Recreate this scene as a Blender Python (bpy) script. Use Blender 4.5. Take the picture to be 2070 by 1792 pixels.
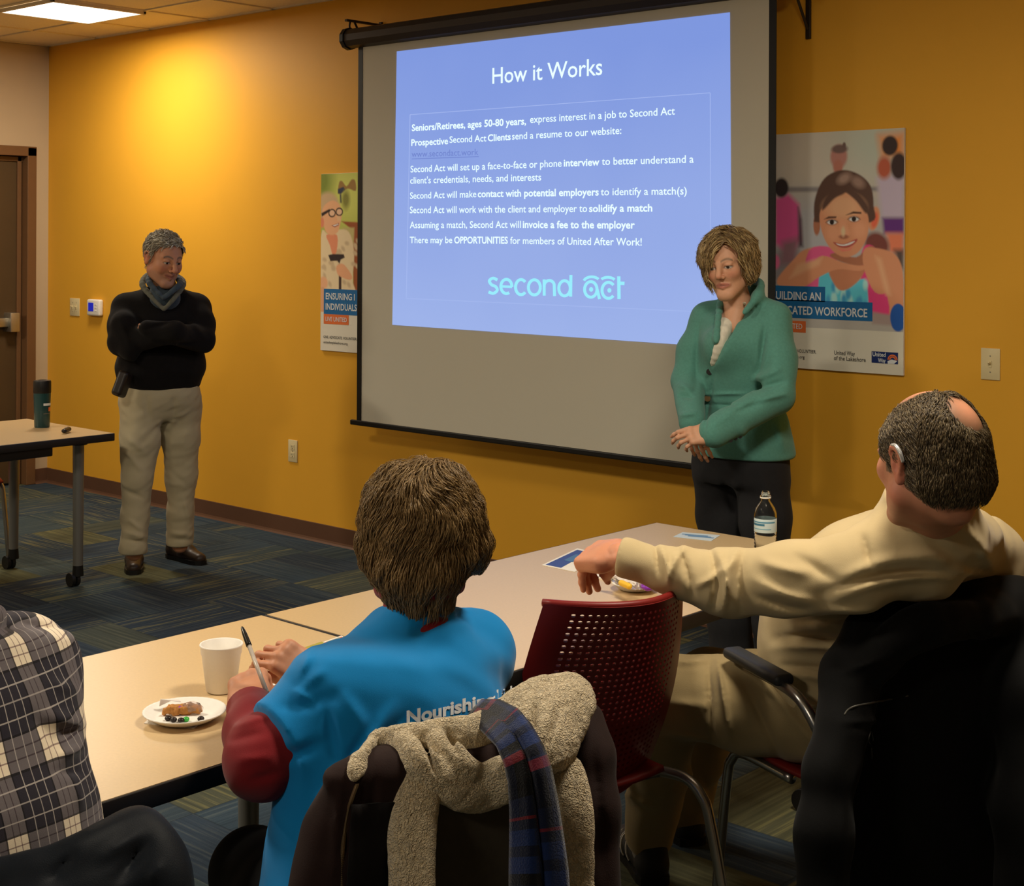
import bpy, bmesh, math, random
import numpy as np
from mathutils import Vector, Matrix, Quaternion

# ---------------------------------------------------------------- clear
for _o in list(bpy.data.objects):
    bpy.data.objects.remove(_o)
SC = bpy.context.scene
COL = SC.collection
PI = math.pi
random.seed(7)

# ---------------------------------------------------------------- camera
CAM_H = 1.66
FPX = 2940.0                       # focal length in pixels of the 2070 x 1792 frame
YAW = math.radians(42.2)
ROLL = 0.0044
cam_d = bpy.data.cameras.new('camera')
cam = bpy.data.objects.new('camera', cam_d)
COL.objects.link(cam)
cam_d.sensor_fit = 'HORIZONTAL'
cam_d.sensor_width = 36.0
cam_d.lens = 36.0 * FPX / 2070.0
cam_d.shift_x = 0.0
cam_d.shift_y = -(896.0 - 487.0) / 2070.0
cam_d.clip_start = 0.05
_view = Vector((-math.sin(YAW), math.cos(YAW), 0))
_r0 = Vector((math.cos(YAW), math.sin(YAW), 0))
_up = Vector((0, 0, 1)) * math.cos(ROLL) - _r0 * math.sin(ROLL)
_rt = _r0 * math.cos(ROLL) + Vector((0, 0, 1)) * math.sin(ROLL)
_m = Matrix((( _rt.x, _up.x, -_view.x, 0), (_rt.y, _up.y, -_view.y, 0), (_rt.z, _up.z, -_view.z, CAM_H), (0, 0, 0, 1)))
cam.matrix_world = _m
SC.camera = cam

# ---------------------------------------------------------------- view, world
SC.view_settings.view_transform = 'Standard'
SC.view_settings.look = 'None'
SC.view_settings.gamma = 1.0
SC.view_settings.use_curve_mapping = False
SC.view_settings.exposure = 0.0
SC.cycles.use_denoising = True
SC.cycles.max_bounces = 8
wd = bpy.data.worlds.new('world')
SC.world = wd
wd.use_nodes = True
wd.node_tree.nodes['Background'].inputs[0].default_value = (0.9, 0.8, 0.65, 1)
wd.node_tree.nodes['Background'].inputs[1].default_value = 0.05

# ---------------------------------------------------------------- the ceiling lamps' light
ROOM_H = 2.966
LAMPS = [(-7.48, 4.48, 34), (-7.48, 0.82, 76), (-3.82, 0.82, 58), (-1.38, 2.65, 50), (-1.38, -1.62, 46)]
LAMP_COL = (1.0, 0.88, 0.70)
for _x, _y, _w in LAMPS:
    _l = bpy.data.lights.new('lamp_light', 'AREA')
    _l.shape = 'SQUARE'
    _l.size = 0.54
    _l.energy = _w
    _l.color = LAMP_COL
    _lo = bpy.data.objects.new('lamp_light', _l)
    COL.objects.link(_lo)
    _lo.location = (_x, _y, ROOM_H - 0.035)

# ---------------------------------------------------------------- unprojecting measured points
_V = np.array(_view); _R = np.array(_rt); _U = np.array(_up); _C = np.array([0, 0, CAM_H])
def ray(x, y): return _V + _R * ((x - 1035.0) / FPX) + _U * (-(y - 487.0) / FPX)
def pz(x, y, z):
    d = ray(x, y); return _C + d * ((z - CAM_H) / d[2])
def py(x, y, Y):
    d = ray(x, y); return _C + d * (Y / d[1])
def pd(x, y, D): return _C + ray(x, y) * D
# ================================================================ helpers: materials
def lin(c):
    return tuple((v / 12.92 if v <= 0.04045 else ((v + 0.055) / 1.055) ** 2.4) for v in c)
def S(r, g, b):                                            # 0-255 sRGB -> linear rgba
    return lin((r / 255, g / 255, b / 255)) + (1.0,)

class NT:
    def __init__(s, name):
        s.m = bpy.data.materials.new(name); s.m.use_nodes = True
        s.t = s.m.node_tree; s.b = s.t.nodes['Principled BSDF']
    def n(s, typ, **kw):
        nd = s.t.nodes.new(typ)
        for k, v in kw.items():
            if k.startswith('i_'):
                key = k[2:]
                nd.inputs[int(key) if key.isdigit() else key].default_value = v
            else: setattr(nd, k, v)
        return nd
    def l(s, a, b): s.t.links.new(a, b)
    def math(s, op, a, b=None):
        nd = s.n('ShaderNodeMath', operation=op)
        for i, v in enumerate((a, b)):
            if v is None: continue
            if isinstance(v, (int, float)): nd.inputs[i].default_value = v
            else: s.l(v, nd.inputs[i])
        return nd.outputs[0]
    def mix(s, fac, a, b, blend='MIX'):
        nd = s.n('ShaderNodeMix', data_type='RGBA', blend_type=blend)
        if isinstance(fac, (int, float)): nd.inputs[0].default_value = fac
        else: s.l(fac, nd.inputs[0])
        for i, v in ((6, a), (7, b)):
            if isinstance(v, tuple): nd.inputs[i].default_value = v
            else: s.l(v, nd.inputs[i])
        return nd.outputs[2]

def mat(name, col, rough=0.6, metal=0.0, spec=0.4, var=0.0, vs=20.0, bump=0.0, bs=200.0, bdist=0.002, attr=None, sheen=0.0, coat=0.0, trans=0.0, ior=1.45, emit=None, es=1.0, detail=3.0, stretch=None):
    t = NT(name); b = t.b
    b.inputs['Base Color'].default_value = col
    b.inputs['Roughness'].default_value = rough
    b.inputs['Metallic'].default_value = metal
    b.inputs['Specular IOR Level'].default_value = spec
    b.inputs['IOR'].default_value = ior
    if sheen: b.inputs['Sheen Weight'].default_value = sheen; b.inputs['Sheen Roughness'].default_value = 0.5
    if coat: b.inputs['Coat Weight'].default_value = coat; b.inputs['Coat Roughness'].default_value = 0.12
    if trans: b.inputs['Transmission Weight'].default_value = trans
    if emit: b.inputs['Emission Color'].default_value = emit; b.inputs['Emission Strength'].default_value = es
    tc = t.n('ShaderNodeTexCoord')
    co = tc.outputs['Object']
    if stretch:
        mp = t.n('ShaderNodeMapping'); mp.inputs['Scale'].default_value = stretch
        t.l(co, mp.inputs['Vector']); co = mp.outputs[0]
    base = None
    if attr:
        a = t.n('ShaderNodeAttribute', attribute_name=attr); base = a.outputs['Color']
        t.l(base, b.inputs['Base Color'])
    if var:
        nz = t.n('ShaderNodeTexNoise'); nz.inputs['Scale'].default_value = vs; nz.inputs['Detail'].default_value = detail
        t.l(co, nz.inputs['Vector'])
        mr = t.n('ShaderNodeMapRange'); mr.inputs[1].default_value = 0.25; mr.inputs[2].default_value = 0.75
        mr.inputs[3].default_value = 1 - var; mr.inputs[4].default_value = 1 + var
        t.l(nz.outputs[0], mr.inputs[0])
        mx = t.n('ShaderNodeMix', data_type='RGBA', blend_type='MULTIPLY'); mx.inputs[0].default_value = 1
        if base is not None: t.l(base, mx.inputs[6])
        else: mx.inputs[6].default_value = col
        cb = t.n('ShaderNodeCombineColor')
        for i in range(3): t.l(mr.outputs[0], cb.inputs[i])
        t.l(cb.outputs[0], mx.inputs[7])
        t.l(mx.outputs[2], b.inputs['Base Color'])
    if bump:
        nb = t.n('ShaderNodeTexNoise'); nb.inputs['Scale'].default_value = bs; nb.inputs['Detail'].default_value = 3
        t.l(co, nb.inputs['Vector'])
        bp = t.n('ShaderNodeBump'); bp.inputs['Strength'].default_value = bump; bp.inputs['Distance'].default_value = bdist
        t.l(nb.outputs[0], bp.inputs['Height']); t.l(bp.outputs[0], b.inputs['Normal'])
    return t.m

def fabric(name, col, scale=900.0, bump=0.35, rough=0.85, var=0.10, vs=60.0, sheen=None, attr=None):
    """woven cloth: fine noise bump, slight colour variation, sheen"""
    if sheen is None: sheen = 0.04 if max(col[:3]) < 0.05 else 0.15
    return mat(name, col, rough=rough, spec=0.12, var=var, vs=vs, bump=bump, bs=scale, bdist=0.0012, sheen=sheen, attr=attr)

# ================================================================ helpers: objects
def tag(o, label=None, cat=None, group=None, kind=None):
    if label: o['label'] = label
    if cat: o['category'] = cat
    if group: o['group'] = group
    if kind: o['kind'] = kind
    return o
def thing(name, label, cat, loc=(0, 0, 0), rotz=0.0, group=None):
    o = bpy.data.objects.new(name, None); COL.objects.link(o)
    o.empty_display_size = 0.1
    o.location = tuple(loc); o.rotation_euler = (0, 0, rotz)
    return tag(o, label, cat, group)
def world_of(o):
    m = Matrix.Identity(4)
    while o is not None:
        m = Matrix.LocRotScale(o.location, o.rotation_euler, o.scale) @ m
        o = o.parent
    return m
def raw_mesh(name, V, faces, mats, smooth=True, fmat=None):
    """faces: numpy (n,k) array or list of lists"""
    me = bpy.data.meshes.new(name)
    if isinstance(faces, np.ndarray) and len(faces):
        V = np.asarray(V, np.float32); n, k = faces.shape
        me.vertices.add(len(V)); me.vertices.foreach_set('co', V.ravel())
        me.loops.add(n * k); me.loops.foreach_set('vertex_index', faces.astype(np.int32).ravel())
        me.polygons.add(n); me.polygons.foreach_set('loop_start', np.arange(n, dtype=np.int32) * k)
        me.update(calc_edges=True)
    else:
        me.from_pydata([tuple(float(c) for c in v) for v in V], [], [tuple(int(i) for i in f) for f in faces]); me.update()
    for m in (mats if isinstance(mats, (list, tuple)) else [mats]): me.materials.append(m)
    if fmat is not None: me.polygons.foreach_set('material_index', np.asarray(fmat, np.int32))
    me.polygons.foreach_set('use_smooth', np.full(len(me.polygons), bool(smooth)))
    me.validate(clean_customdata=False)
    return me
def link(name, me, parent=None, world=False):
    o = bpy.data.objects.new(name, me); COL.objects.link(o)
    if parent is not None:
        if world: me.transform(world_of(parent).inverted())
        o.parent = parent
    return o

class MB:
    """collects simple shaped pieces and links them as ONE mesh object"""
    def __init__(s): s.V = []; s.F = []; s.n = 0
    def add(s, V, F):
        V = [tuple(map(float, v)) for v in V]
        s.V += V; s.F += [tuple(i + s.n for i in f) for f in F]; s.n += len(V); return s
    def bm(s, b):
        b.verts.index_update()
        r = s.add([v.co for v in b.verts], [[v.index for v in f.verts] for f in b.faces]); b.free(); return r
    def box(s, c, size, bev=0.0, rot=None, seg=2):
        b = bmesh.new(); bmesh.ops.create_cube(b, size=1.0)
        bmesh.ops.scale(b, vec=Vector(size), verts=b.verts)
        if bev > 0: bmesh.ops.bevel(b, geom=list(b.edges), offset=bev, segments=seg, profile=0.5, affect='EDGES')
        if rot is not None: bmesh.ops.transform(b, matrix=rot.to_4x4() if hasattr(rot, 'to_4x4') else rot, verts=b.verts)
        bmesh.ops.translate(b, vec=Vector(c), verts=b.verts)
        return s.bm(b)
    def tube(s, pts, r, n=10, smooth=0, caps=True, flat=None):
        P = [np.array(p, float) for p in pts]
        R = [r] * len(P) if not hasattr(r, '__len__') else list(r)
        if smooth: P, R = catmull(P, R, smooth)
        V = []; F = []; m = len(P); prev = None
        for i in range(m):
            t = P[min(i + 1, m - 1)] - P[max(i - 1, 0)]; t = t / (np.linalg.norm(t) + 1e-12)
            if prev is None:
                a = np.array([0, 0, 1.0]) if abs(t[2]) < 0.9 else np.array([1.0, 0, 0])
                u = np.cross(t, a)
            else: u = prev - t * (prev @ t)
            u = u / (np.linalg.norm(u) + 1e-12); prev = u; w = np.cross(t, u)
            for k in range(n):
                a = 2 * PI * k / n
                V.append(P[i] + R[i] * (math.cos(a) * u + math.sin(a) * w))
        for i in range(m - 1):
            for k in range(n):
                F.append((i * n + k, i * n + (k + 1) % n, (i + 1) * n + (k + 1) % n, (i + 1) * n + k))
        if caps:
            F.append(tuple(range(n - 1, -1, -1))); F.append(tuple((m - 1) * n + k for k in range(n)))
        return s.add(V, F)
    def lathe(s, prof, c=(0, 0, 0), n=32, fr=None, rz=1.0):
        """prof: (r, z) list"""
        V = []; F = []; m = len(prof)
        for r, z in prof:
            for k in range(n):
                a = 2 * PI * k / n
                rr = r if fr is None else fr(r, z, a)
                V.append((c[0] + rr * math.cos(a), c[1] + rr * math.sin(a), c[2] + z))
        for i in range(m - 1):
            for k in range(n):
                F.append((i * n + k, i * n + (k + 1) % n, (i + 1) * n + (k + 1) % n, (i + 1) * n + k))
        return s.add(V, F)
    def prism(s, poly, d):
        """poly: 3-D points of a flat outline, d: extrusion vector"""
        n = len(poly); V = [np.array(p, float) for p in poly] + [np.array(p, float) + np.array(d) for p in poly]
        F = [tuple(range(n - 1, -1, -1)), tuple(range(n, 2 * n))] + [(i, (i + 1) % n, n + (i + 1) % n, n + i) for i in range(n)]
        return s.add(V, F)
    def sheet(s, G, th):
        """G: (nu, nv, 3) grid of points -> closed sheet of thickness th"""
        G = np.asarray(G, float); nu, nv, _ = G.shape
        du = np.gradient(G, axis=0); dv = np.gradient(G, axis=1)
        N = np.cross(du, dv); N /= np.linalg.norm(N, axis=2, keepdims=True) + 1e-12
        A = (G + N * th / 2).reshape(-1, 3); B = (G - N * th / 2).reshape(-1, 3); o = nu * nv
        F = []
        for i in range(nu - 1):
            for j in range(nv - 1):
                a, b, c, d = i * nv + j, (i + 1) * nv + j, (i + 1) * nv + j + 1, i * nv + j + 1
                F += [(a, b, c, d), (o + d, o + c, o + b, o + a)]
        bd = [(i, 0) for i in range(nu)] + [(nu - 1, j) for j in range(1, nv)] + [(i, nv - 1) for i in range(nu - 2, -1, -1)] + [(0, j) for j in range(nv - 2, 0, -1)]
        ix = [i * nv + j for i, j in bd]
        for k in range(len(ix)):
            a, b = ix[k], ix[(k + 1) % len(ix)]
            F.append((b, a, o + a, o + b))
        return s.add(np.concatenate([A, B]), F)
    def build(s, name, m, parent=None, world=False, smooth=False, auto=None):
        me = raw_mesh(name, s.V, s.F, m, smooth)
        if auto is not None:
            me.polygons.foreach_set('use_smooth', np.full(len(me.polygons), True))
            try: me.set_sharp_from_angle(angle=math.radians(auto))
            except Exception: pass
        return link(name, me, parent, world)

def catmull(P, R, sub):
    P = [np.array(p, float) for p in P]; n = len(P); out = []; ro = []
    for i in range(n - 1):
        p0 = P[max(i - 1, 0)]; p1 = P[i]; p2 = P[i + 1]; p3 = P[min(i + 2, n - 1)]
        for k in range(sub):
            t = k / sub
            out.append(0.5 * ((2 * p1) + (-p0 + p2) * t + (2 * p0 - 5 * p1 + 4 * p2 - p3) * t * t + (-p0 + 3 * p1 - 3 * p2 + p3) * t ** 3))
            ro.append(R[i] + (R[i + 1] - R[i]) * t)
    out.append(P[-1]); ro.append(R[-1])
    return out, ro

# ================================================================ helpers: writing
_tcache = {}
def glyphs(s, bold=0.0):
    key = (s, bold)
    if key in _tcache: return _tcache[key]
    cu = bpy.data.curves.new('t', 'FONT'); cu.body = s; cu.size = 1.0; cu.offset = bold; cu.resolution_u = 3; cu.fill_mode = 'FRONT'
    cu.dimensions = '2D'
    o = bpy.data.objects.new('t', cu); COL.objects.link(o)
    dg = bpy.context.evaluated_depsgraph_get(); dg.update()
    me = o.evaluated_get(dg).to_mesh()
    V = np.array([v.co[:] for v in me.vertices]).reshape(-1, 3)[:, :2]; F = [tuple(p.vertices) for p in me.polygons]
    o.evaluated_get(dg).to_mesh_clear()
    bpy.data.objects.remove(o); bpy.data.curves.remove(cu)
    _tcache[key] = (V, F); return V, F
CAP = None
def text_on(name, segs, m, parent, off=(0, -0.0008, 0), world=True, cap=None, emb=None):
    """segs: (text, bold, P0, P1, up) with P0/P1 the left/right ends of the baseline and up the cap-height vector"""
    global CAP
    if CAP is None:
        v, f = glyphs('H', 0.0); CAP = v[:, 1].max()
    out = None
    for s, bold, P0, P1, up in segs:
        mb = MB()
        V, F = glyphs(s, bold)
        if not len(V): continue
        x0, x1 = V[:, 0].min(), V[:, 0].max()
        P0 = np.array(P0, float); P1 = np.array(P1, float); up = np.array(up, float)
        W = P0 + np.outer((V[:, 0] - x0) / (x1 - x0), P1 - P0) + np.outer(V[:, 1] / CAP, up) + np.array(off)
        mb.add(W, F); out = mb.build(name, m, parent, world)
    return out
# ================================================================ helpers: soft bodies (distance fields -> one continuous mesh)
def rotm(axis, deg): return np.array(Matrix.Rotation(math.radians(deg), 3, axis))
def A3(v): return np.array(v, np.float32)
def nrm_(v): return v / np.linalg.norm(v)
class Noise:
    def __init__(s, seed, n=7):
        r = np.random.RandomState(seed)
        k = r.normal(size=(n, 3)); k /= np.linalg.norm(k, axis=1, keepdims=True)
        s.k = (k * r.uniform(0.6, 1.5, (n, 1)) * 2 * PI).astype(np.float32); s.ph = r.uniform(0, 6.28, n).astype(np.float32)
    def __call__(s, P, f):
        P = P * f; o = 0
        w = np.sin(P @ s.k[0] + 1.3)[:, None] * 0.12
        for k, p in zip(s.k, s.ph): o = o + np.sin((P + w) @ k + p)
        return o / len(s.k) * 1.6
def smin(a, b, k):
    if k <= 1e-6: return np.minimum(a, b)
    h = np.maximum(k - np.abs(a - b), 0) / k
    return np.minimum(a, b) - h * h * k * 0.25
class Sdf:
    def __init__(s): s.ops = []; s.disps = []; s.cuts = []
    def _add(s, f, c, R, k, op): s.ops.append((op, f, A3(c), float(R), k)); return s
    def cap(s, a, b, ra, rb=None, k=0.02, op='u', flat=None, end=False):
        """tapered capsule; flat=(direction, ratio) squashes the section along direction"""
        rb = ra if rb is None else rb
        a = A3(a); b = A3(b); ab = b - a; L2 = max(float(ab @ ab), 1e-12)
        if flat is not None:
            fd = A3(flat[0]); fd = fd - ab * (fd @ ab) / L2 if L2 > 1e-10 else fd
            fd = fd / np.linalg.norm(fd); q = 1.0 / flat[1] - 1.0
        def f(P):
            v = P - a; t = np.clip(v @ ab / L2, 0, 1)
            w = v - t[:, None] * ab
            if flat is not None:
                w = w + (w @ fd)[:, None] * fd * q
                return (np.linalg.norm(w, axis=1) - (ra + t * (rb - ra))) * min(1.0, flat[1])
            o = np.linalg.norm(w, axis=1) - (ra + t * (rb - ra))
            if end: o = np.maximum(o, (P - b) @ (ab / math.sqrt(L2)))
            return o
        m = max(ra, rb)
        return s._add(f, (a + b) / 2, math.sqrt(L2) / 2 + m, k, op)
    def chain(s, pts, rs, k=0.02, sub=0, flat=None, op='u'):
        if not hasattr(rs, '__len__'): rs = [rs] * len(pts)
        if sub: pts, rs = catmull(pts, list(rs), sub)
        for i in range(len(pts) - 1): s.cap(pts[i], pts[i + 1], rs[i], rs[i + 1], k, op, flat)
        return s
    def ell(s, c, r, rot=None, k=0.02, op='u'):
        c = A3(c); r = A3(r if hasattr(r, '__len__') else (r, r, r)); Rm = None if rot is None else np.asarray(rot, np.float32)
        mn = float(r.min())
        def f(P):
            v = P - c
            if Rm is not None: v = v @ Rm          # columns = local axes
            q = v / r; n = np.linalg.norm(q, axis=1); g = np.linalg.norm(q / r, axis=1) + 1e-9
            return np.where(n > 0.05, n * (n - 1.0) / g, -mn)
        return s._add(f, c, float(r.max()), k, op)
    def box(s, c, half, rad, rot=None, k=0.01, op='u'):
        c = A3(c); h = A3(half) - rad; Rm = None if rot is None else np.asarray(rot, np.float32)
        def f(P):
            v = P - c
            if Rm is not None: v = v @ Rm
            q = np.abs(v) - h
            return np.linalg.norm(np.maximum(q, 0), axis=1) + np.minimum(q.max(1), 0) - rad
        return s._add(f, c, float(np.linalg.norm(half)), k, op)
    def loft(s, nodes, lat, fwd, k=0.02, sub=4, op='u', n=2.3, rnd=0.03):
        """nodes: (centre, rx, ry) up a spine; elliptical sections, rx along lat and ry along fwd, smooth in between"""
        C = np.array([np.array(q[0], float) for q in nodes]); A = C[-1] - C[0]; A /= np.linalg.norm(A)
        lat = np.array(lat, float); lat = nrm_(lat - A * (lat @ A)); fwd = np.array(fwd, float); fwd = nrm_(fwd - A * (fwd @ A) - lat * (fwd @ lat))
        sv = (C - C[0]) @ A; o = np.argsort(sv); sv = sv[o]
        ch = np.stack([((C - C[0]) @ lat)[o], ((C - C[0]) @ fwd)[o], np.array([q[1] for q in nodes], float)[o], np.array([q[2] for q in nodes], float)[o]], 1)
        h = np.diff(sv); h[h < 1e-4] = 1e-4; dl = np.diff(ch, axis=0) / h[:, None]; m = np.zeros_like(ch); m[0] = dl[0]; m[-1] = dl[-1]
        for i in range(1, len(sv) - 1):
            w1 = 2 * h[i] + h[i - 1]; w2 = h[i] + 2 * h[i - 1]; p = dl[i - 1] * dl[i]
            m[i] = np.where(p > 0, (w1 + w2) / (w1 / np.where(p > 0, dl[i - 1], 1) + w2 / np.where(p > 0, dl[i], 1)), 0)
        sf = []; cf = []
        for i in range(len(sv) - 1):
            for t in np.linspace(0, 1, 9)[:(9 if i == len(sv) - 2 else 8)]:
                a00, a10, a01, a11 = 2 * t**3 - 3 * t**2 + 1, t**3 - 2 * t**2 + t, -2 * t**3 + 3 * t**2, t**3 - t**2
                sf.append(sv[i] + t * h[i]); cf.append(a00 * ch[i] + a10 * h[i] * m[i] + a01 * ch[i + 1] + a11 * h[i] * m[i + 1])
        sf = np.array(sf); cf = np.array(cf); C0 = A3(C[0]); A_ = A3(A); la = A3(lat); fw = A3(fwd); s0, s1 = float(sv[0]), float(sv[-1])
        def f(P):
            q = P - C0; t = q @ A_
            cx, cy, X, Y = (np.interp(t, sf, cf[:, j]).astype(np.float32) for j in range(4))
            e = (np.abs((q @ la - cx) / X) ** n + np.abs((q @ fw - cy) / Y) ** n) ** (1 / n)
            d = (e - 1) * np.minimum(X, Y)
            return -smin(-d, -np.maximum(t - s1, s0 - t), rnd)
        R = float(max(np.linalg.norm(C - C.mean(0), axis=1)) + max(ch[:, 2].max(), ch[:, 3].max()))
        return s._add(f, C.mean(0), R, k, op)
    def merge(s, other, M, k=0.01):
        """other evaluated in the frame M (4x4: local -> here)"""
        M = np.array(M, np.float32); Ri = M[:3, :3]; t = M[:3, 3]; sc = float(np.linalg.norm(Ri[:, 0])); Rn = Ri / sc
        for op, f, c, R, kk in other.ops:
            def g(P, f=f): return f(((P - t) @ Rn) / sc) * sc
            s._add(g, Ri @ c + t, R * sc, kk * sc if op == 's' else max(kk * sc, 0.0), op)
        return s
    def cut(s, p, nrm, k=0.004):
        """keep the side the normal points away from"""
        nrm = A3(nrm) / np.linalg.norm(nrm); p = A3(p)
        s.cuts.append((p, nrm, k)); return s
    def disp(s, fn): s.disps.append(fn); return s
    def ev(s, P, m=0.07):
        P = np.asarray(P, np.float32); d = np.full(len(P), 1.0, np.float32)
        for op, f, c, R, k in s.ops:
            q = P - c
            ix = np.flatnonzero((q * q).sum(1) < (R + m) ** 2)
            if not len(ix): continue
            v = f(P[ix])
            if op == 'u': d[ix] = smin(d[ix], v, k)
            elif op == 's': d[ix] = -smin(-d[ix], v, k)
        for fn in s.disps:
            ix = np.flatnonzero(np.abs(d) < 0.06)
            if len(ix): d[ix] += fn(P[ix]).astype(np.float32)
        for p, n, k in s.cuts: d = -smin(-d, -((P - p) @ n), k)
        return d
    def grad(s, P, e=0.004):
        G = np.empty_like(P)
        for i in range(3):
            dlt = np.zeros(3, np.float32); dlt[i] = e
            G[:, i] = s.ev(P + dlt) - s.ev(P - dlt)
        return G / (np.linalg.norm(G, axis=1, keepdims=True) + 1e-9)
    def mesh(s, h, lo=None, hi=None, smooth=1):
        us = [(c, R) for op, f, c, R, k in s.ops if op == 'u']
        if lo is None: lo = np.min([c - R for c, R in us], axis=0) - 3 * h
        if hi is None: hi = np.max([c + R for c, R in us], axis=0) + 3 * h
        lo = A3(lo); hi = A3(hi); B = 8
        nb = np.ceil((hi - lo) / (h * B)).astype(int) + 1
        bx = np.stack(np.meshgrid(*[np.arange(k) for k in nb], indexing='ij'), -1).reshape(-1, 3)
        cen = lo + (bx * B + (B - 1) / 2.0).astype(np.float32) * h
        dc = s.ev(cen, m=0.07 + h * B)
        keep = np.abs(dc) < h * B * 0.9 * 1.35 + 0.012
        D = np.repeat(np.repeat(np.repeat(np.where(dc.reshape(nb) < 0, -1.0, 1.0).astype(np.float32), B, 0), B, 1), B, 2)
        o = np.stack(np.meshgrid(*[np.arange(B)] * 3, indexing='ij'), -1).reshape(-1, 3)
        kb = bx[keep]
        for q in range(0, len(kb), 1500):
            ii = (kb[q:q + 1500, None, :] * B + o[None]).reshape(-1, 3)
            D[ii[:, 0], ii[:, 1], ii[:, 2]] = s.ev(lo + ii.astype(np.float32) * h)
        return surface_nets(D, lo, h, smooth)
def surface_nets(D, lo, h, smooth=1):
    I = D < 0
    a = I[:-1].astype(np.uint8) + I[1:]; a = a[:, :-1] + a[:, 1:]; a = a[:, :, :-1] + a[:, :, 1:]
    act = np.flatnonzero((a > 0) & (a < 8)); cs = a.shape
    i, j, k = np.unravel_index(act, cs)
    corner = [(0, 0, 0), (1, 0, 0), (0, 1, 0), (1, 1, 0), (0, 0, 1), (1, 0, 1), (0, 1, 1), (1, 1, 1)]
    vals = [D[i + x, j + y, k + z] for x, y, z in corner]
    pos = np.zeros((len(act), 3), np.float32); cnt = np.zeros(len(act), np.float32)
    for p in range(8):
        for q in range(p + 1, 8):
            cp, cq = corner[p], corner[q]
            if sum(abs(u - v) for u, v in zip(cp, cq)) != 1: continue
            m = (vals[p] < 0) != (vals[q] < 0)
            if not m.any(): continue
            t = vals[p][m] / (vals[p][m] - vals[q][m])
            pos[m] += np.array(cp, np.float32) + t[:, None] * (np.array(cq, np.float32) - np.array(cp, np.float32)); cnt[m] += 1
    V = lo + (np.stack([i, j, k], -1) + pos / cnt[:, None]) * h
    def vid(x, y, z): return np.searchsorted(act, np.ravel_multi_index((x, y, z), cs))
    F = []
    for ax in range(3):
        sl0 = [slice(None)] * 3; sl1 = [slice(None)] * 3
        sl0[ax] = slice(None, -1); sl1[ax] = slice(1, None)
        A = I[tuple(sl0)]; Bm = I[tuple(sl1)]
        x, y, z = np.nonzero(A != Bm); g = [x, y, z]
        o1, o2 = (ax + 1) % 3, (ax + 2) % 3
        ok = (g[o1] > 0) & (g[o2] > 0) & (g[o1] < cs[o1]) & (g[o2] < cs[o2]); g = [u[ok] for u in g]
        def at(d1, d2):
            w = [u.copy() for u in g]; w[o1] = w[o1] - d1; w[o2] = w[o2] - d2; return vid(*w)
        q = np.stack([at(1, 1), at(0, 1), at(0, 0), at(1, 0)], -1)
        fl = ~A[tuple(g)]
        q[fl] = q[fl][:, ::-1]; F.append(q)
    F = np.concatenate(F)
    V = relax(V, F, smooth)
    return V, F
def relax(V, F, it, lam=0.6):
    if not it: return V
    e = np.concatenate([F[:, [a, (a + 1) % F.shape[1]]] for a in range(F.shape[1])]); e = np.concatenate([e, e[:, ::-1]])
    n = len(V); c = np.bincount(e[:, 0], minlength=n).astype(np.float32); c[c == 0] = 1
    for _ in range(it):
        M = np.stack([np.bincount(e[:, 0], weights=V[e[:, 1], q], minlength=n) for q in range(3)], -1) / c[:, None]
        V = (V + lam * (M - V)).astype(np.float32)
    return V
def set_col(me, C, name='Col'):
    a = me.attributes.new(name, 'FLOAT_COLOR', 'POINT')
    C = np.asarray(C, np.float32)
    if C.shape[1] == 3: C = np.concatenate([C, np.ones((len(C), 1), np.float32)], 1)
    a.data.foreach_set('color', C.ravel())
def set_vec(me, C, name):
    a = me.attributes.new(name, 'FLOAT_VECTOR', 'POINT'); a.data.foreach_set('vector', np.asarray(C, np.float32).ravel())
def sdf_obj(name, sd, h, m, parent, smooth=1, colf=None, vecf=None, lo=None, hi=None):
    V, F = sd.mesh(h, lo, hi, smooth)
    me = raw_mesh(name, V, F, m, True)
    if colf is not None: set_col(me, colf(V))
    if vecf is not None: set_vec(me, vecf(V), 'pat')
    return link(name, me, parent)
def vnormals(V, F):
    n = np.cross(V[F[:, 2]] - V[F[:, 0]], V[F[:, 3]] - V[F[:, 1]] if F.shape[1] == 4 else V[F[:, 1]] - V[F[:, 0]])
    N = np.zeros_like(V)
    for q in range(3): N[:, q] = sum(np.bincount(F[:, a], weights=n[:, q], minlength=len(V)) for a in range(F.shape[1]))
    return N / (np.linalg.norm(N, axis=1, keepdims=True) + 1e-9)

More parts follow.
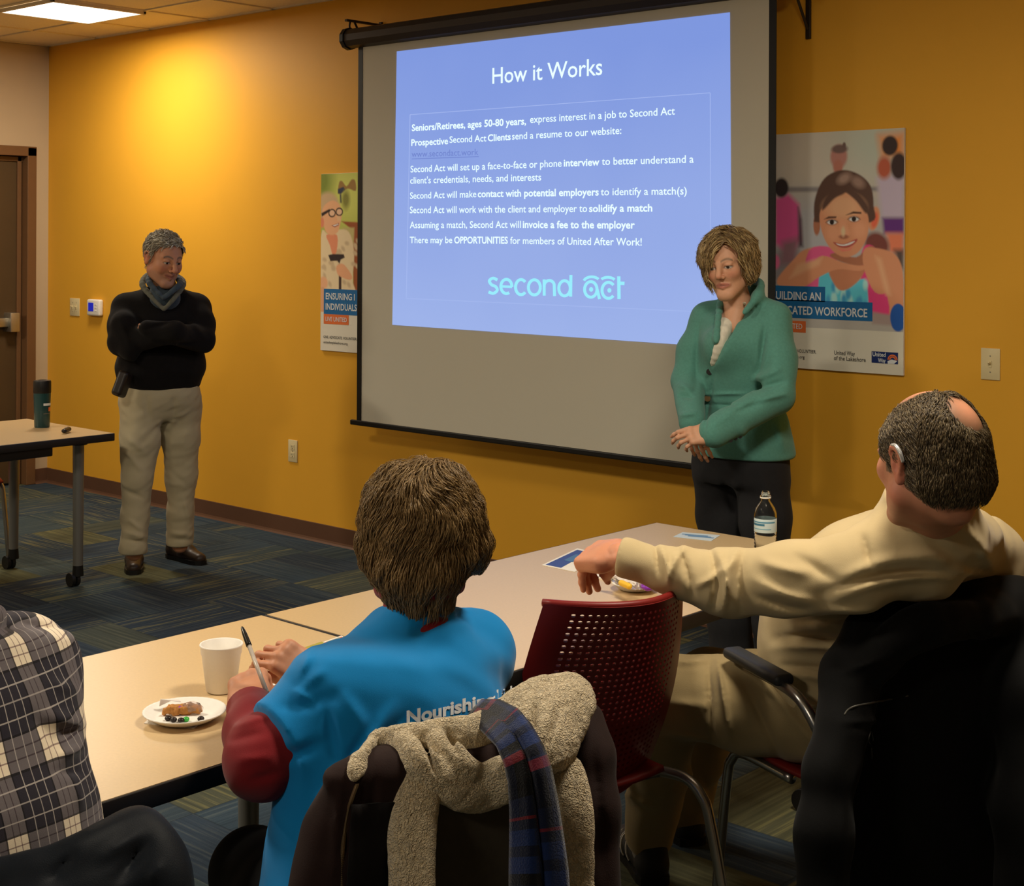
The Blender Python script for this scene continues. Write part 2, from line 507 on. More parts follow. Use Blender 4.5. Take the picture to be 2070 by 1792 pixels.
def strands(name, sd, roots, flow, length, width, m, parent, cols, lift=(0.0, 0.004, 0.003), steps=8, seed=1, thick=0.45, jit=0.25, cling=True):
    """tapered locks combed over the surface of sd; flow(P) -> direction, lift -> height over the surface along the lock"""
    r = np.random.RandomState(seed); n = len(roots)
    P = roots.astype(np.float32).copy(); L = (length * r.uniform(0.6, 1.25, n)).astype(np.float32)
    hs = np.interp(np.linspace(0, 1, steps), np.linspace(0, 1, len(lift)), lift)
    lj = r.uniform(0.3, 1.7, n).astype(np.float32); jd = r.normal(size=(n, 3)).astype(np.float32) * jit
    path = []; nrm = []
    for q in range(steps):
        d = sd.ev(P, m=0.15); g = sd.grad(P)
        if cling or q == 0: P = P + g * (hs[q] * lj - d)[:, None].clip(-0.03, 0.03)
        path.append(P.copy()); nrm.append(g)
        fl = flow(P) + jd; fl = fl - g * (fl * g).sum(1, keepdims=True) * (1.0 if cling else 0.5)
        fl /= np.linalg.norm(fl, axis=1, keepdims=True) + 1e-9
        P = P + fl * (L / steps)[:, None]
    W = width * r.uniform(0.6, 1.3, n).astype(np.float32)
    prof = np.interp(np.linspace(0, 1, steps), [0, 0.25, 0.7, 1.0], [0.55, 1.0, 0.8, 0.08])
    V = np.empty((n, steps, 4, 3), np.float32)
    for q in range(steps):
        t = path[min(q + 1, steps - 1)] - path[max(q - 1, 0)]; t /= np.linalg.norm(t, axis=1, keepdims=True) + 1e-9
        b = np.cross(t, nrm[q]); b /= np.linalg.norm(b, axis=1, keepdims=True) + 1e-9; u = np.cross(b, t)
        w = (W * prof[q])[:, None]
        V[:, q, 0] = path[q] + b * w; V[:, q, 1] = path[q] + u * w * thick; V[:, q, 2] = path[q] - b * w; V[:, q, 3] = path[q] - u * w * thick
    base = (np.arange(n) * steps * 4)[:, None, None]
    q = np.arange(steps - 1)[None, :, None] * 4
    fs = []
    for k in range(4):
        k2 = (k + 1) % 4
        fs.append(np.concatenate([base + q + k, base + q + k2, base + q + 4 + k2, base + q + 4 + k], -1).reshape(-1, 4))
    F = np.concatenate(fs)
    me = raw_mesh(name, V.reshape(-1, 3), F, m, True)
    cl = np.asarray(cols, np.float32); c = cl[r.randint(0, len(cl), n)] * r.uniform(0.8, 1.2, (n, 1))
    set_col(me, np.repeat(c, steps * 4, 0))
    return me
def join_mesh(me, V, F, colr):
    """append a second surface (V,F quads) with one colour to a mesh with a Col attribute; returns a new mesh"""
    n0 = len(me.vertices); v0 = np.empty(n0 * 3, np.float32); me.vertices.foreach_get('co', v0)
    l0 = np.empty(len(me.loops), np.int32); me.loops.foreach_get('vertex_index', l0)
    c0 = np.empty(n0 * 4, np.float32); me.attributes['Col'].data.foreach_get('color', c0)
    mt = me.materials[0]
    nm = raw_mesh(me.name, np.concatenate([v0.reshape(-1, 3), V]), np.concatenate([l0.reshape(-1, 4), F + n0]), mt, True)
    cc = np.ones((len(V), 4), np.float32); cc[:, :3] = colr
    set_col(nm, np.concatenate([c0.reshape(-1, 4), cc]))
    return nm
# ================================================================ the setting
XL, XR, YB, YF = -9.0, 3.2, 5.22, -4.2          # left wall, right wall, screen wall, wall behind the camera
def struct(name, o): o.name = name; return tag(o, kind='structure')

def carpet_mat():
    t = NT('carpet_tiles'); b = t.b
    b.inputs['Roughness'].default_value = 0.95; b.inputs['Specular IOR Level'].default_value = 0.1
    tc = t.n('ShaderNodeTexCoord'); sx = t.n('ShaderNodeSeparateXYZ'); t.l(tc.outputs['Object'], sx.inputs[0])
    T = 0.5
    ux = t.math('DIVIDE', sx.outputs[0], T); uy = t.math('DIVIDE', sx.outputs[1], T)
    ix = t.math('FLOOR', ux); iy = t.math('FLOOR', uy)
    par = t.math('MODULO', t.math('ABSOLUTE', t.math('ADD', ix, iy)), 2.0)
    fx = t.math('SUBTRACT', ux, ix); fy = t.math('SUBTRACT', uy, iy)
    def sel(a, c):                                         # par ? a : c
        return t.math('ADD', t.math('MULTIPLY', par, a), t.math('MULTIPLY', t.math('SUBTRACT', 1.0, par), c))
    lng = sel(fx, fy); acr = sel(fy, fx)
    half = t.math('FLOOR', t.math('MULTIPLY', acr, 2.0))
    def rnd(seed):
        cb = t.n('ShaderNodeCombineXYZ'); t.l(ix, cb.inputs[0]); t.l(iy, cb.inputs[1]); t.l(t.math('ADD', half, seed), cb.inputs[2])
        w = t.n('ShaderNodeTexWhiteNoise', noise_dimensions='3D'); t.l(cb.outputs[0], w.inputs[0]); return w.outputs[0]
    r1 = rnd(0.0); r2 = rnd(7.0)
    # fine stripes along the pile of each tile
    cb = t.n('ShaderNodeCombineXYZ')
    t.l(t.math('ADD', t.math('MULTIPLY', lng, 1.2), t.math('MULTIPLY', r2, 37.0)), cb.inputs[0])
    t.l(t.math('ADD', t.math('MULTIPLY', acr, 34.0), t.math('MULTIPLY', r1, 91.0)), cb.inputs[1])
    st = t.n('ShaderNodeTexNoise'); st.inputs['Scale'].default_value = 1.0; st.inputs['Detail'].default_value = 2.0
    t.l(cb.outputs[0], st.inputs['Vector'])
    ramp = t.n('ShaderNodeValToRGB'); e = ramp.color_ramp.elements
    e[0].position = 0.0; e[0].color = S(62, 78, 90)
    e[1].position = 1.0; e[1].color = S(52, 62, 74)
    for p, c in ((0.25, S(54, 66, 80)), (0.45, S(66, 80, 86)), (0.62, S(84, 88, 74)), (0.74, S(92, 92, 66)), (0.80, S(60, 74, 84))):
        q = e.new(p); q.color = c
    t.l(r1, ramp.inputs[0])
    hl = t.n('ShaderNodeValToRGB'); h = hl.color_ramp.elements
    h[0].position = 0.52; h[0].color = (0, 0, 0, 1); h[1].position = 0.62; h[1].color = (1, 1, 1, 1)
    t.l(st.outputs[0], hl.inputs[0])
    strong = t.math('MULTIPLY', t.math('GREATER_THAN', r2, 0.55), 0.42)
    fac = t.math('MULTIPLY', hl.outputs[0], t.math('ADD', strong, 0.12))
    c1 = t.mix(fac, ramp.outputs[0], S(122, 116, 74))
    dk = t.n('ShaderNodeMapRange'); dk.inputs[1].default_value = 0.3; dk.inputs[2].default_value = 0.7; dk.inputs[3].default_value = 0.72; dk.inputs[4].default_value = 1.2
    t.l(st.outputs[0], dk.inputs[0])
    gg = t.n('ShaderNodeCombineColor')
    for i in range(3): t.l(dk.outputs[0], gg.inputs[i])
    c2 = t.mix(1.0, c1, gg.outputs[0], 'MULTIPLY')
    ed = t.math('MINIMUM', t.math('MINIMUM', fx, t.math('SUBTRACT', 1.0, fx)), t.math('MINIMUM', fy, t.math('SUBTRACT', 1.0, fy)))
    c3 = t.mix(t.math('MULTIPLY', t.math('LESS_THAN', ed, 0.006), 0.35), c2, S(30, 36, 40))
    t.l(c3, b.inputs['Base Color'])
    nz = t.n('ShaderNodeTexNoise'); nz.inputs['Scale'].default_value = 420.0; t.l(tc.outputs['Object'], nz.inputs['Vector'])
    bp = t.n('ShaderNodeBump'); bp.inputs['Strength'].default_value = 0.5; bp.inputs['Distance'].default_value = 0.004
    t.l(nz.outputs[0], bp.inputs['Height']); t.l(bp.outputs[0], b.inputs['Normal'])
    return t.m

M = {}
M['yellow'] = mat('yellow_wall_paint', S(230, 170, 52), rough=0.55, spec=0.3, var=0.02, vs=3, bump=0.12, bs=260, bdist=0.001)
M['greige'] = mat('beige_wall_paint', S(196, 176, 146), rough=0.6, spec=0.3, var=0.02, vs=3, bump=0.12, bs=260, bdist=0.001)
M['ceil'] = mat('ceiling_tile', S(236, 222, 198), rough=0.9, spec=0.1, var=0.05, vs=90, bump=0.3, bs=160, bdist=0.002)
M['tbar'] = mat('ceiling_grid_metal', S(226, 212, 186), rough=0.5)
M['base'] = mat('brown_vinyl_base', S(98, 68, 50), rough=0.45, var=0.05, vs=8)
M['carpet'] = carpet_mat()
M['dframe'] = mat('brown_door_frame_paint', S(118, 84, 54), rough=0.45, var=0.03)
M['door'] = mat('dark_brown_door_paint', S(84, 65, 42), rough=0.5, var=0.05, vs=5)
M['steel'] = mat('brushed_steel', S(190, 184, 170), rough=0.35, metal=0.9, var=0.05, vs=40)
M['chrome'] = mat('satin_tube_metal', S(178, 174, 168), rough=0.28, metal=0.95)
M['greymetal'] = mat('grey_powder_coat', S(132, 130, 124), rough=0.38, metal=0.55)
M['black'] = mat('black_plastic', S(20, 19, 18), rough=0.45)
M['blackedge'] = mat('black_rubber_edge', S(28, 24, 22), rough=0.5)
M['dark'] = mat('dark_bronze_metal', S(58, 50, 42), rough=0.4, metal=0.4)
M['ivory'] = mat('ivory_plastic', S(222, 206, 160), rough=0.35)
M['white'] = mat('white_plastic', S(236, 232, 222), rough=0.35)
M['bluelcd'] = mat('blue_lcd', S(30, 40, 190), rough=0.2, emit=S(40, 55, 230), es=0.25)
M['fabric_screen'] = mat('matte_screen_fabric', S(206, 200, 182), rough=0.9, spec=0.1, var=0.01, vs=2)
M['laminate'] = mat('beige_laminate', S(208, 180, 136), rough=0.33, spec=0.7, var=0.035, vs=160, detail=1, coat=0.0)

# floor and ceiling, walls
struct('floor', MB().box(((XL + XR) / 2, (YB + YF) / 2, -0.05), (XR - XL + 0.4, YB - YF + 0.4, 0.1)).build('floor', M['carpet']))
struct('ceiling', MB().box(((XL + XR) / 2, (YB + YF) / 2, ROOM_H + 0.06), (XR - XL + 0.4, YB - YF + 0.4, 0.1)).build('ceiling', M['ceil']))
struct('wall_back', MB().box(((XL + XR) / 2, YB + 0.06, 1.5), (XR - XL + 0.4, 0.12, 3.1)).build('wall_back', M['yellow']))
struct('wall_right', MB().box((XR + 0.06, (YB + YF) / 2, 1.5), (0.12, YB - YF, 3.1)).build('wall_right', M['greige']))
struct('wall_front', MB().box(((XL + XR) / 2, YF - 0.06, 1.5), (XR - XL + 0.4, 0.12, 3.1)).build('wall_front', M['greige']))
# left wall with the door opening (y 4.06 .. 5.06, up to 2.21)
DY0, DY1, DZ = 4.06, 5.065, 2.215
w = MB()
w.box((XL - 0.08, (DY1 + YB) / 2, 1.5), (0.16, YB - DY1, 3.1))
w.box((XL - 0.08, (YF + DY0) / 2, 1.5), (0.16, DY0 - YF, 3.1))
w.box((XL - 0.08, (DY0 + DY1) / 2, (DZ + 3.05) / 2), (0.16, DY1 - DY0, 3.05 - DZ))
struct('wall_left', w.build('wall_left', M['greige']))

# ceiling grid: bars under the tiles
g = MB(); gx = -7.785; gy = 4.765
for k in range(-2, 19): g.box((gx + 0.61 * k, (YB + YF) / 2, ROOM_H + 0.006), (0.022, YB - YF, 0.008))
for k in range(-14, 1): g.box(((XL + XR) / 2, gy + 0.61 * k, ROOM_H + 0.0064), (XR - XL, 0.022, 0.008))
g.box(((XL + XR) / 2, YB - 0.011, ROOM_H + 0.006), (XR - XL, 0.022, 0.008)); g.box((XL + 0.011, (YB + YF) / 2, ROOM_H + 0.006), (0.022, YB - YF, 0.008))
struct('trim_1', g.build('trim_1', M['tbar']))

# vinyl cove base along the walls
def base_prof(): return [(0, 0), (0.0, 0.100), (0.004, 0.101), (0.006, 0.098), (0.006, 0.018), (0.010, 0.008), (0.020, 0.0)]
def base_run(name, a, b, inward):
    a = np.array(a, float); b = np.array(b, float); n = np.array(inward, float); pr = base_prof()
    V = [p + n * u + np.array([0, 0, z]) for p in (a, b) for u, z in pr]; k = len(pr)
    F = [(i, (i + 1) % k, k + (i + 1) % k, k + i) for i in range(k)] + [tuple(range(k)), tuple(range(2 * k - 1, k - 1, -1))]
    struct(name, MB().add(V, F).build(name, M['base']))
base_run('baseboard_back', (XL, YB, 0), (XR, YB, 0), (0, -1, 0))
base_run('baseboard_left', (XL, DY1 + 0.06, 0), (XL, YB, 0), (1, 0, 0))
base_run('baseboard_right', (XR, YF, 0), (XR, YB, 0), (-1, 0, 0))
base_run('baseboard_front', (XL, YF, 0), (XR, YF, 0), (0, 1, 0))

# the exit door in the left wall
door = thing('door_1', None, None, (XL, (DY0 + DY1) / 2, 0)); tag(door, kind='structure')
f = MB()
for yy in (DY0, DY1):
    s = 1 if yy == DY1 else -1
    f.box((XL - 0.05, yy - s * 0.004 + s * 0.03, DZ / 2 + 0.03), (0.13, 0.066, DZ + 0.06), 0.004)
    f.box((XL - 0.075, yy - s * 0.03, DZ / 2), (0.05, 0.03, DZ), 0.003)
f.box((XL - 0.05, (DY0 + DY1) / 2, DZ + 0.033), (0.13, DY1 - DY0 + 0.12, 0.066), 0.004)
f.box((XL - 0.075, (DY0 + DY1) / 2, DZ - 0.018), (0.05, DY1 - DY0, 0.034), 0.003)
f.build('door_frame', M['dframe'], door, True)
MB().box((XL - 0.085, (DY0 + DY1) / 2, DZ / 2 - 0.01), (0.045, DY1 - DY0 - 0.09, DZ - 0.05), 0.003).build('door_leaf', M['door'], door, True)
p = MB()
p.box((XL - 0.055 + 0.035, 4.965, 1.10), (0.095, 0.068, 0.128), 0.006)
p.box((XL - 0.055 + 0.035, 4.17, 1.10), (0.08, 0.05, 0.11), 0.006)
p.box((XL - 0.055 + 0.03, 4.57, 1.10), (0.05, 0.78, 0.062), 0.008)
p.build('exit_bar', M['steel'], door, True, auto=40)

# the lamps in the ceiling
def emat():
    t = NT('lamp_diffuser'); t.b.inputs['Base Color'].default_value = (0.9, 0.9, 0.88, 1)
    t.b.inputs['Emission Color'].default_value = (1.0, 0.93, 0.80, 1); t.b.inputs['Emission Strength'].default_value = 3.0
    return t.m
M['diff'] = emat()
for i, (x, y, wt) in enumerate(LAMPS):
    if i > 0 and False: continue
    t = thing('ceiling_light', 'square recessed ceiling light glowing white above the corner by the door' if i == 0 else 'square recessed ceiling light over the seats outside the picture', 'ceiling light', (x, y, ROOM_H), 0, None if i == 0 else 'ceiling lights over the seats')
    fr = MB()
    for sx, sy, lx, ly in ((-1, 0, 0.02, 0.6), (1, 0, 0.02, 0.6), (0, -1, 0.6, 0.02), (0, 1, 0.6, 0.02)):
        fr.box((sx * 0.29, sy * 0.29, -0.004), (lx, ly, 0.02), 0.003)
    fr.build('frame', M['tbar'], t)
    MB().box((0, 0, -0.008), (0.562, 0.562, 0.006)).build('diffuser', M['diff'], t)

# ================================================================ on the screen wall
# wall brackets that carry the screen
def bracket(x, label):
    t = thing('wall_bracket', label, 'bracket', (x, YB, 2.5), 0, 'screen brackets')
    MB().box((0, -0.006, 0.15), (0.022, 0.012, 0.32), 0.002).build('wall_plate', M['dark'], t)
    MB().box((0, -0.125, 0.293), (0.02, 0.25, 0.012), 0.002).build('arm', M['dark'], t)
    MB().tube([(0, -0.012, 0.03), (0, -0.19, 0.287)], 0.006, 8).build('brace', M['dark'], t)
    MB().tube([(0, -0.22, 0.29), (0, -0.225, 0.268), (0, -0.222, 0.25)], 0.005, 8, 4).build('hook', M['dark'], t)
bracket(-5.668, 'small dark metal bracket at the left end of the screen housing')
bracket(-3.098, 'dark metal bracket at the right of the screen near the ceiling')

SY = 5.0                                                    # plane of the screen cloth
scr = thing('projection_screen', 'large pull-down projection screen with black borders on the yellow wall', 'projection screen', (-4.37, SY, 0.70))
hs = MB()
k = 10
prof = [(0.052 * math.cos(2 * PI * i / k + 0.31), 0.052 * math.sin(2 * PI * i / k + 0.31)) for i in range(k)]
hs.prism([(-5.665, SY + a, 2.70 + b) for a, b in prof], (2.57, 0, 0))
hs.build('housing', M['dark'], scr, True)
for xx in (-5.69, -3.095):
    MB().prism([(xx, SY + a * 1.12, 2.70 + b * 1.12) for a, b in prof], (0.025, 0, 0)).build('end_cap', M['black'], scr, True)
fx0, fx1 = -5.605, -3.118
MB().box(((fx0 + fx1) / 2, SY + 0.004, 1.69), (fx1 - fx0, 0.002, 1.96)).build('fabric', M['fabric_screen'], scr, True)
for xa in (fx0 + 0.016, fx1 - 0.016):
    MB().box((xa, SY + 0.0024, 1.69), (0.034, 0.0028, 1.96)).build('side_border', M['black'], scr, True)
MB().box(((fx0 + fx1) / 2, SY + 0.0035, 0.722), (fx1 - fx0 + 0.09, 0.022, 0.026), 0.005).build('bottom_bar', M['black'], scr, True)

# the projected slide (light on the cloth) and its writing
def glow(name, col, s): return mat(name, (0.02, 0.02, 0.02, 1), rough=0.9, spec=0.0, emit=col, es=s)
def slide_mat():
    t = NT('projected_blue'); b = t.b; b.inputs['Base Color'].default_value = (0.05, 0.05, 0.05, 1); b.inputs['Specular IOR Level'].default_value = 0
    nz = t.n('ShaderNodeTexNoise'); nz.inputs['Scale'].default_value = 1.4; nz.inputs['Detail'].default_value = 2
    tc = t.n('ShaderNodeTexCoord'); t.l(tc.outputs['Object'], nz.inputs['Vector'])
    sp = t.n('ShaderNodeSeparateXYZ'); t.l(tc.outputs['Object'], sp.inputs[0])
    mr = t.n('ShaderNodeMapRange'); mr.inputs[1].default_value = 0.5; mr.inputs[2].default_value = 1.9; t.l(sp.outputs[2], mr.inputs[0])
    f = t.math('ADD', t.math('MULTIPLY', t.math('SUBTRACT', nz.outputs[0], 0.5), 0.5), mr.outputs[0])
    c = t.mix(f, S(154, 176, 232), S(124, 150, 222)); t.l(c, b.inputs['Emission Color'])
    b.inputs['Emission Strength'].default_value = 1.0
    return t.m
M['slide'] = slide_mat()
M['sl_white'] = glow('projected_white', S(232, 255, 255), 1.05)
M['sl_cyan'] = glow('projected_cyan', S(152, 236, 252), 1.0)
M['sl_line'] = glow('projected_line', S(164, 184, 238), 1.0)
M['sl_link'] = glow('projected_link', S(112, 132, 205), 1.0)
Z7 = 1955 / 720.0
def s7(X, Y, dy=0.0): return py(780 + X / Z7, 60 + Y / Z7, SY - dy)
quad = [(802, 104), (1475, 25), (1479, 704), (793, 657)]
sl = MB().prism([py(x, y, SY + 0.0005) for x, y in quad], (0, 0.002, 0)).build('projected_slide', M['slide'], scr, True)
def line7(segs, m, name, ch0, ch1, bold=0.0):
    out = []
    for s, b, x0, y0, x1, y1 in segs:
        P0 = s7(x0, y0); P1 = s7(x1, y1)
        ch = ch0 + (ch1 - ch0) * ((x0 + x1) / 2 - 130) / 1500
        up = np.array(s7(x0, y0 - ch)) - P0
        out.append((s, b, P0, P1, (0, 0, up[2])))
    return text_on(name, out, m, sl)
B_ = 0.022
line7([('How it Works', 0.006, 585, 297, 1188, 247)], M['sl_white'], 'heading_text', 85, 86)
lines = [
    [('Seniors/Retirees, ages 50-80 years,', B_, 143, 557, 770, 520), ('express interest in a job to Second Act', .008, 792, 512, 1587, 466)],
    [('Prospective', B_, 140, 638, 342, 628), ('Second Act', .008, 350, 622, 552, 613), ('Clients', B_, 560, 613, 686, 605), ('send a resume to our website:', .008, 693, 604, 1293, 572)],
    [('Second Act will set up a face-to-face or phone', .008, 136, 784, 965, 752), ('interview', B_, 977, 751, 1173, 745), ('to better understand a', .008, 1186, 743, 1690, 730)],
    [("client's credentials, needs, and interests", .008, 134, 846, 853, 828)],
    [('Second Act will make', .008, 133, 929, 497, 920), ('contact with potential employers', B_, 505, 920, 1169, 910), ('to identify a match(s)', .008, 1180, 910, 1652, 905)],
    [('Second Act will work with the client and employer to', .008, 132, 1008, 1105, 1001), ('solidify a match', B_, 1116, 1001, 1463, 998)],
    [('Assuming a match, Second Act will', .008, 132, 1090, 742, 1088), ('invoice a fee to the employer', B_, 752, 1088, 1367, 1092)],
    [('There may be', .008, 132, 1172, 365, 1172), ('OPPORTUNITIES', B_, 376, 1173, 670, 1175), ('for members of United After Work!', .008, 683, 1176, 1405, 1186)]]
for ln in lines: line7(ln, M['sl_white'], 'text_line', 34, 40)
lk = line7([('www.secondact.work', .004, 142, 700, 508, 688)], M['sl_link'], 'link_text', 33, 36)
def stroke(mb, pts, wpx, conv):
    """flat ribbon of width wpx along pts (crop pixels), mapped by conv"""
    P = np.array(pts, float); t = np.gradient(P, axis=0); t /= np.linalg.norm(t, axis=1, keepdims=True) + 1e-9
    n = np.stack([-t[:, 1], t[:, 0]], 1) * wpx / 2
    V = [conv(*p) for p in P + n] + [conv(*p) for p in P - n]; k = len(P)
    mb.add(V, [(i, i + 1, k + i + 1, k + i) for i in range(k - 1)])
bx = MB(); cv = lambda a, b: s7(a, b, 0.0006)
for pts in ([(133, 467), (1780, 347)], [(1780, 347), (1782, 1550)], [(133, 467), (112, 1476)], [(112, 1476), (1782, 1552)]): stroke(bx, pts, 3.5, cv)
bx.build('text_box_outline', M['sl_line'], sl, True)
stb = MB(); stroke(stb, [(142, 710), (510, 697)], 4, lambda a, b: s7(a, b, 0.0007)); stb.build('link_underline', M['sl_link'], sl, True)
# the logotype, drawn as round strokes
def s8(X, Y, dy=0.0008): return py(820 + X / 4.3125, 520 + Y / 4.3125, SY - dy)
lg = MB(); LW = 26
def arc(cx, cy, rx, ry, a0, a1, n=28): return [(cx + rx * math.cos(math.radians(a0 + (a1 - a0) * i / n)), cy + ry * math.sin(math.radians(a0 + (a1 - a0) * i / n))) for i in range(n + 1)]
S8 = s8
stroke(lg, catmull([(800, 200), (762, 184), (730, 206), (748, 240), (785, 258), (798, 290), (765, 316), (722, 304)], [0] * 8, 8)[0], LW, S8)
stroke(lg, [(828, 254)] + [(840, 256), (927, 260)], LW * 0.8, S8); stroke(lg, arc(878, 256, 48, 62, 5, -300), LW, S8)
stroke(lg, arc(1006, 262, 48, 66, -42, -318), LW, S8)
stroke(lg, arc(1122, 264, 52, 66, 0, 360, 40), LW, S8)
stroke(lg, [(1208, 336), (1207, 195)], LW, S8); stroke(lg, [(1208, 260)] + arc(1252, 250, 44, 46, -170, -10, 16) + [(1298, 340)], LW, S8)
stroke(lg, arc(1385, 272, 50, 66, 0, 360, 40), LW, S8); stroke(lg, [(1441, 156), (1438, 345)], LW, S8)
stroke(lg, arc(1614, 282, 54, 68, 0, 360, 40), LW, S8); stroke(lg, [(1670, 282), (1690, 366)], LW, S8)
stroke(lg, arc(1768, 290, 56, 70, -40, -318), LW, S8)
stroke(lg, [(1858, 168), (1860, 366)], LW + 3, S8); stroke(lg, [(1860, 228), (1908, 230)], LW + 4, S8)
for cx, cy in ((1617, 282), (1776, 290)): lg.add([S8(*p) for p in arc(cx, cy, 18, 20, 0, 345, 23)], [tuple(range(24))])
stroke(lg, arc(1622, 222, 72, 50, -160, -35), 24, S8); stroke(lg, arc(1762, 226, 72, 50, -140, -35), 24, S8)
lg.build('logo_text', M['sl_cyan'], sl, True)

# ---------------------------------------------------------------- posters
class Canvas:
    """a printed picture: soft flat shapes painted on a fine grid"""
    def __init__(s, nx, ny, bg):
        s.nx, s.ny = nx, ny; s.C = np.ones((ny, nx, 3)) * np.array(bg)
        s.u, s.v = np.meshgrid((np.arange(nx)) / (nx - 1.0), (np.arange(ny)) / (ny - 1.0))
        s.asp = None
    def put(s, a, col):
        s.C = s.C * (1 - a[..., None]) + np.array(col)[None, None] * a[..., None]
    def ell(s, c, r, col, soft=0.15, rot=0.0, op=1.0):
        x = (s.u - c[0]); y = (s.v - c[1]) * s.asp
        ca, sa = math.cos(math.radians(rot)), math.sin(math.radians(rot))
        d = np.sqrt(((x * ca + y * sa) / r[0]) ** 2 + ((-x * sa + y * ca) / (r[1] * s.asp)) ** 2)
        s.put(np.clip((1 - d) / soft + 0.5, 0, 1) * op, col)
    def poly(s, pts, col, soft=0.006, sub=0, op=1.0):
        P = [np.array((p[0], p[1] * s.asp)) for p in pts]
        if sub:
            q = P + P[:3]; q, _ = catmull([P[-1]] + q, [0] * (len(P) + 4), sub); P = q[sub:sub + len(pts) * sub]
        P = np.array(P); Q = np.roll(P, -1, 0); x = s.u; y = s.v * s.asp
        dm = np.full(x.shape, 9.0); ins = np.zeros(x.shape, bool)
        for a, b in zip(P, Q):
            e = b - a; L = max(e @ e, 1e-12); t = np.clip(((x - a[0]) * e[0] + (y - a[1]) * e[1]) / L, 0, 1)
            dm = np.minimum(dm, np.hypot(x - a[0] - t * e[0], y - a[1] - t * e[1]))
            cnd = (a[1] > y) != (b[1] > y)
            with np.errstate(divide='ignore', invalid='ignore'): ins ^= cnd & (x < (b[0] - a[0]) * (y - a[1]) / (b[1] - a[1]) + a[0])
        sd = np.where(ins, dm, -dm)
        s.put(np.clip(sd / soft + 0.5, 0, 1) * op, col)
M['print'] = mat('poster_print', (1, 1, 1, 1), rough=0.5, spec=0.3, attr='Col')
M['board'] = mat('white_foam_board', S(225, 222, 214), rough=0.6)
M['ink'] = mat('dark_ink', S(52, 50, 52), rough=0.6)
M['wink'] = mat('white_ink', S(225, 232, 236), rough=0.5)
M['pblue'] = mat('poster_blue', S(30, 110, 172), rough=0.5)
M['porange'] = mat('poster_orange', S(232, 120, 62), rough=0.5)
M['navy'] = mat('poster_navy', S(24, 48, 110), rough=0.5)
def poster(label, x0, x1, z0, z1, canvas):
    t = thing('poster', label, 'poster', (0.5 * (x0 + x1), YB, z0), 0, 'wall posters')
    MB().box(((x0 + x1) / 2, YB - 0.0065, (z0 + z1) / 2), (x1 - x0, 0.011, z1 - z0), 0.001).build('board', M['board'], t, True)
    ny, nx = canvas.ny, canvas.nx
    X = x0 + 0.001 + canvas.u * (x1 - x0 - 0.002); Zz = z1 - 0.001 - canvas.v * (z1 - z0 - 0.002)
    V = np.stack([X, np.full_like(X, YB - 0.0126), Zz], -1).reshape(-1, 3)
    i, j = np.meshgrid(np.arange(ny - 1), np.arange(nx - 1), indexing='ij'); a = (i * nx + j).ravel()
    F = np.stack([a, a + nx, a + nx + 1, a + 1], -1)
    me = raw_mesh('picture', V, F, M['print'], False); set_col(me, np.clip(canvas.C, 0, 1).reshape(-1, 3))
    link('picture', me, t, True)
    return t
def band(t, name, m, x0, x1, z0, z1, y=0.0132): return MB().box(((x0 + x1) / 2, YB - y, (z0 + z1) / 2), (x1 - x0, 0.0006, z1 - z0)).build(name, m, t, True)
def words(t, name, m, rows, bold=0.0):
    """rows: (text, x0, x1, zbase, capheight)"""
    return text_on(name, [(s, bold, (a, YB - 0.0140, z), (b, YB - 0.0140, z), (0, 0, h)) for s, a, b, z, h in rows], m, t)

# right poster: a smiling girl resting her chin on her hands
RX0, RX1, RZ0, RZ1 = -3.280, -2.667, 1.142, 2.106
def rp(x, y):
    u = (x - 52) / 885.0; top = 142 - 42 * u; bot = 1668 + 60 * u
    return (u, (y - top) / (bot - top))
def RP(*pts): return [rp(*p) for p in pts]
def pc(r, g, b, k=3.2): return [min(0.95, v * k) for v in lin((r / 255, g / 255, b / 255))]
c = Canvas(210, 330, pc(116, 114, 110)); c.asp = 0.964 / 0.613
c.ell(rp(420, 300), (0.45, 0.22), pc(132, 128, 120), 1.2)
c.ell(rp(800, 200), (0.30, 0.12), pc(120, 126, 118), 1.2)
c.ell(rp(340, 800), (0.45, 0.16), pc(118, 120, 124), 1.0)
c.poly(RP((90, 485), (780, 485), (780, 515), (90, 520)), pc(90, 88, 90), 0.02)
c.ell(rp(160, 1030), (0.14, 0.10), pc(88, 88, 92), 0.9)
c.poly(RP((95, 560), (190, 530), (262, 600), (275, 840), (200, 930), (100, 860)), pc(140, 58, 100), 0.04)
c.poly(RP((150, 850), (260, 820), (240, 1000), (130, 1000)), pc(92, 70, 78), 0.06)
c.poly(RP((255, 620), (280, 700), (290, 880), (262, 880)), pc(48, 40, 48), 0.03)
c.ell(rp(140, 490), (0.055, 0.042), pc(32, 28, 30), 0.35)
c.ell(rp(105, 980), (0.03, 0.03), pc(140, 70, 100), 0.6)
c.ell(rp(525, 285), (0.062, 0.050), pc(120, 84, 78), 0.35); c.ell(rp(520, 355), (0.035, 0.03), pc(120, 78, 68), 0.5)
c.ell(rp(530, 235), (0.058, 0.018), pc(74, 60, 58), 0.5); c.ell(rp(560, 210), (0.012, 0.012), pc(70, 56, 54), 0.6)
c.poly(RP((770, 430), (880, 400), (940, 420), (940, 700), (800, 690)), pc(126, 118, 134), 0.05)
c.poly(RP((780, 150), (940, 130), (940, 290), (800, 290)), pc(200, 92, 44), 0.08)
c.ell(rp(850, 215), (0.055, 0.040), pc(36, 28, 28), 0.3); c.ell(rp(815, 360), (0.05, 0.045), pc(120, 60, 44), 0.6)
c.ell(rp(905, 350), (0.055, 0.055), pc(38, 28, 28), 0.35)
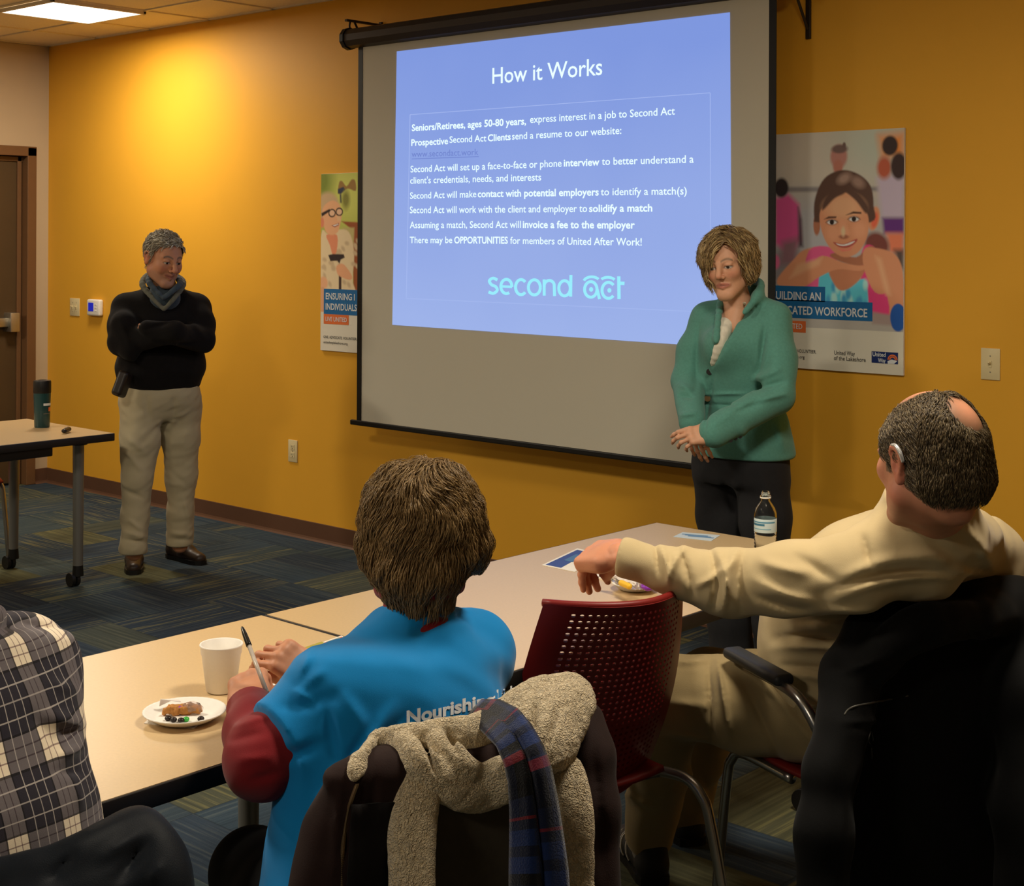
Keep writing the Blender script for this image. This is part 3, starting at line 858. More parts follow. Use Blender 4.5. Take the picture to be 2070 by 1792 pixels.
c.poly(RP((805, 690), (940, 690), (940, 800), (815, 795)), pc(64, 32, 84), 0.03)
c.poly(RP((830, 790), (940, 790), (935, 930), (850, 920)), pc(150, 84, 62), 0.04)
c.poly(RP((880, 900), (940, 900), (940, 1030), (900, 1000)), pc(58, 48, 46), 0.04)
c.ell(rp(770, 870), (0.09, 0.05), pc(80, 44, 40), 0.4, 35)
# shoulders, arms, dress
sk = pc(142, 98, 74); skd = pc(112, 72, 54); skl = pc(160, 114, 88)
c.poly(RP((230, 960), (300, 900), (420, 890), (480, 1010), (390, 1150), (250, 1150), (110, 1110)), sk, 0.012, 5)
c.poly(RP((720, 900), (820, 900), (900, 950), (936, 1080), (936, 1330), (820, 1330), (760, 1180), (690, 1010)), sk, 0.012, 5)
c.poly(RP((330, 905), (480, 885), (520, 960), (400, 1150), (300, 1150)), pc(164, 62, 96), 0.012, 4)
c.poly(RP((690, 880), (760, 890), (800, 1050), (850, 1330), (700, 1300), (670, 1020)), pc(160, 44, 86), 0.012, 4)
c.poly(RP((420, 1030), (470, 1020), (560, 1170), (690, 1090), (720, 1260), (700, 1340), (420, 1340), (395, 1130)), pc(60, 132, 156), 0.01, 4)
for q in range(16):
    rr = random.Random(q); c.ell(rp(430 + 280 * rr.random(), 1130 + 150 * rr.random()), (0.018, 0.022), pc(110, 168, 180) if q % 2 else pc(44, 104, 136), 0.9)
c.poly(RP((470, 1010), (690, 1000), (660, 1100), (560, 1170), (500, 1130)), pc(128, 84, 62), 0.012, 4)
c.poly(RP((330, 1010), (420, 940), (560, 985), (700, 1010), (660, 1040), (520, 1030), (400, 1080), (280, 1150), (110, 1120)), sk, 0.008, 4)
c.poly(RP((470, 940), (560, 985), (690, 1000), (760, 900), (720, 880), (640, 950), (520, 920)), skd, 0.01, 4)
c.poly(RP((690, 900), (760, 890), (820, 960), (850, 1160), (760, 1180), (690, 1020)), sk, 0.01, 4)
c.poly(RP((250, 1000), (420, 950), (400, 1000), (200, 1090)), skl, 0.03)
c.poly(RP((760, 940), (800, 960), (860, 1200), (830, 1200)), skl, 0.03)
# neck, ears, face, hair
c.ell(rp(752, 695), (0.040, 0.050), sk, 0.25, 12); c.ell(rp(757, 705), (0.022, 0.032), pc(150, 70, 52), 0.5, 12); c.ell(rp(382, 735), (0.026, 0.045), skd, 0.3)
c.poly(RP((365, 690), (370, 560), (430, 430), (540, 375), (650, 400), (730, 480), (750, 610), (730, 720), (400, 720)), pc(58, 42, 36), 0.012, 5)
c.poly(RP((400, 700), (420, 620), (520, 545), (560, 520), (640, 570), (700, 640), (720, 720), (705, 830), (650, 920), (570, 950), (490, 910), (430, 820)), sk, 0.010, 5)
c.ell(rp(560, 620), (0.13, 0.05), skl, 0.9); c.ell(rp(490, 790), (0.05, 0.035), pc(158, 106, 82), 0.9); c.ell(rp(660, 770), (0.05, 0.035), pc(158, 106, 82), 0.9)
c.poly(RP((420, 640), (440, 560), (530, 460), (600, 480), (560, 530), (500, 560)), pc(58, 42, 36), 0.015, 4)
c.poly(RP((560, 500), (640, 520), (715, 620), (700, 660), (640, 580)), pc(58, 42, 36), 0.015, 4)
c.ell(rp(560, 430), (0.05, 0.02), pc(106, 88, 80), 1.0, -25); c.ell(rp(650, 455), (0.05, 0.02), pc(98, 80, 72), 1.0, 30)
c.poly(RP((430, 700), (460, 680), (512, 680), (508, 692), (462, 694)), pc(52, 34, 28), 0.008); c.poly(RP((572, 672), (620, 648), (672, 652), (672, 664), (622, 662)), pc(52, 34, 28), 0.008)
for ex, ey in ((482, 718), (625, 698)):
    c.ell(rp(ex, ey), (0.042, 0.013), pc(110, 72, 56), 0.5); c.ell(rp(ex, ey), (0.034, 0.010), pc(172, 160, 150), 0.4); c.ell(rp(ex, ey), (0.016, 0.011), pc(26, 18, 16), 0.4)
    c.poly(RP((ex - 42, ey + 4), (ex - 20, ey - 13), (ex + 20, ey - 13), (ex + 42, ey + 2), (ex + 18, ey - 8), (ex - 18, ey - 8)), pc(34, 22, 20), 0.006)
c.poly(RP((535, 700), (565, 695), (600, 790), (585, 815), (535, 815), (520, 795)), pc(152, 106, 82), 0.02); c.ell(rp(560, 815), (0.035, 0.009), pc(112, 70, 54), 0.6); c.ell(rp(556, 780), (0.015, 0.02), pc(176, 130, 104), 0.9)
c.poly(RP((492, 850), (560, 862), (645, 828), (630, 862), (580, 888), (525, 880)), pc(118, 52, 48), 0.008, 3)
c.poly(RP((510, 858), (560, 866), (630, 842), (610, 862), (565, 876), (530, 872)), pc(190, 178, 168), 0.006, 3)
c.poly(RP((520, 890), (580, 900), (625, 874), (600, 905), (550, 912)), pc(150, 84, 74), 0.012)
# blue ball and the white foot of the sheet
c.ell(rp(905, 1350), (0.055, 0.055), pc(22, 56, 112), 0.15)
c.poly(RP((745, 1310), (860, 1330), (870, 1400), (745, 1390)), pc(108, 96, 94), 0.02)
wh = pc(138, 136, 126)
for_y = c.v > 0.826
c.C[for_y] = wh
c.ell(rp(905, 1345), (0.055, 0.055), pc(22, 56, 112), 0.12); c.C[c.v > 0.838] = wh
pr = poster('poster of a smiling girl resting her chin on her hands, right of the screen', RX0, RX1, RZ0, RZ1, c)
def rx(u): return RX0 + u * (RX1 - RX0)
def rz(v): return RZ1 - v * (RZ1 - RZ0)
def rw(x): return rx((x - 52) / 885.0)
def rzz(x, y): return rz(rp(x, y)[1])
band(pr, 'blue_band', M['pblue'], rx(0.0), rw(440), rzz(440, 1245), rzz(440, 1145))
band(pr, 'blue_band', M['pblue'], rx(0.0), rw(745), rzz(745, 1372), rzz(745, 1248))
band(pr, 'orange_band', M['porange'], rx(0.0), rw(312), rzz(312, 1448), rzz(312, 1372))
words(pr, 'headline_text', M['wink'], [('BUILDING AN', rw(80), rw(413), rzz(300, 1232), rzz(300, 1180) - rzz(300, 1232)), ('EDUCATED WORKFORCE', rw(80), rw(714), rzz(550, 1338), rzz(550, 1284) - rzz(550, 1338))], 0.018)
words(pr, 'slogan_text', M['wink'], [('LIVE UNITED', rw(85), rw(290), rzz(265, 1422), rzz(265, 1388) - rzz(265, 1422))], 0.01)
words(pr, 'small_print', M['ink'], [('GIVE. ADVOCATE. VOLUNTEER.', rw(70), rw(384), rzz(310, 1580), 0.0135), ('unitedwaylakeshore.org', rw(70), rw(306), rzz(310, 1618), 0.0125),
      ('United Way', rw(503), rw(636), rzz(560, 1594), 0.0165), ('of the Lakeshore', rw(501), rw(705), rzz(600, 1632), 0.0165)], 0.006)
lgb = band(pr, 'logo', M['navy'], rw(741), rw(905), rzz(820, 1648), rzz(820, 1572))
text_on('logo_text', [('United', 0.02, (rw(748), YB - 0.014, rzz(790, 1602)), (rw(830), YB - 0.014, rzz(790, 1602)), (0, 0, 0.016)), ('Way', 0.02, (rw(782), YB - 0.014, rzz(800, 1640)), (rw(830), YB - 0.014, rzz(800, 1640)), (0, 0, 0.016))], M['wink'], lgb)
lm = MB(); lcx, lcz = rw(872), rzz(872, 1625)
for k, (r0, r1) in enumerate(((0.0215, 0.0165), (0.0145, 0.0095))):
    A = [(lcx + r0 * math.cos(a), YB - 0.0141, lcz + r0 * math.sin(a)) for a in np.linspace(0, PI, 14)] + [(lcx + r1 * math.cos(a), YB - 0.0141, lcz + r1 * math.sin(a)) for a in np.linspace(PI, 0, 14)]
    lm.add(A, [tuple(range(28))])
lm.build('rainbow_mark', M['porange'], lgb, True)
hm = MB(); hm.prism([(lcx - 0.022, YB - 0.0138, lcz - 0.006), (lcx - 0.004, YB - 0.0138, lcz + 0.002), (lcx + 0.02, YB - 0.0138, lcz - 0.003), (lcx + 0.006, YB - 0.0138, lcz - 0.015), (lcx - 0.02, YB - 0.0138, lcz - 0.016)], (0, -0.0004, 0)); hm.build('hand_mark', M['wink'], lgb, True)

# left poster: laughing old lady with a walking stick (right half hidden behind the screen)
LX0, LX1, LZ0, LZ1 = -6.138, -5.528, 1.055, 2.022
def lp(x, y):
    u = (x - 50) / 610.0; top = 104 - 36 * u; bot = 1684 + 40 * u
    return (u, (y - top) / (bot - top))
def LP(*pts): return [lp(*p) for p in pts]
def lc(r, g, b): return pc(r, g, b, 2.1)
c = Canvas(150, 240, lc(132, 140, 62)); c.asp = 0.967 / 0.61
c.ell(lp(280, 300), (0.35, 0.16), lc(160, 164, 84), 1.2); c.ell(lp(60, 160), (0.14, 0.12), lc(96, 108, 44), 1.2)
c.poly(LP((200, 175), (225, 165), (260, 210), (300, 150), (330, 160), (335, 250), (270, 230), (215, 275), (190, 270)), lc(120, 92, 50), 0.012, 3)
c.poly(LP((190, 235), (235, 215), (250, 240), (215, 280), (190, 275)), lc(40, 46, 66), 0.012); c.poly(LP((205, 280), (218, 280), (222, 360), (208, 360)), lc(60, 62, 60), 0.012)
c.ell(lp(255, 330), (0.05, 0.05), lc(104, 104, 50), 0.9)
c.poly(LP((220, 525), (340, 530), (660, 560), (660, 1150), (320, 1150), (310, 600)), lc(120, 66, 38), 0.015); c.poly(LP((225, 580), (325, 580), (320, 740), (280, 660)), lc(150, 140, 92), 0.02)
c.poly(LP((50, 660), (110, 640), (190, 600), (280, 620), (325, 800), (340, 1150), (660, 1240), (660, 1400), (50, 1400)), lc(178, 162, 132), 0.015, 4)
for q in range(26):
    rr = random.Random(q + 50); c.ell(lp(60 + 300 * rr.random(), 680 + 440 * rr.random()), (0.03, 0.012), lc(158, 140, 112), 0.9, 60 * rr.random())
c.poly(LP((95, 650), (185, 650), (180, 800), (150, 830), (125, 740)), lc(176, 112, 84), 0.012, 3)
c.ell(lp(105, 400), (0.16, 0.085), lc(156, 134, 104), 0.3)
c.poly(LP((60, 470), (75, 390), (140, 340), (200, 370), (222, 450), (212, 540), (190, 620), (140, 650), (85, 610)), lc(196, 136, 102), 0.012, 5)
c.ell(lp(60, 540), (0.025, 0.03), lc(170, 104, 80), 0.4); c.ell(lp(120, 560), (0.04, 0.03), lc(206, 134, 102), 0.9)
c.poly(LP((52, 455), (120, 415), (130, 432), (58, 485)), lc(34, 26, 26), 0.008)
for gx_, gy_ in ((142, 452), (202, 440)):
    c.ell(lp(gx_, gy_), (0.050, 0.024), lc(34, 26, 26), 0.2); c.ell(lp(gx_, gy_), (0.036, 0.0165), lc(190, 148, 122), 0.3)
c.poly(LP((178, 480), (206, 480), (216, 520), (190, 522)), lc(206, 148, 114), 0.015)
c.poly(LP((140, 565), (200, 540), (196, 562), (165, 580)), lc(120, 50, 44), 0.008); c.poly(LP((150, 564), (196, 546), (192, 556), (165, 570)), lc(214, 200, 180), 0.006)
c.poly(LP((112, 830), (150, 820), (240, 820), (248, 850), (215, 870), (205, 905), (188, 880), (130, 884)), lc(40, 32, 34), 0.01)
c.poly(LP((200, 1000), (222, 1000), (222, 1150), (200, 1150)), lc(56, 40, 36), 0.008)
c.poly(LP((180, 930), (225, 905), (265, 940), (310, 1020), (290, 1050), (230, 1030), (190, 1000)), lc(196, 132, 100), 0.012, 3); c.ell(lp(72, 1080), (0.06, 0.035), lc(200, 136, 104), 0.4)
c.poly(LP((50, 1120), (78, 1120), (78, 1340), (50, 1340)), lc(170, 128, 98), 0.01)
c.C[c.v > lp(60, 1345)[1]] = lc(168, 164, 152)
pl = poster('poster of a laughing old lady with a cane, half hidden behind the screen edge', LX0, LX1, LZ0, LZ1, c)
def lw(x): return LX0 + (x - 50) / 610.0 * (LX1 - LX0)
def lz(x, y): return LZ1 - lp(x, y)[1] * (LZ1 - LZ0)
band(pl, 'blue_band', M['pblue'], lw(78), lw(560), lz(200, 1362), lz(200, 1135))
band(pl, 'orange_band', M['porange'], lw(78), lw(283), lz(180, 1450), lz(180, 1362))
words(pl, 'headline_text', M['wink'], [('ENSURING I', lw(96), lw(334), lz(200, 1228), lz(200, 1172) - lz(200, 1228)), ('INDIVIDUALS', lw(96), lw(350), lz(200, 1322), lz(200, 1266) - lz(200, 1322))], 0.018)
words(pl, 'slogan_text', M['wink'], [('LIVE UNITED', lw(96), lw(270), lz(180, 1424), lz(180, 1386) - lz(180, 1424))], 0.01)
words(pl, 'small_print', M['ink'], [('GIVE. ADVOCATE. VOLUNTEER.', lw(78), lw(352), lz(180, 1580), 0.014), ('unitedwaylakeshore.org', lw(78), lw(276), lz(180, 1626), 0.013)], 0.006)

# ---------------------------------------------------------------- switches, outlet, thermostat
def plate(name, label, cat, x, z, w, h, toggles, group):
    t = thing(name, label, cat, (x, YB, z), 0, group)
    MB().box((0, -0.003, 0), (w, 0.006, h), 0.0025).build('cover_plate', M['ivory'], t, auto=40)
    for tx in toggles:
        MB().box((tx, -0.0068, 0), (0.011, 0.003, 0.026), 0.001).build('toggle_slot', M['ivory'], t)
        MB().box((tx, -0.014, 0.004), (0.008, 0.018, 0.008), 0.002, Matrix.Rotation(math.radians(-28), 3, 'X')).build('toggle', M['ivory'], t, auto=40)
    for sx in toggles:
        for sz in (-0.03, 0.03):
            MB().tube([(sx, -0.0055, sz), (sx, -0.0072, sz)], 0.0028, 10).build('screw', M['steel'], t)
    return t
plate('light_switch', 'ivory light switch alone on the yellow wall right of the girl poster', 'light switch', -2.319, 1.208, 0.074, 0.118, (0.0,), None)
plate('light_switch', 'ivory two-toggle light switch left of the thermostat', 'light switch', -8.655, 1.206, 0.116, 0.118, (-0.023, 0.023), None)
o = thing('wall_outlet', 'ivory electrical outlet low on the yellow wall left of the screen', 'outlet', (-6.381, YB, 0.476))
MB().box((0, -0.003, 0), (0.078, 0.006, 0.124), 0.0025).build('cover_plate', M['ivory'], o, auto=40)
for dz in (-0.022, 0.022):
    r_ = MB().box((0, -0.0065, dz), (0.034, 0.003, 0.029), 0.001).build('receptacle', M['ivory'], o)
    sl_ = MB()
    for dx in (-0.007, 0.007): sl_.box((dx, -0.0082, dz + 0.003), (0.0025, 0.0008, 0.009))
    sl_.box((0, -0.0082, dz - 0.008), (0.005, 0.0008, 0.005)); sl_.build('slots', M['black'], r_)
MB().tube([(0, -0.0055, 0), (0, -0.0075, 0)], 0.003, 10).build('screw', M['steel'], o)
o = thing('thermostat', 'white thermostat with a small blue screen on the yellow wall', 'thermostat', (-8.386, YB, 1.212))
MB().box((0, -0.0175, 0), (0.150, 0.035, 0.108), 0.012, seg=3).build('housing', M['white'], o, auto=40)
MB().box((-0.022, -0.0357, 0.004), (0.060, 0.0015, 0.056), 0.0005).build('display', M['bluelcd'], o)
for k in range(3): MB().box((0.035 + 0.0, -0.0356, 0.02 - 0.02 * k), (0.022, 0.002, 0.008), 0.0008).build('button', M['white'], o)
# ================================================================ tables
M['castor'] = mat('black_castor_rubber', S(22, 21, 20), rough=0.5)
def table(name, label, x0, x1, y0, y1, zt=0.737, apron=None, castor=True, legs=None, group=None):
    t = thing(name, label, 'table', ((x0 + x1) / 2, (y0 + y1) / 2, 0), 0, group)
    MB().box(((x0 + x1) / 2, (y0 + y1) / 2, zt - 0.016), (x1 - x0 - 0.006, y1 - y0 - 0.006, 0.032), 0.0).build('tabletop', M['laminate'], t, True)
    e = MB(); th = 0.036
    for cx, cy, sx, sy in (((x0 + x1) / 2, y0, x1 - x0, 0.008), ((x0 + x1) / 2, y1, x1 - x0, 0.008), (x0, (y0 + y1) / 2, 0.008, y1 - y0), (x1, (y0 + y1) / 2, 0.008, y1 - y0)):
        e.box((cx, cy, zt - 0.0185), (sx, sy, th), 0.003)
    e.build('edge_band', M['blackedge'], t, True, auto=40)
    MB().box(((x0 + x1) / 2, (y0 + y1) / 2, zt - 0.034), (x1 - x0 - 0.05, y1 - y0 - 0.05, 0.006)).build('underside', M['black'], t, True)
    if apron is not None:
        a = apron; MB().box(a[0], a[1], 0.006).build('apron', M['black'], t, True, auto=40)
    for lx, ly in legs:
        sx = 1 if lx > (x0 + x1) / 2 else -1
        lg = MB().tube([(lx, ly, 0.085), (lx, ly, zt - 0.03)], [0.023, 0.027], 20).build('leg', M['greymetal'], t, True, auto=40)
        MB().tube([(lx, ly, zt - 0.06), (lx, ly, zt - 0.032)], 0.042, 20).build('mount', M['black'], lg, True, auto=40)
        if castor:
            MB().tube([(lx, ly, 0.05), (lx, ly, 0.10)], [0.027, 0.024], 16).build('castor_housing', M['black'], lg, True, auto=40)
            wv = MB()
            for s_ in (-1, 1):
                wv.tube([(lx - 0.012, ly - 0.018 + s_ * 0.013 - 0.008, 0.033), (lx - 0.012, ly - 0.018 + s_ * 0.013 + 0.008, 0.033)], 0.033, 20)
            wv.build('castor_wheel', M['castor'], lg, True, auto=40)
    # cross rail between the end legs
    for yy in sorted(set(l[1] for l in legs)):
        xs = [l[0] for l in legs if l[1] == yy]
        if len(xs) > 1:
            MB().box((sum(xs) / 2, yy, zt - 0.065), (abs(xs[0] - xs[1]), 0.03, 0.04), 0.005).build('cross_rail', M['greymetal'], t, True, auto=40)
    return t
TZ = 0.737
table('training_table', 'beige table in front where the coat-hung chair and plaid man sit, cup on it', -2.855, -2.095, 0.62, 2.238, legs=[(-2.20, 0.73), (-2.75, 0.73), (-2.20, 2.12), (-2.75, 2.12)], group='foreground tables')
table('training_table', 'beige table by the teal-jacketed woman, water bottle and brochure on it', -2.852, -2.088, 2.247, 3.858, legs=[(-2.20, 2.37), (-2.75, 2.37), (-2.20, 3.74), (-2.75, 3.74)], group='foreground tables')
table('training_table', 'beige table at the far left edge with a tumbler on it', -6.845, -6.043, 2.22, 3.855, legs=[(-6.20, 3.76), (-6.767, 3.74), (-6.20, 2.32), (-6.767, 2.32)],
      apron=((-6.085, 2.98, TZ - 0.058), (0.03, 1.14, 0.045)))

# ================================================================ chairs
M['redplastic'] = mat('red_chair_plastic', S(124, 27, 24), rough=0.42, spec=0.45, var=0.03, vs=30)
M['armpad'] = mat('black_arm_pad', S(46, 46, 46), rough=0.5)
def chair_back_surface(W=0.43, z0=0.405, z1=0.875, y0=-0.175, y1=-0.285, curve=0.075):
    def f(u, v):                                            # u -1..1 across, v 0..1 up
        v = max(v, 0.0)
        w = W / 2 * (1.0 + 0.14 * math.sin(min(v, 1.0) * PI) + 0.06 * (1 - v))
        z = z0 + (z1 - z0) * v - 0.015 * (1 - v) * 0 + 0.06 * (1 - v) ** 3 * abs(u) ** 2.6
        y = y0 + (y1 - y0) * (v ** 1.25) + curve * (abs(u) ** 2.0) * (0.55 + 0.5 * v) + 0.03 * (1 - v) ** 2
        return np.array((u * w, y, z))
    return f
def perforated(f, nu, nv, mu, mv, th, hole=0.30):
    """sheet f(u,v) with a square lattice of round-cornered holes"""
    V = []; F = []; ids = {}
    def nrm(u, v):
        e = 1e-3; v = max(v, 2 * e); a = f(u + e, v) - f(u - e, v); b = f(u, v + e) - f(u, v - e); n = np.cross(a, b); return n / np.linalg.norm(n)
    def vert(u, v, s):
        key = (round(u, 5), round(v, 5), s)
        if key not in ids: ids[key] = len(V); V.append(f(u, v) + nrm(u, v) * th / 2 * s)
        return ids[key]
    us = np.linspace(-1, 1, nu + 1); vs = np.linspace(0, 1, nv + 1)
    for i in range(nu):
        for j in range(nv):
            u0, u1, v0, v1 = us[i], us[i + 1], vs[j], vs[j + 1]; uc, vc = (u0 + u1) / 2, (v0 + v1) / 2
            ring = [(u0, v0), (uc, v0), (u1, v0), (u1, vc), (u1, v1), (uc, v1), (u0, v1), (u0, vc)]
            solid = i < mu or i >= nu - mu or j < mv[0] or j >= nv - mv[1]
            if solid:
                A = [vert(u, v, 1) for u, v in ring]; B = [vert(u, v, -1) for u, v in ring]
                F.append(tuple(A)); F.append(tuple(B[::-1]))
            else:
                hu, hv = (u1 - u0) * hole, (v1 - v0) * hole
                inn = [(uc + hu * a, vc + hv * b) for a, b in ((-0.78, -0.78), (0, -1), (0.78, -0.78), (1, 0), (0.78, 0.78), (0, 1), (-0.78, 0.78), (-1, 0))]
                A = [vert(u, v, 1) for u, v in ring]; B = [vert(u, v, -1) for u, v in ring]
                a = [vert(u, v, 1) for u, v in inn]; b = [vert(u, v, -1) for u, v in inn]
                for k in range(8):
                    k2 = (k + 1) % 8
                    F.append((A[k], A[k2], a[k2], a[k])); F.append((B[k2], B[k], b[k], b[k2])); F.append((a[k], a[k2], b[k2], b[k]))
    # rim
    path = [(u, 0.0) for u in np.linspace(-1, 1, 2 * nu + 1)] + [(1.0, v) for v in np.linspace(0, 1, 2 * nv + 1)[1:]] + [(u, 1.0) for u in np.linspace(1, -1, 2 * nu + 1)[1:]] + [(-1.0, v) for v in np.linspace(1, 0, 2 * nv + 1)[1:-1]]
    n = len(path)
    for k in range(n):
        p, q = path[k], path[(k + 1) % n]
        F.append((vert(*q, 1), vert(*p, 1), vert(*p, -1), vert(*q, -1)))
    return V, F
def make_chair(label, loc, rotz, back=True, arms=True, group=None, W=0.43, zt=0.875, sw=0.222, yt=-0.285, curve=0.075):
    t = thing('stacking_chair', label, 'chair', loc, rotz, group)
    f = chair_back_surface(W=W, z1=zt, y1=yt, curve=curve)
    if back:
        V, F = perforated(f, 26, 34, 3, (4, 1), 0.009, 0.27)
        me = raw_mesh('backrest', V, F, M['redplastic'], True)
        try: me.set_sharp_from_angle(angle=math.radians(40))
        except Exception: pass
        b = link('backrest', me, t)
        MB().tube([f(u, 1.0) + np.array((0, 0.006, 0.0)) for u in np.linspace(-1, 1, 25)], 0.0085, 10).build('top_rim', M['redplastic'], b, smooth=True)
    # seat: a dished plastic shell
    G = np.zeros((17, 15, 3))
    for i in range(17):
        for j in range(15):
            u = -1 + 2 * i / 16; v = -1 + 2 * j / 14
            G[i, j] = (u * (sw - 0.02 * max(0, -v)), v * 0.215 + 0.03, 0.450 - 0.018 * (1 - u * u) + 0.012 * max(0, -v) ** 2 - 0.035 * max(0, v - 0.45) ** 2 * 3)
    MB().sheet(G, 0.012).build('seat', M['redplastic'], t, smooth=True)
    r = 0.0125
    for s in (-1, 1):
        MB().tube([(s * 0.20, -0.02, 0.425), (s * 0.222, 0.16, 0.425), (s * 0.232, 0.205, 0.40), (s * 0.236, 0.225, 0.33), (s * 0.245, 0.265, 0.012)], r, 14, 6).build('leg', M['chrome'], t, smooth=True)
        MB().tube([(s * 0.19, -0.10, 0.425), (s * 0.215, -0.185, 0.43), (s * 0.228, -0.235, 0.40), (s * 0.236, -0.262, 0.33), (s * 0.255, -0.335, 0.012)], r, 14, 6).build('leg', M['chrome'], t, smooth=True)
        if arms:
            a = MB().tube([(s * 0.20, -0.225, 0.50), (s * 0.245, -0.245, 0.56), (s * 0.272, -0.20, 0.645), (s * 0.278, -0.13, 0.672), (s * 0.280, 0.05, 0.675)], r, 14, 6).build('arm_tube', M['chrome'], t, smooth=True)
            b = bmesh.new(); bmesh.ops.create_cube(b, size=1.0); bmesh.ops.scale(b, vec=(0.05, 0.25, 0.026), verts=b.verts)
            bmesh.ops.bevel(b, geom=list(b.edges), offset=0.011, segments=3, profile=0.5, affect='EDGES'); bmesh.ops.translate(b, vec=(s * 0.281, 0.0, 0.688), verts=b.verts)
            MB().bm(b).build('arm_pad', M['armpad'], t, smooth=True)
    for yy in (0.13, -0.12):
        MB().tube([(-0.20, yy, 0.425), (0.20, yy, 0.425)], 0.010, 10).build('cross_bar', M['chrome'], t, smooth=True)
    return t
# ================================================================ people: shared anatomy
def nrm(v): v = np.array(v, float); return v / np.linalg.norm(v)
def frame(o, y, z, s=1.0):
    """4x4 with local +y along y and local +z near z"""
    y = nrm(y); z = np.array(z, float); z = nrm(z - y * (z @ y)); x = np.cross(y, z)
    m = np.eye(4); m[:3, 0] = x * s; m[:3, 1] = y * s; m[:3, 2] = z * s; m[:3, 3] = o
    return m
def to_local(V, Mx):
    R_ = Mx[:3, :3]; s = np.linalg.norm(R_[:, 0]); return (V - Mx[:3, 3]) @ (R_ / s) / s
def head_sdf(jaw=1.0, nose=1.0, ears=True, smile=0.0, cheek=1.0, lips=1.0):
    h = Sdf()
    h.ell((0, -0.015, 0.035), (0.074, 0.092, 0.082), k=0.0)
    h.ell((0, 0.020, -0.02), (0.061 * cheek, 0.068, 0.090), k=0.03)
    for s in (-1, 1):
        h.cap((s * 0.049 * jaw, 0.012, -0.058), (s * 0.016, 0.068, -0.100), 0.021, 0.017, k=0.03)
        h.ell((s * 0.037 * cheek, 0.060, -0.020), (0.022, 0.019, 0.020), k=0.022)
        h.cap((s * 0.042, 0.064, 0.026), (s * 0.008, 0.082, 0.022), 0.009, 0.009, k=0.014)
    h.ell((0, 0.074, -0.099), (0.021 * jaw, 0.015, 0.015), k=0.022)
    for s in (-1, 1): h.ell((s * 0.031, 0.096, 0.006), (0.019, 0.017, 0.011), k=0.012, op='s')
    for s in (-1, 1):
        h.ell((s * 0.031, 0.0735, 0.006), (0.0128, 0.0122, 0.0125), k=0.002)
        h.ell((s * 0.031, 0.0755, 0.0125), (0.0155, 0.0115, 0.0072), k=0.004)
        h.ell((s * 0.031, 0.0735, -0.0045), (0.0145, 0.0105, 0.0050), k=0.004)
    h.cap((0, 0.086, 0.016), (0, 0.108 * nose, -0.023), 0.0075, 0.0115, k=0.014)
    for s in (-1, 1): h.ell((s * 0.012, 0.097, -0.030), (0.008, 0.010, 0.007), k=0.007)
    mc = 0.006 * smile
    for s in (-1, 1):
        h.cap((s * 0.023, 0.077, -0.059 + mc), (0, 0.0885, -0.0535), 0.0045, 0.0062 * lips, k=0.007)
        h.cap((s * 0.019, 0.078, -0.065 + mc), (0, 0.0865, -0.0685), 0.0050, 0.0072 * lips, k=0.007)
    for s in (-1, 1): h.cap((s * 0.025, 0.084, -0.0605 + mc), (0, 0.0965, -0.0605), 0.0018, 0.0022, k=0.004, op='s')
    if smile:
        for s in (-1, 1): h.ell((s * 0.040, 0.066, -0.034), (0.014, 0.012, 0.014), k=0.012)
    if ears:
        for s in (-1, 1):
            rt = rotm('X', -12)
            h.ell((s * 0.076, -0.010, -0.004), (0.009, 0.019, 0.031), rot=rt, k=0.006)
            h.chain([(s * 0.080, 0.006, 0.014), (s * 0.084, -0.004, 0.027), (s * 0.087, -0.021, 0.022), (s * 0.086, -0.026, 0.002), (s * 0.081, -0.014, -0.022)], [0.0035, 0.0045, 0.0045, 0.004, 0.004], k=0.003, sub=3)
            h.ell((s * 0.088, -0.008, 0.000), (0.008, 0.009, 0.016), rot=rt, k=0.004, op='s')
            h.ell((s * 0.078, -0.001, -0.004), (0.006, 0.004, 0.007), k=0.003)
            h.ell((s * 0.080, -0.012, -0.028), (0.006, 0.009, 0.009), k=0.005)
    return h
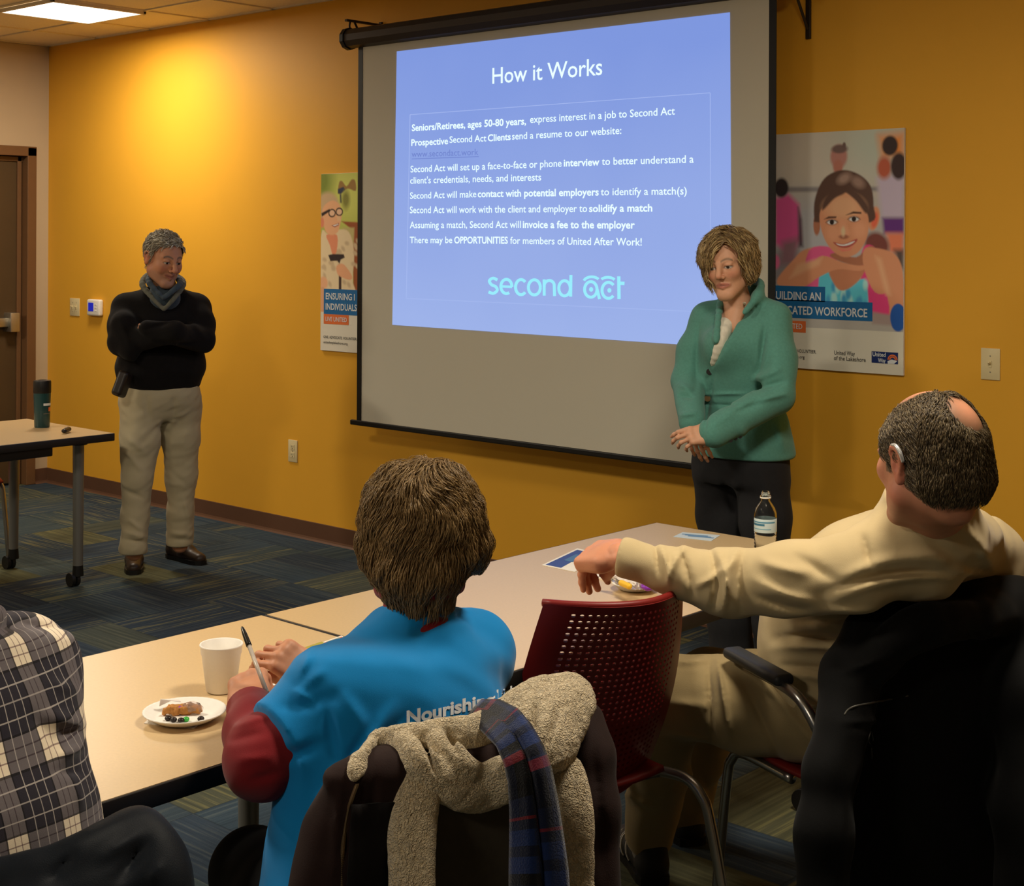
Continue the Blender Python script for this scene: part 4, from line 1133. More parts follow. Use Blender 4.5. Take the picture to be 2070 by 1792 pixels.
def face_paint(V, Mx, skin, lip, brow, iris, stubble=None, blush=None, browz=0.027, lid=1.0, smile=0.0, grey=None):
    p = to_local(V, Mx); C = np.ones((len(V), 3)) * np.array(skin[:3])
    def put(a, col): C[:] = C * (1 - a[:, None]) + np.array(col[:3]) * a[:, None]
    x, y, z = p[:, 0], p[:, 1], p[:, 2]; ax = np.abs(x)
    near = (np.abs(z) < 0.14) & (np.abs(y) < 0.16) & (ax < 0.12)
    fr = near & (y > 0.045)
    n = Noise(5)(V.astype(np.float32), 30)
    put(np.clip(0.12 * n, 0, 0.2) * near, [c * 0.75 for c in skin[:3]])
    if blush is not None:
        put(np.exp(-((ax - 0.042) / 0.018) ** 2 - ((z + 0.025) / 0.018) ** 2) * 0.55 * fr, blush)
        put(np.exp(-((ax) / 0.014) ** 2 - ((z + 0.026) / 0.012) ** 2) * 0.40 * (near & (y > 0.09)), blush)
        put(np.exp(-((ax - 0.082) / 0.012) ** 2) * 0.5 * (near & (y < 0.03) & (z < 0.04)), blush)
    if stubble is not None: put(np.clip((-0.040 - z) / 0.02, 0, 1) * 0.35 * (near & (y > 0.0) & (z > -0.125)), stubble)
    mz = -0.061 + 0.006 * smile * np.clip(ax / 0.024, 0, 1)
    lipm = np.clip(1.3 - np.sqrt((ax / 0.024) ** 2 + ((z - mz) / 0.0092) ** 2), 0, 0.3) / 0.3 * (near & (y > 0.068))
    put(lipm * 0.8, lip)
    put(np.clip(1 - np.abs(z - mz) / 0.0022, 0, 1) * (ax < 0.024) * (near & (y > 0.066)) * 0.8, [c * 0.35 for c in lip[:3]])
    put(np.clip(1.4 - np.sqrt(((ax - 0.0065) / 0.0042) ** 2 + ((z + 0.0365) / 0.0030) ** 2), 0, 1) * (near & (y > 0.08)) * 0.75, [c * 0.25 for c in skin[:3]])
    bz = browz + 0.006 - 0.5 * (ax - 0.030) ** 2 / 0.03 - 0.10 * np.clip(ax - 0.035, 0, 1)
    put(np.clip(1.4 - np.abs(z - bz) / 0.0042, 0, 1) * ((ax > 0.010) & (ax < 0.049)) * fr * 0.85, brow)
    ex = (ax - 0.031) / 0.0135; ez = (z - 0.0035) / (0.0062 * lid)
    r = np.sqrt(ex ** 2 + ez ** 2); m = fr & (y > 0.066)
    put(np.clip((1.45 - r) / 0.2, 0, 1) * m * 0.55, [c * 0.40 for c in skin[:3]])
    put((r < 1.0) * m * 1.0, (0.55, 0.50, 0.45))
    put((np.sqrt((ax - 0.031) ** 2 + (z - 0.0040) ** 2) < 0.0060) * (r < 1.0) * m, iris)
    put(np.clip(1 - np.abs(z - (0.0035 + 0.0064 * lid * np.sqrt(np.clip(1 - ex ** 2, 0, 1)))) / 0.0020, 0, 1) * (np.abs(ex) < 1.1) * m * 0.9, (0.03, 0.02, 0.015))
    return C
FINGERS = {'i': ((0.027, 0.086, 0.0), (0.041, 0.025, 0.021), 0.0085, 0.08), 'm': ((0.009, 0.091, 0.002), (0.045, 0.029, 0.022), 0.0087, 0.02),
           'r': ((-0.009, 0.087, 0.001), (0.042, 0.027, 0.021), 0.0082, -0.04), 'p': ((-0.026, 0.078, -0.002), (0.033, 0.020, 0.018), 0.0073, -0.12)}
def hand_sdf(side, curl, thumb=(0.5, 0.5, 0.3, 20), spread=1.0, fat=1.0):
    """side +1: thumb on local +x (left hand, back up); curl: finger -> (a,b,c) bend degrees"""
    h = Sdf()
    h.cap((0, -0.015, 0), (0, 0.02, 0), 0.026 * fat, 0.030 * fat, k=0.0, flat=((0, 0, 1), 0.68))
    h.box((0.001 * side, 0.052, -0.001), (0.038 * fat, 0.042, 0.0135 * fat), 0.0125, k=0.022)
    h.ell((side * 0.020, 0.030, -0.010), (0.018, 0.028, 0.014), k=0.015)
    h.ell((-side * 0.022, 0.036, -0.008), (0.013, 0.030, 0.012), k=0.015)
    for key, (b, ls, r, sp) in FINGERS.items():
        p = np.array((b[0] * side, b[1], b[2])); a = 0.0; cu = curl.get(key, (20, 25, 15))
        h.ell(p + np.array((0, -0.004, 0.003)), (0.0100, 0.012, 0.0095), k=0.008)
        for q in range(3):
            a += math.radians(cu[q]); d = np.array((sp * spread * side * (1 if q == 0 else 0.6), math.cos(a), -math.sin(a))); d /= np.linalg.norm(d)
            e = p + d * ls[q]; r0 = r * fat * (1 - 0.08 * q); r1 = r * fat * (1 - 0.08 * (q + 1)) * (0.95 if q == 2 else 1)
            h.cap(p, e, r0, r1, k=0.006 if q == 0 else 0.002)
            if q < 2: h.ell(e, (r0 * 1.06, r0 * 1.0, r0 * 1.08), k=0.004)
            p = e
    tx, ty, tz, bend = thumb
    p = np.array((side * 0.024, 0.020, -0.010)); d = nrm((side * tx, ty, -tz)); lat = nrm((-side * 0.6, 0.7, -0.25))
    for q, (l, r0, r1) in enumerate(((0.040, 0.0135, 0.0110), (0.033, 0.0108, 0.0098), (0.026, 0.0100, 0.0080))):
        e = p + d * l; h.cap(p, e, r0 * fat, r1 * fat, k=0.012 if q == 0 else 0.003); p = e
        d = nrm(d + lat * math.sin(math.radians(bend)))
    return h
def proj_np(P):
    q = P - _C.astype(np.float32); d = q @ _V.astype(np.float32)
    return 1035 + FPX * (q @ _R.astype(np.float32)) / d, 487 - FPX * (q @ _U.astype(np.float32)) / d, d
def folds(base, lst):
    """cloth folds: (x0,y0,x1,y1,width,amp[,curve]) where they are seen; ridges (amp>0) or creases (amp<0) in metres"""
    base = A3(base)
    def f(P):
        x, y, d = proj_np(P + base); o = np.zeros(len(P), np.float32)
        for t in lst:
            x0, y0, x1, y1, w, a = t[:6]; cv = t[6] if len(t) > 6 else 0.0
            ex, ey = x1 - x0, y1 - y0; L = math.hypot(ex, ey)
            s = ((x - x0) * ex + (y - y0) * ey) / (L * L); dd = ((x - x0) * -ey + (y - y0) * ex) / L
            sc = np.clip(s, 0, 1); dd = dd - cv * 4 * sc * (1 - sc)
            endd = (s - sc) * L; taper = np.sin(np.clip(s * 0.9 + 0.05, 0, 1) * PI)
            o -= a * np.exp(-(dd / w) ** 2 - (endd / (w * 2.0)) ** 2) * taper
        return o
    return f
def wrinkle(seed, amp, f, stretch=(1, 1, 1)):
    n = Noise(seed); st = A3(stretch)
    return lambda P: amp * n(P * st, f)
def person(label, base, group=None): return thing('person', label, 'person', base, 0, group)
M['skin'] = mat('skin', (1, 1, 1, 1), rough=0.5, spec=0.4, attr='Col', var=0.03, vs=140, bump=0.10, bs=700, bdist=0.0008)
for _m in (M['skin'],):
    _b = _m.node_tree.nodes['Principled BSDF']; _b.inputs['Subsurface Weight'].default_value = 0.12; _b.inputs['Subsurface Radius'].default_value = (0.01, 0.004, 0.002); _b.inputs['Subsurface Scale'].default_value = 0.5
M['hair'] = mat('hair', (1, 1, 1, 1), rough=0.42, spec=0.35, attr='Col', var=0.12, vs=220)
def hair_mesh(name, sd, h, parent, mask, flow, n, length, width, base_col, cols, lift, seed=1, jit=0.25, thick=0.45, steps=8, smooth=1, cling=True):
    """a cap of hair (sd where mask) with combed locks on it, one mesh"""
    V, F = sd.mesh(h, smooth=smooth)
    mk = mask(V); keep = mk[F].all(1)
    Nn = vnormals(V, F)
    r = np.random.RandomState(seed)
    ids = np.flatnonzero(mk); roots = V[r.choice(ids, n)] + r.normal(size=(n, 3)) * h * 0.5
    me = strands(name, sd, roots, flow, length, width, M['hair'], parent, cols, lift, steps, seed, thick, jit, cling)
    Fk = F[keep]; used = np.unique(Fk); re = np.full(len(V), -1); re[used] = np.arange(len(used))
    me = join_mesh(me, V[used], re[Fk], base_col[:3])
    return link(name, me, parent)
def shoe(sd, heel, toe, w=0.045, hgt=0.075, up=(0, 0, 1)):
    heel = np.array(heel, float); toe = np.array(toe, float); d = toe - heel; L = np.linalg.norm(d); d /= L; u = np.array(up, float); lat = np.cross(d, u)
    sd.cap(heel + u * 0.04, heel + d * L * 0.45 + u * 0.045, 0.040, 0.043, k=0.02)
    sd.cap(heel + d * L * 0.45 + u * 0.042, toe - d * 0.04 + u * 0.030, 0.043, 0.034, k=0.02, flat=(u, 0.8))
    sd.cap(heel + u * 0.05, heel + u * (hgt + 0.03), 0.040, 0.040, k=0.02)
    sd.cut(heel + u * 0.004, (0, 0, -1), 0.004)
    return sd
def sole(name, m, parent, heel, toe, w=0.045):
    heel = np.array(heel, float); toe = np.array(toe, float); d = toe - heel; L = np.linalg.norm(d); d /= L; lat = np.array((d[1], -d[0], 0))
    pts = []
    for t, ww in ((-0.13, 0.5), (-0.1, 0.8), (0, 0.95), (0.3, 0.9), (0.55, 1.0), (0.75, 1.02), (0.9, 0.8), (0.985, 0.4)):
        pts.append((t, ww))
    out = [heel + d * L * t + lat * w * ww for t, ww in pts] + [heel + d * L * t - lat * w * ww for t, ww in reversed(pts)]
    return MB().prism([(p[0], p[1], heel[2]) for p in out], (0, 0, 0.022)).build(name, m, parent)
# ================================================================ the man standing by the wall with folded arms
def standing_man():
    base = pz(322, 1150, 0.0); base = np.array((base[0], base[1], 0.0))
    P = lambda x, y, d: np.array(pd(x, y, d)) - base
    t = person('man standing with folded arms by the yellow wall in black sweater and khaki trousers', base)
    f = nrm((0.93, -0.37, 0)); lat = np.array((f[1], -f[0], 0)); up = np.array((0, 0, 1.0))
    skin = S(196, 138, 104)
    # --- body
    HM = frame(P(331, 523, 7.13), (0.955, -0.06, -0.30), (0.28, 0.05, 1), 1.07)
    b = Sdf(); b.merge(head_sdf(jaw=1.12, nose=1.06, smile=1.0, cheek=1.08), HM)
    nk0 = HM[:3, 3] + HM[:3, :3] @ np.array((0, -0.02, -0.055)); nk1 = P(334, 592, 7.22)
    b.cap(nk0, nk1, 0.058, 0.064, k=0.03)
    T = [(P(326, 800, 7.25), .15, .10), (P(327, 720, 7.25), .15, .10), (P(330, 650, 7.25), .16, .10), (P(333, 605, 7.24), .12, .07)]
    b.loft(T, lat, f, k=0.03, n=2)
    sR, eR, wR = P(256, 624, 7.18), P(245, 692, 7.06), P(352, 672, 6.98)
    sL, eL, wL = P(397, 622, 7.33), P(410, 688, 7.17), P(298, 664, 6.98)
    for s, e, w in ((sR, eR, wR), (sL, eL, wL)): b.chain([s, e, w], [.045, .04, .03], k=0.02)
    b.merge(hand_sdf(1, {k: (20, 20, 10) for k in 'imrp'}, thumb=(0.05, 0.95, 0.35, 4)), frame(wL, P(262, 690, 7.16) - wL, f, 0.85), k=0.01)
    b.merge(hand_sdf(-1, {k: (20, 20, 10) for k in 'imrp'}, thumb=(0.05, 0.95, 0.35, 4)), frame(wR, P(392, 690, 7.22) - wR, f, 0.85), k=0.01)
    legs = ((P(288, 812, 7.20), P(277, 968, 7.14), P(271, 1118, 7.13)), (P(364, 812, 7.31), P(366, 965, 7.30), P(364, 1102, 7.31)))
    for q in legs: b.chain(q, [.075, .052, .04], k=0.03)
    sdf_obj('body', b, 0.0030, M['skin'], t, 1, colf=lambda V: face_paint(V, HM, skin, S(158, 92, 78), S(92, 80, 70), S(30, 22, 18), stubble=S(150, 118, 100), blush=S(196, 112, 86), lid=0.75, smile=1.0))
    # --- hair
    hb = Sdf(); hb.merge(head_sdf(ears=False), HM); off = 0.007 * 1.07
    hb.disp(lambda V: -off + 0 * V[:, 0])
    def mask(V):
        p = to_local(V, HM); x, y, z = p.T; ax = np.abs(x)
        line = 0.080 - 0.012 * (ax / 0.05) ** 2 + 0.004 * np.sin(x * 260)
        side = (y < 0.030 - 0.25 * np.clip(0.03 - z, 0, 1)) & (z > -0.010 - 0.05 * np.clip(-y / 0.05, 0, 1.2)) & ~((ax > 0.06) & (np.abs(y + 0.01) < 0.024) & (z < 0.028))
        return ((z > line) & (y > -0.05)) | (side & (z <= 0.10)) | ((y < 0.0) & (z > 0.03))
    def flow(V):
        p = to_local(V, HM); c, s_ = p[:, 0], p[:, 1]
        d = np.stack([0.9 * np.sign(c + 0.02) * (np.abs(c) > 0.03) + 0.5 * (np.abs(c) <= 0.03), -0.35 + 0 * c, -1.2 * np.clip((np.abs(c) - 0.03) / 0.04, 0, 1) - 0.1], 1)
        top = p[:, 2] > 0.075; d[top] = np.stack([0.8 + 0 * c[top], -0.15 + 0.4 * np.sin(c[top] * 80), 0 * c[top]], 1)
        return (d @ HM[:3, :3].T).astype(np.float32)
    hair_mesh('hair', hb, 0.004, t, mask, flow, 1500, 0.035, 0.0022, S(140, 132, 116), [S(186, 178, 158)[:3], S(150, 140, 122)[:3], S(206, 200, 182)[:3], S(128, 118, 102)[:3]], (0.0, 0.005, 0.008, 0.004), 3, 0.3)
    # --- trousers
    khaki = fabric('khaki_cotton', S(176, 164, 134), 700, 0.3, var=0.05, vs=9)
    k = Sdf(); k.loft([(P(324, 774, 7.25), .190, .130), (P(325, 800, 7.25), .200, .140), (P(326, 850, 7.25), .165, .100)], lat, f, k=0.05)
    (h0, n0, a0), (h1, n1, a1) = legs
    k.chain([h0, (h0 + n0) / 2, n0, (n0 + a0) / 2, P(270, 1108, 7.12)], [.104, .096, .074, .064, .070], k=0.03)
    k.chain([h1, (h1 + n1) / 2, n1, (n1 + a1) / 2, P(364, 1094, 7.31)], [.104, .094, .074, .064, .068], k=0.03)
    k.disp(wrinkle(11, 0.0045, 5.5)); k.disp(wrinkle(12, 0.0022, 13, (1, 1, 1.6)))
    k.disp(folds(base, [(250, 880, 300, 920, 7, .010), (246, 905, 290, 955, 6, .009), (320, 860, 285, 900, 8, -.010), (330, 872, 360, 850, 6, .008), (335, 905, 400, 865, 8, .007), (250, 990, 295, 1010, 5, -.008),
        (247, 1075, 296, 1088, 5, .012), (247, 1090, 296, 1098, 4, -.010), (258, 1050, 290, 1075, 5, .009), (340, 1078, 388, 1082, 5, .010), (342, 1090, 388, 1092, 4, -.008), (372, 1010, 386, 1060, 5, .007), (340, 950, 388, 990, 6, -.006), (296, 800, 300, 850, 6, -.006), (352, 800, 350, 850, 6, -.006)]))
    k.cut(P(270, 1119, 7.12), (0, 0, -1), 0.006)
    sdf_obj('trousers', k, 0.0055, khaki, t)
    # --- shoes
    leather = mat('dark_brown_shoe_leather', S(52, 40, 32), rough=0.4, var=0.06, vs=40)
    for hl, te in ((pz(272, 1137, 0.0) - base, pz(270, 1164, 0.0) - base), (pz(352, 1128, 0.0) - base, pz(411, 1143, 0.0) - base)):
        hl[2] = te[2] = 0; L = np.linalg.norm(te - hl); te = hl + (te - hl) / L * 0.26 if L < 0.26 else te
        sh = sdf_obj('shoe', shoe(Sdf(), hl, te), 0.005, leather, t, 2)
        sole('sole', M['black'], sh, hl, te)
    # --- sweater
    knit = fabric('black_knit_wool', S(22, 20, 20), 420, 0.6, rough=0.95, var=0.1, vs=40)
    w = Sdf()
    w.loft([(P(326, 786, 7.25), .190, .130), (P(324, 770, 7.25), .205, .148), (P(325, 742, 7.245), .222, .160), (P(327, 700, 7.24), .205, .150), (P(330, 645, 7.24), .205, .145), (P(333, 618, 7.24), .185, .115), (P(334, 596, 7.24), .135, .090), (P(334, 582, 7.24), .085, .075)], lat, f, k=0.02)
    w.chain([sR + lat * 0.0, (sR + eR) / 2, eR], [.072, .072, .064], k=0.04); w.chain([eR, wR, P(385, 686, 7.12)], [.064, .054, .05], k=0.02)
    w.chain([sL, (sL + eL) / 2, eL], [.072, .070, .062], k=0.04); w.chain([eL, P(340, 672, 7.0), wL], [.064, .052, .043], k=0.012); w.cap(P(250, 655, 7.06), P(262, 705, 7.02), .062, .055, k=0.02)
    w.cap(sR, P(322, 600, 7.24), .062, .055, k=0.03); w.cap(sL, P(342, 600, 7.24), .062, .055, k=0.03)
    w.disp(wrinkle(21, 0.004, 6)); w.disp(folds(base, [(240, 640, 262, 700, 6, .008), (232, 660, 300, 690, 6, -.009), (250, 720, 300, 745, 7, .009), (300, 700, 400, 720, 8, -.010), (380, 640, 420, 690, 6, .008), (400, 715, 380, 770, 7, .008), (240, 745, 290, 765, 6, .008), (330, 745, 400, 760, 8, .007), (290, 690, 420, 694, 4, -.012), (285, 668, 360, 650, 4, -.010), (260, 735, 250, 775, 6, .007)]))
    # V opening
    w.cut(P(326, 797, 7.25), (0, 0, -1), 0.008)
    w.ell(P(336, 588, 7.10), (0.052, 0.052, 0.085), k=0.015, op='s')
    so = sdf_obj('sweater', w, 0.0055, knit, t)
    # --- zip collar, grey-lined, and the shirt in it
    gc = fabric('grey_collar_knit', S(104, 104, 92), 500, 0.5, rough=0.9)
    cl = Sdf(); cpts = [P(331, 626, 7.085), P(309, 603, 7.10), P(288, 576, 7.15), P(299, 558, 7.24), P(325, 552, 7.30), P(360, 562, 7.28), P(370, 576, 7.19), P(352, 603, 7.10), P(332, 626, 7.085)]
    for a_, b_ in zip(cpts[:-1], cpts[1:]): pass
    cl.chain(cpts, [.006, .010, .013, .015, .016, .015, .013, .010, .006], k=0.012, sub=4)
    sdf_obj('collar', cl, 0.0045, gc, so)
    sm = fabric('slate_blue_shirt_cotton', S(66, 78, 88), 800, 0.3)
    sh = Sdf(); sh.loft([(P(333, 632, 7.16), .040, .04), (P(333, 606, 7.16), .075, .07), (P(332, 580, 7.18), .072, .072)], lat, f, k=0.01)
    sh.chain([P(330, 602, 7.06), P(303, 574, 7.08), P(303, 560, 7.16), P(320, 548, 7.27), P(352, 556, 7.26), P(364, 572, 7.15), P(354, 584, 7.09), P(332, 602, 7.06)], [.008, .013, .014, .014, .014, .013, .012, .008], k=0.012, sub=3)
    sdf_obj('shirt', sh, 0.0045, sm, t)
    cf = Sdf(); d_ = nrm(wL - eL); cf.cap(wL - d_ * 0.004, wL + d_ * 0.010, 0.036, 0.032)
    sdf_obj('shirt_cuff', cf, 0.005, fabric('pale_cuff_cotton', S(196, 196, 200), 800, 0.3), so)
    # --- phone pouch on the belt
    pm = mat('brown_black_leather', S(36, 29, 25), rough=0.4)
    pc_ = P(247, 777, 7.02)
    q = Sdf(); q.box(pc_, (0.042, 0.026, 0.062), 0.016, rot=np.stack([nrm(f - 0.9 * lat * 0 + 0.8 * lat), nrm(np.cross(up, nrm(f + 0.8 * lat))), up], 1) @ rotm('X', 14).T @ rotm('Y', -16))
    po = sdf_obj('belt_pouch', q, 0.004, pm, t)
    return t
standing_man()

# ================================================================ the woman standing in the teal jacket
def standing_woman():
    base = pd(1497, 1390, 5.40); base = np.array((base[0], base[1], 0.0))
    P = lambda x, y, d: np.array(pd(x, y, d)) - base
    t = person('woman standing before the screen in a teal jacket with hands clasped', base)
    f = nrm((0.02, -1, 0)); lat = np.array((f[1], -f[0], 0)); up = np.array((0, 0, 1.0))
    skin = S(216, 164, 132)
    HM = frame(P(1472, 536, 5.30), (0.22, -0.95, -0.16), (0.02, -0.16, 1), 1.0)
    HM = frame(HM[:3, 3], HM[:3, 1], HM[:3, 2] - 0.10 * HM[:3, 0] * -1, 0.99)
    b = Sdf(); b.merge(head_sdf(jaw=0.92, nose=1.0, cheek=1.0, lips=0.75), HM)
    nk0 = HM[:3, 3] + HM[:3, :3] @ np.array((0, -0.018, -0.055)); nk1 = P(1494, 628, 5.38)
    b.cap(nk0, nk1, 0.046, 0.052, k=0.03); b.cap(P(1490, 620, 5.33), P(1482, 660, 5.315), 0.046, 0.05, k=0.03)
    b.loft([(P(1500, 930, 5.4), .13, .10), (P(1497, 800, 5.4), .11, .09), (P(1497, 700, 5.38), .13, .09), (P(1497, 645, 5.38), .11, .065)], lat, f, k=0.03, n=2)
    sR, eR, wR = P(1428, 645, 5.47), P(1390, 772, 5.40), P(1400, 856, 5.17)
    sL, eL, wL = P(1566, 648, 5.28), P(1572, 802, 5.16), P(1440, 876, 5.06)
    for s, e, w in ((sR, eR, wR), (sL, eL, wL)): b.chain([s, e, w], [.04, .034, .024], k=0.02)
    # hands: the left one laid over the right one, fingers laced
    b.merge(hand_sdf(1, {'i': (24, 32, 16), 'm': (30, 36, 20), 'r': (36, 40, 22), 'p': (44, 42, 24)}, thumb=(0.30, 0.80, 0.30, 12)), frame(wL, P(1396, 882, 5.05) - wL, P(1425, 858, 4.95) - P(1415, 890, 5.06), 0.92), k=0.008)
    b.merge(hand_sdf(-1, {'i': (26, 30, 16), 'm': (30, 34, 18), 'r': (34, 36, 20), 'p': (40, 40, 20)}, thumb=(0.45, 0.80, 0.05, 14)), frame(wR, P(1409, 896, 5.10) - wR, P(1376, 860, 5.03) - P(1394, 880, 5.12), 0.92), k=0.008)
    legs = ((P(1452, 940, 5.48), P(1468, 1150, 5.46), P(1484, 1355, 5.46)), (P(1538, 945, 5.33), P(1556, 1155, 5.31), P(1576, 1365, 5.33)))
    for q in legs: b.chain(q, [.07, .05, .04], k=0.03)
    sdf_obj('body', b, 0.0026, M['skin'], t, 1, colf=lambda V: face_paint(V, HM, skin, S(186, 112, 100), S(128, 102, 76), S(46, 40, 36), blush=S(212, 132, 108), lid=0.85))
    # --- hair: a layered short bob, side-swept
    hb = Sdf(); hb.merge(head_sdf(ears=False), HM); 
    m3 = HM[:3, :3] @ np.diag([1, 1, 1]); o3 = HM[:3, 3]
    H = lambda x, y, z: o3 + HM[:3, :3] @ np.array((x, y, z))
    hb.ell(H(0, -0.022, 0.048), (0.098, 0.108, 0.090), rot=HM[:3, :3] / 0.99, k=0.02)
    hb.ell(H(0.074, -0.012, 0.004), (0.026, 0.044, 0.066), rot=HM[:3, :3] / 0.99, k=0.03)
    hb.ell(H(-0.074, -0.016, 0.0), (0.032, 0.050, 0.066), rot=HM[:3, :3] / 0.99, k=0.03)
    hb.ell(H(0, -0.075, -0.02), (0.075, 0.045, 0.080), rot=HM[:3, :3] / 0.99, k=0.03)
    hb.cap(H(-0.015, 0.055, 0.090), H(0.066, 0.052, 0.030), 0.022, 0.018, k=0.025)
    hb.disp(wrinkle(8, 0.004, 14))
    def mask(V):
        p = to_local(V, HM); x, y, z = p.T
        face = (y > 0.026) & (x < 0.056) & (x > -0.066) & (z < 0.082 - 0.95 * np.clip(x + 0.020, -0.01, 1) ** 1.0)
        low = (z < -0.060 - 0.012 * np.sin(x * 120) - 0.035 * (y < -0.01)) | ((y > 0.012) & (z < -0.040))
        return ~face & ~low
    def flow(V):
        p = to_local(V, HM); x, y, z = p.T
        part = x + 0.030                                   # parting on her left
        d = np.stack([np.sign(part) * np.clip(1.3 - np.abs(part) / 0.07, 0.0, 1), 0.12 * (y > 0) - 0.55 * (y < -0.02), -0.35 - 1.3 * np.clip(np.abs(part) / 0.06, 0, 1)], 1)
        tip = np.clip((-0.03 - z) / 0.05, 0, 1); d[:, 0] -= 0.9 * tip * np.sign(x) * (x > 0); d[:, 0] += 0.6 * tip * np.sign(x) * (x < 0)
        return (d @ HM[:3, :3].T).astype(np.float32)
    hair_mesh('hair', hb, 0.004, t, mask, flow, 3600, 0.062, 0.0024, S(112, 92, 62), [S(166, 140, 96)[:3], S(132, 106, 68)[:3], S(190, 166, 120)[:3], S(104, 82, 54)[:3], S(150, 126, 84)[:3]], (0.0, 0.005, 0.006, 0.005, 0.010), 4, 0.22, steps=9)
    # --- trousers and shoes
    tm = fabric('charcoal_trouser_wool', S(42, 42, 44), 700, 0.3, var=0.06)
    k = Sdf(); k.loft([(P(1497, 880, 5.4), .165, .125), (P(1498, 925, 5.4), .180, .140), (P(1498, 975, 5.4), .180, .135)], lat, f, k=0.02)
    for (h, n, a) in legs: k.chain([h, (h + n) / 2, n, (n + a) / 2, a + np.array((0, 0, -0.03))], [.098, .092, .078, .078, .086], k=0.03)
    k.disp(wrinkle(31, 0.004, 5)); k.disp(folds(base, [(1460, 960, 1490, 1060, 7, -.008), (1500, 940, 1480, 1010, 8, .006), (1540, 950, 1560, 1060, 8, .006)]))
    k.cut((0, 0, 0.03), (0, 0, -1), 0.006)
    sdf_obj('trousers', k, 0.006, tm, t)
    for (h, n, a) in legs:
        hl = np.array((a[0], a[1] + 0.05, 0.0)); te = hl + np.array((-0.03, -0.24, 0))
        s_ = sdf_obj('shoe', shoe(Sdf(), hl, te), 0.006, M['black'], t, 1); sole('sole', M['black'], s_, hl, te)
    # --- jacket
    teal = fabric('teal_woven_wool', S(90, 146, 134), 520, 0.55, rough=0.9, var=0.08, vs=120)
    j = Sdf()
    j.loft([(P(1502, 925, 5.40), .205, .165), (P(1500, 895, 5.40), .198, .160), (P(1497, 845, 5.39), .178, .142), (P(1495, 790, 5.385), .160, .128), (P(1494, 735, 5.375), .168, .140), (P(1495, 690, 5.37), .178, .142), (P(1497, 648, 5.375), .172, .105), (P(1496, 624, 5.38), .115, .075)], lat, f, k=0.02, n=2.1)
    for sx, px in ((1, 1462), (-1, 1520)): j.ell(P(px, 700, 5.27), (0.075, 0.06, 0.075), k=0.05)
    j.chain([sR, (sR + eR) / 2 + lat * 0.006, eR], [.062, .062, .056], k=0.035); j.chain([eR, wR - nrm(wR - eR) * 0.01], [.056, .050], k=0.02)
    j.chain([sL, (sL + eL) / 2 - lat * 0.006, eL], [.064, .066, .060], k=0.035); j.chain([eL, wL - nrm(wL - eL) * 0.005], [.060, .054], k=0.02)
    j.cap(sR + up * 0.012, P(1470, 618, 5.41), .040, .032, k=0.03); j.cap(sL + up * 0.012, P(1525, 615, 5.35), .044, .034, k=0.03)
    # neck opening down to the first button, the blouse in it
    def on(sd, x, y, dflt=5.25):
        q = np.array([P(x, y, dd) for dd in np.linspace(4.9, 5.5, 240)], np.float32); dd = sd.ev(q); ii = np.flatnonzero(dd < 0)
        return q[ii[0]].astype(float) if len(ii) else P(x, y, dflt)
    vn = [on(j, 1492, 612), on(j, 1476, 645), on(j, 1462, 680), on(j, 1449, 714), on(j, 1439, 742)]
    vw = nrm(np.array(ray(1470, 660)))
    blp = [on(j, x, y) + vw * 0.026 for x, y in ((1490, 616), (1472, 650), (1458, 685), (1446, 720), (1439, 745))]
    pl_ = [on(j, x, y) + vw * 0.006 for x, y in ((1462, 612), (1459, 640), (1455, 665), (1447, 700), (1438, 735))]
    pr_ = [on(j, x, y) + vw * 0.010 for x, y in ((1506, 612), (1496, 624), (1484, 641), (1472, 660))]
    bl = fabric('white_blouse_cotton', S(228, 224, 208), 900, 0.3); s = Sdf()
    s.chain(blp[1:], [.026, .022, .016, .008], k=0.01, sub=3)
    s.chain(pl_, [.011, .013, .012, .009, .004], k=0.004, sub=4, flat=(vw, 0.5)); s.chain(pr_, [.005, .007, .006, .004], k=0.004, sub=4, flat=(vw, 0.5))
    s.chain([pl_[0], P(1468, 596, 5.40), P(1494, 592, 5.46)], [.009, .009, .009], k=0.006, sub=4)
    sdf_obj('blouse', s, 0.0032, bl, t)
    j.chain(vn, [.046, .036, .024, .014, .003], k=0.008, op='s', sub=4)
    # stand collar, left side higher
    j.chain([P(1505, 632, 5.235), P(1530, 600, 5.27), P(1537, 574, 5.35), P(1517, 568, 5.43), P(1490, 576, 5.47)], [.008, .011, .012, .012, .012], k=0.014, sub=4)
    j.chain([P(1448, 690, 5.215), P(1452, 640, 5.28), P(1462, 600, 5.40), P(1488, 578, 5.47)], [.007, .010, .012, .012], k=0.014, sub=4)
    j.cap(P(1530, 604, 5.29), P(1548, 632, 5.32), .022, .03, k=0.03)
    j.chain([P(1528, 612, 5.40), P(1524, 588, 5.42), P(1508, 582, 5.46)], [.034, .022, .018], k=0.02, sub=3)
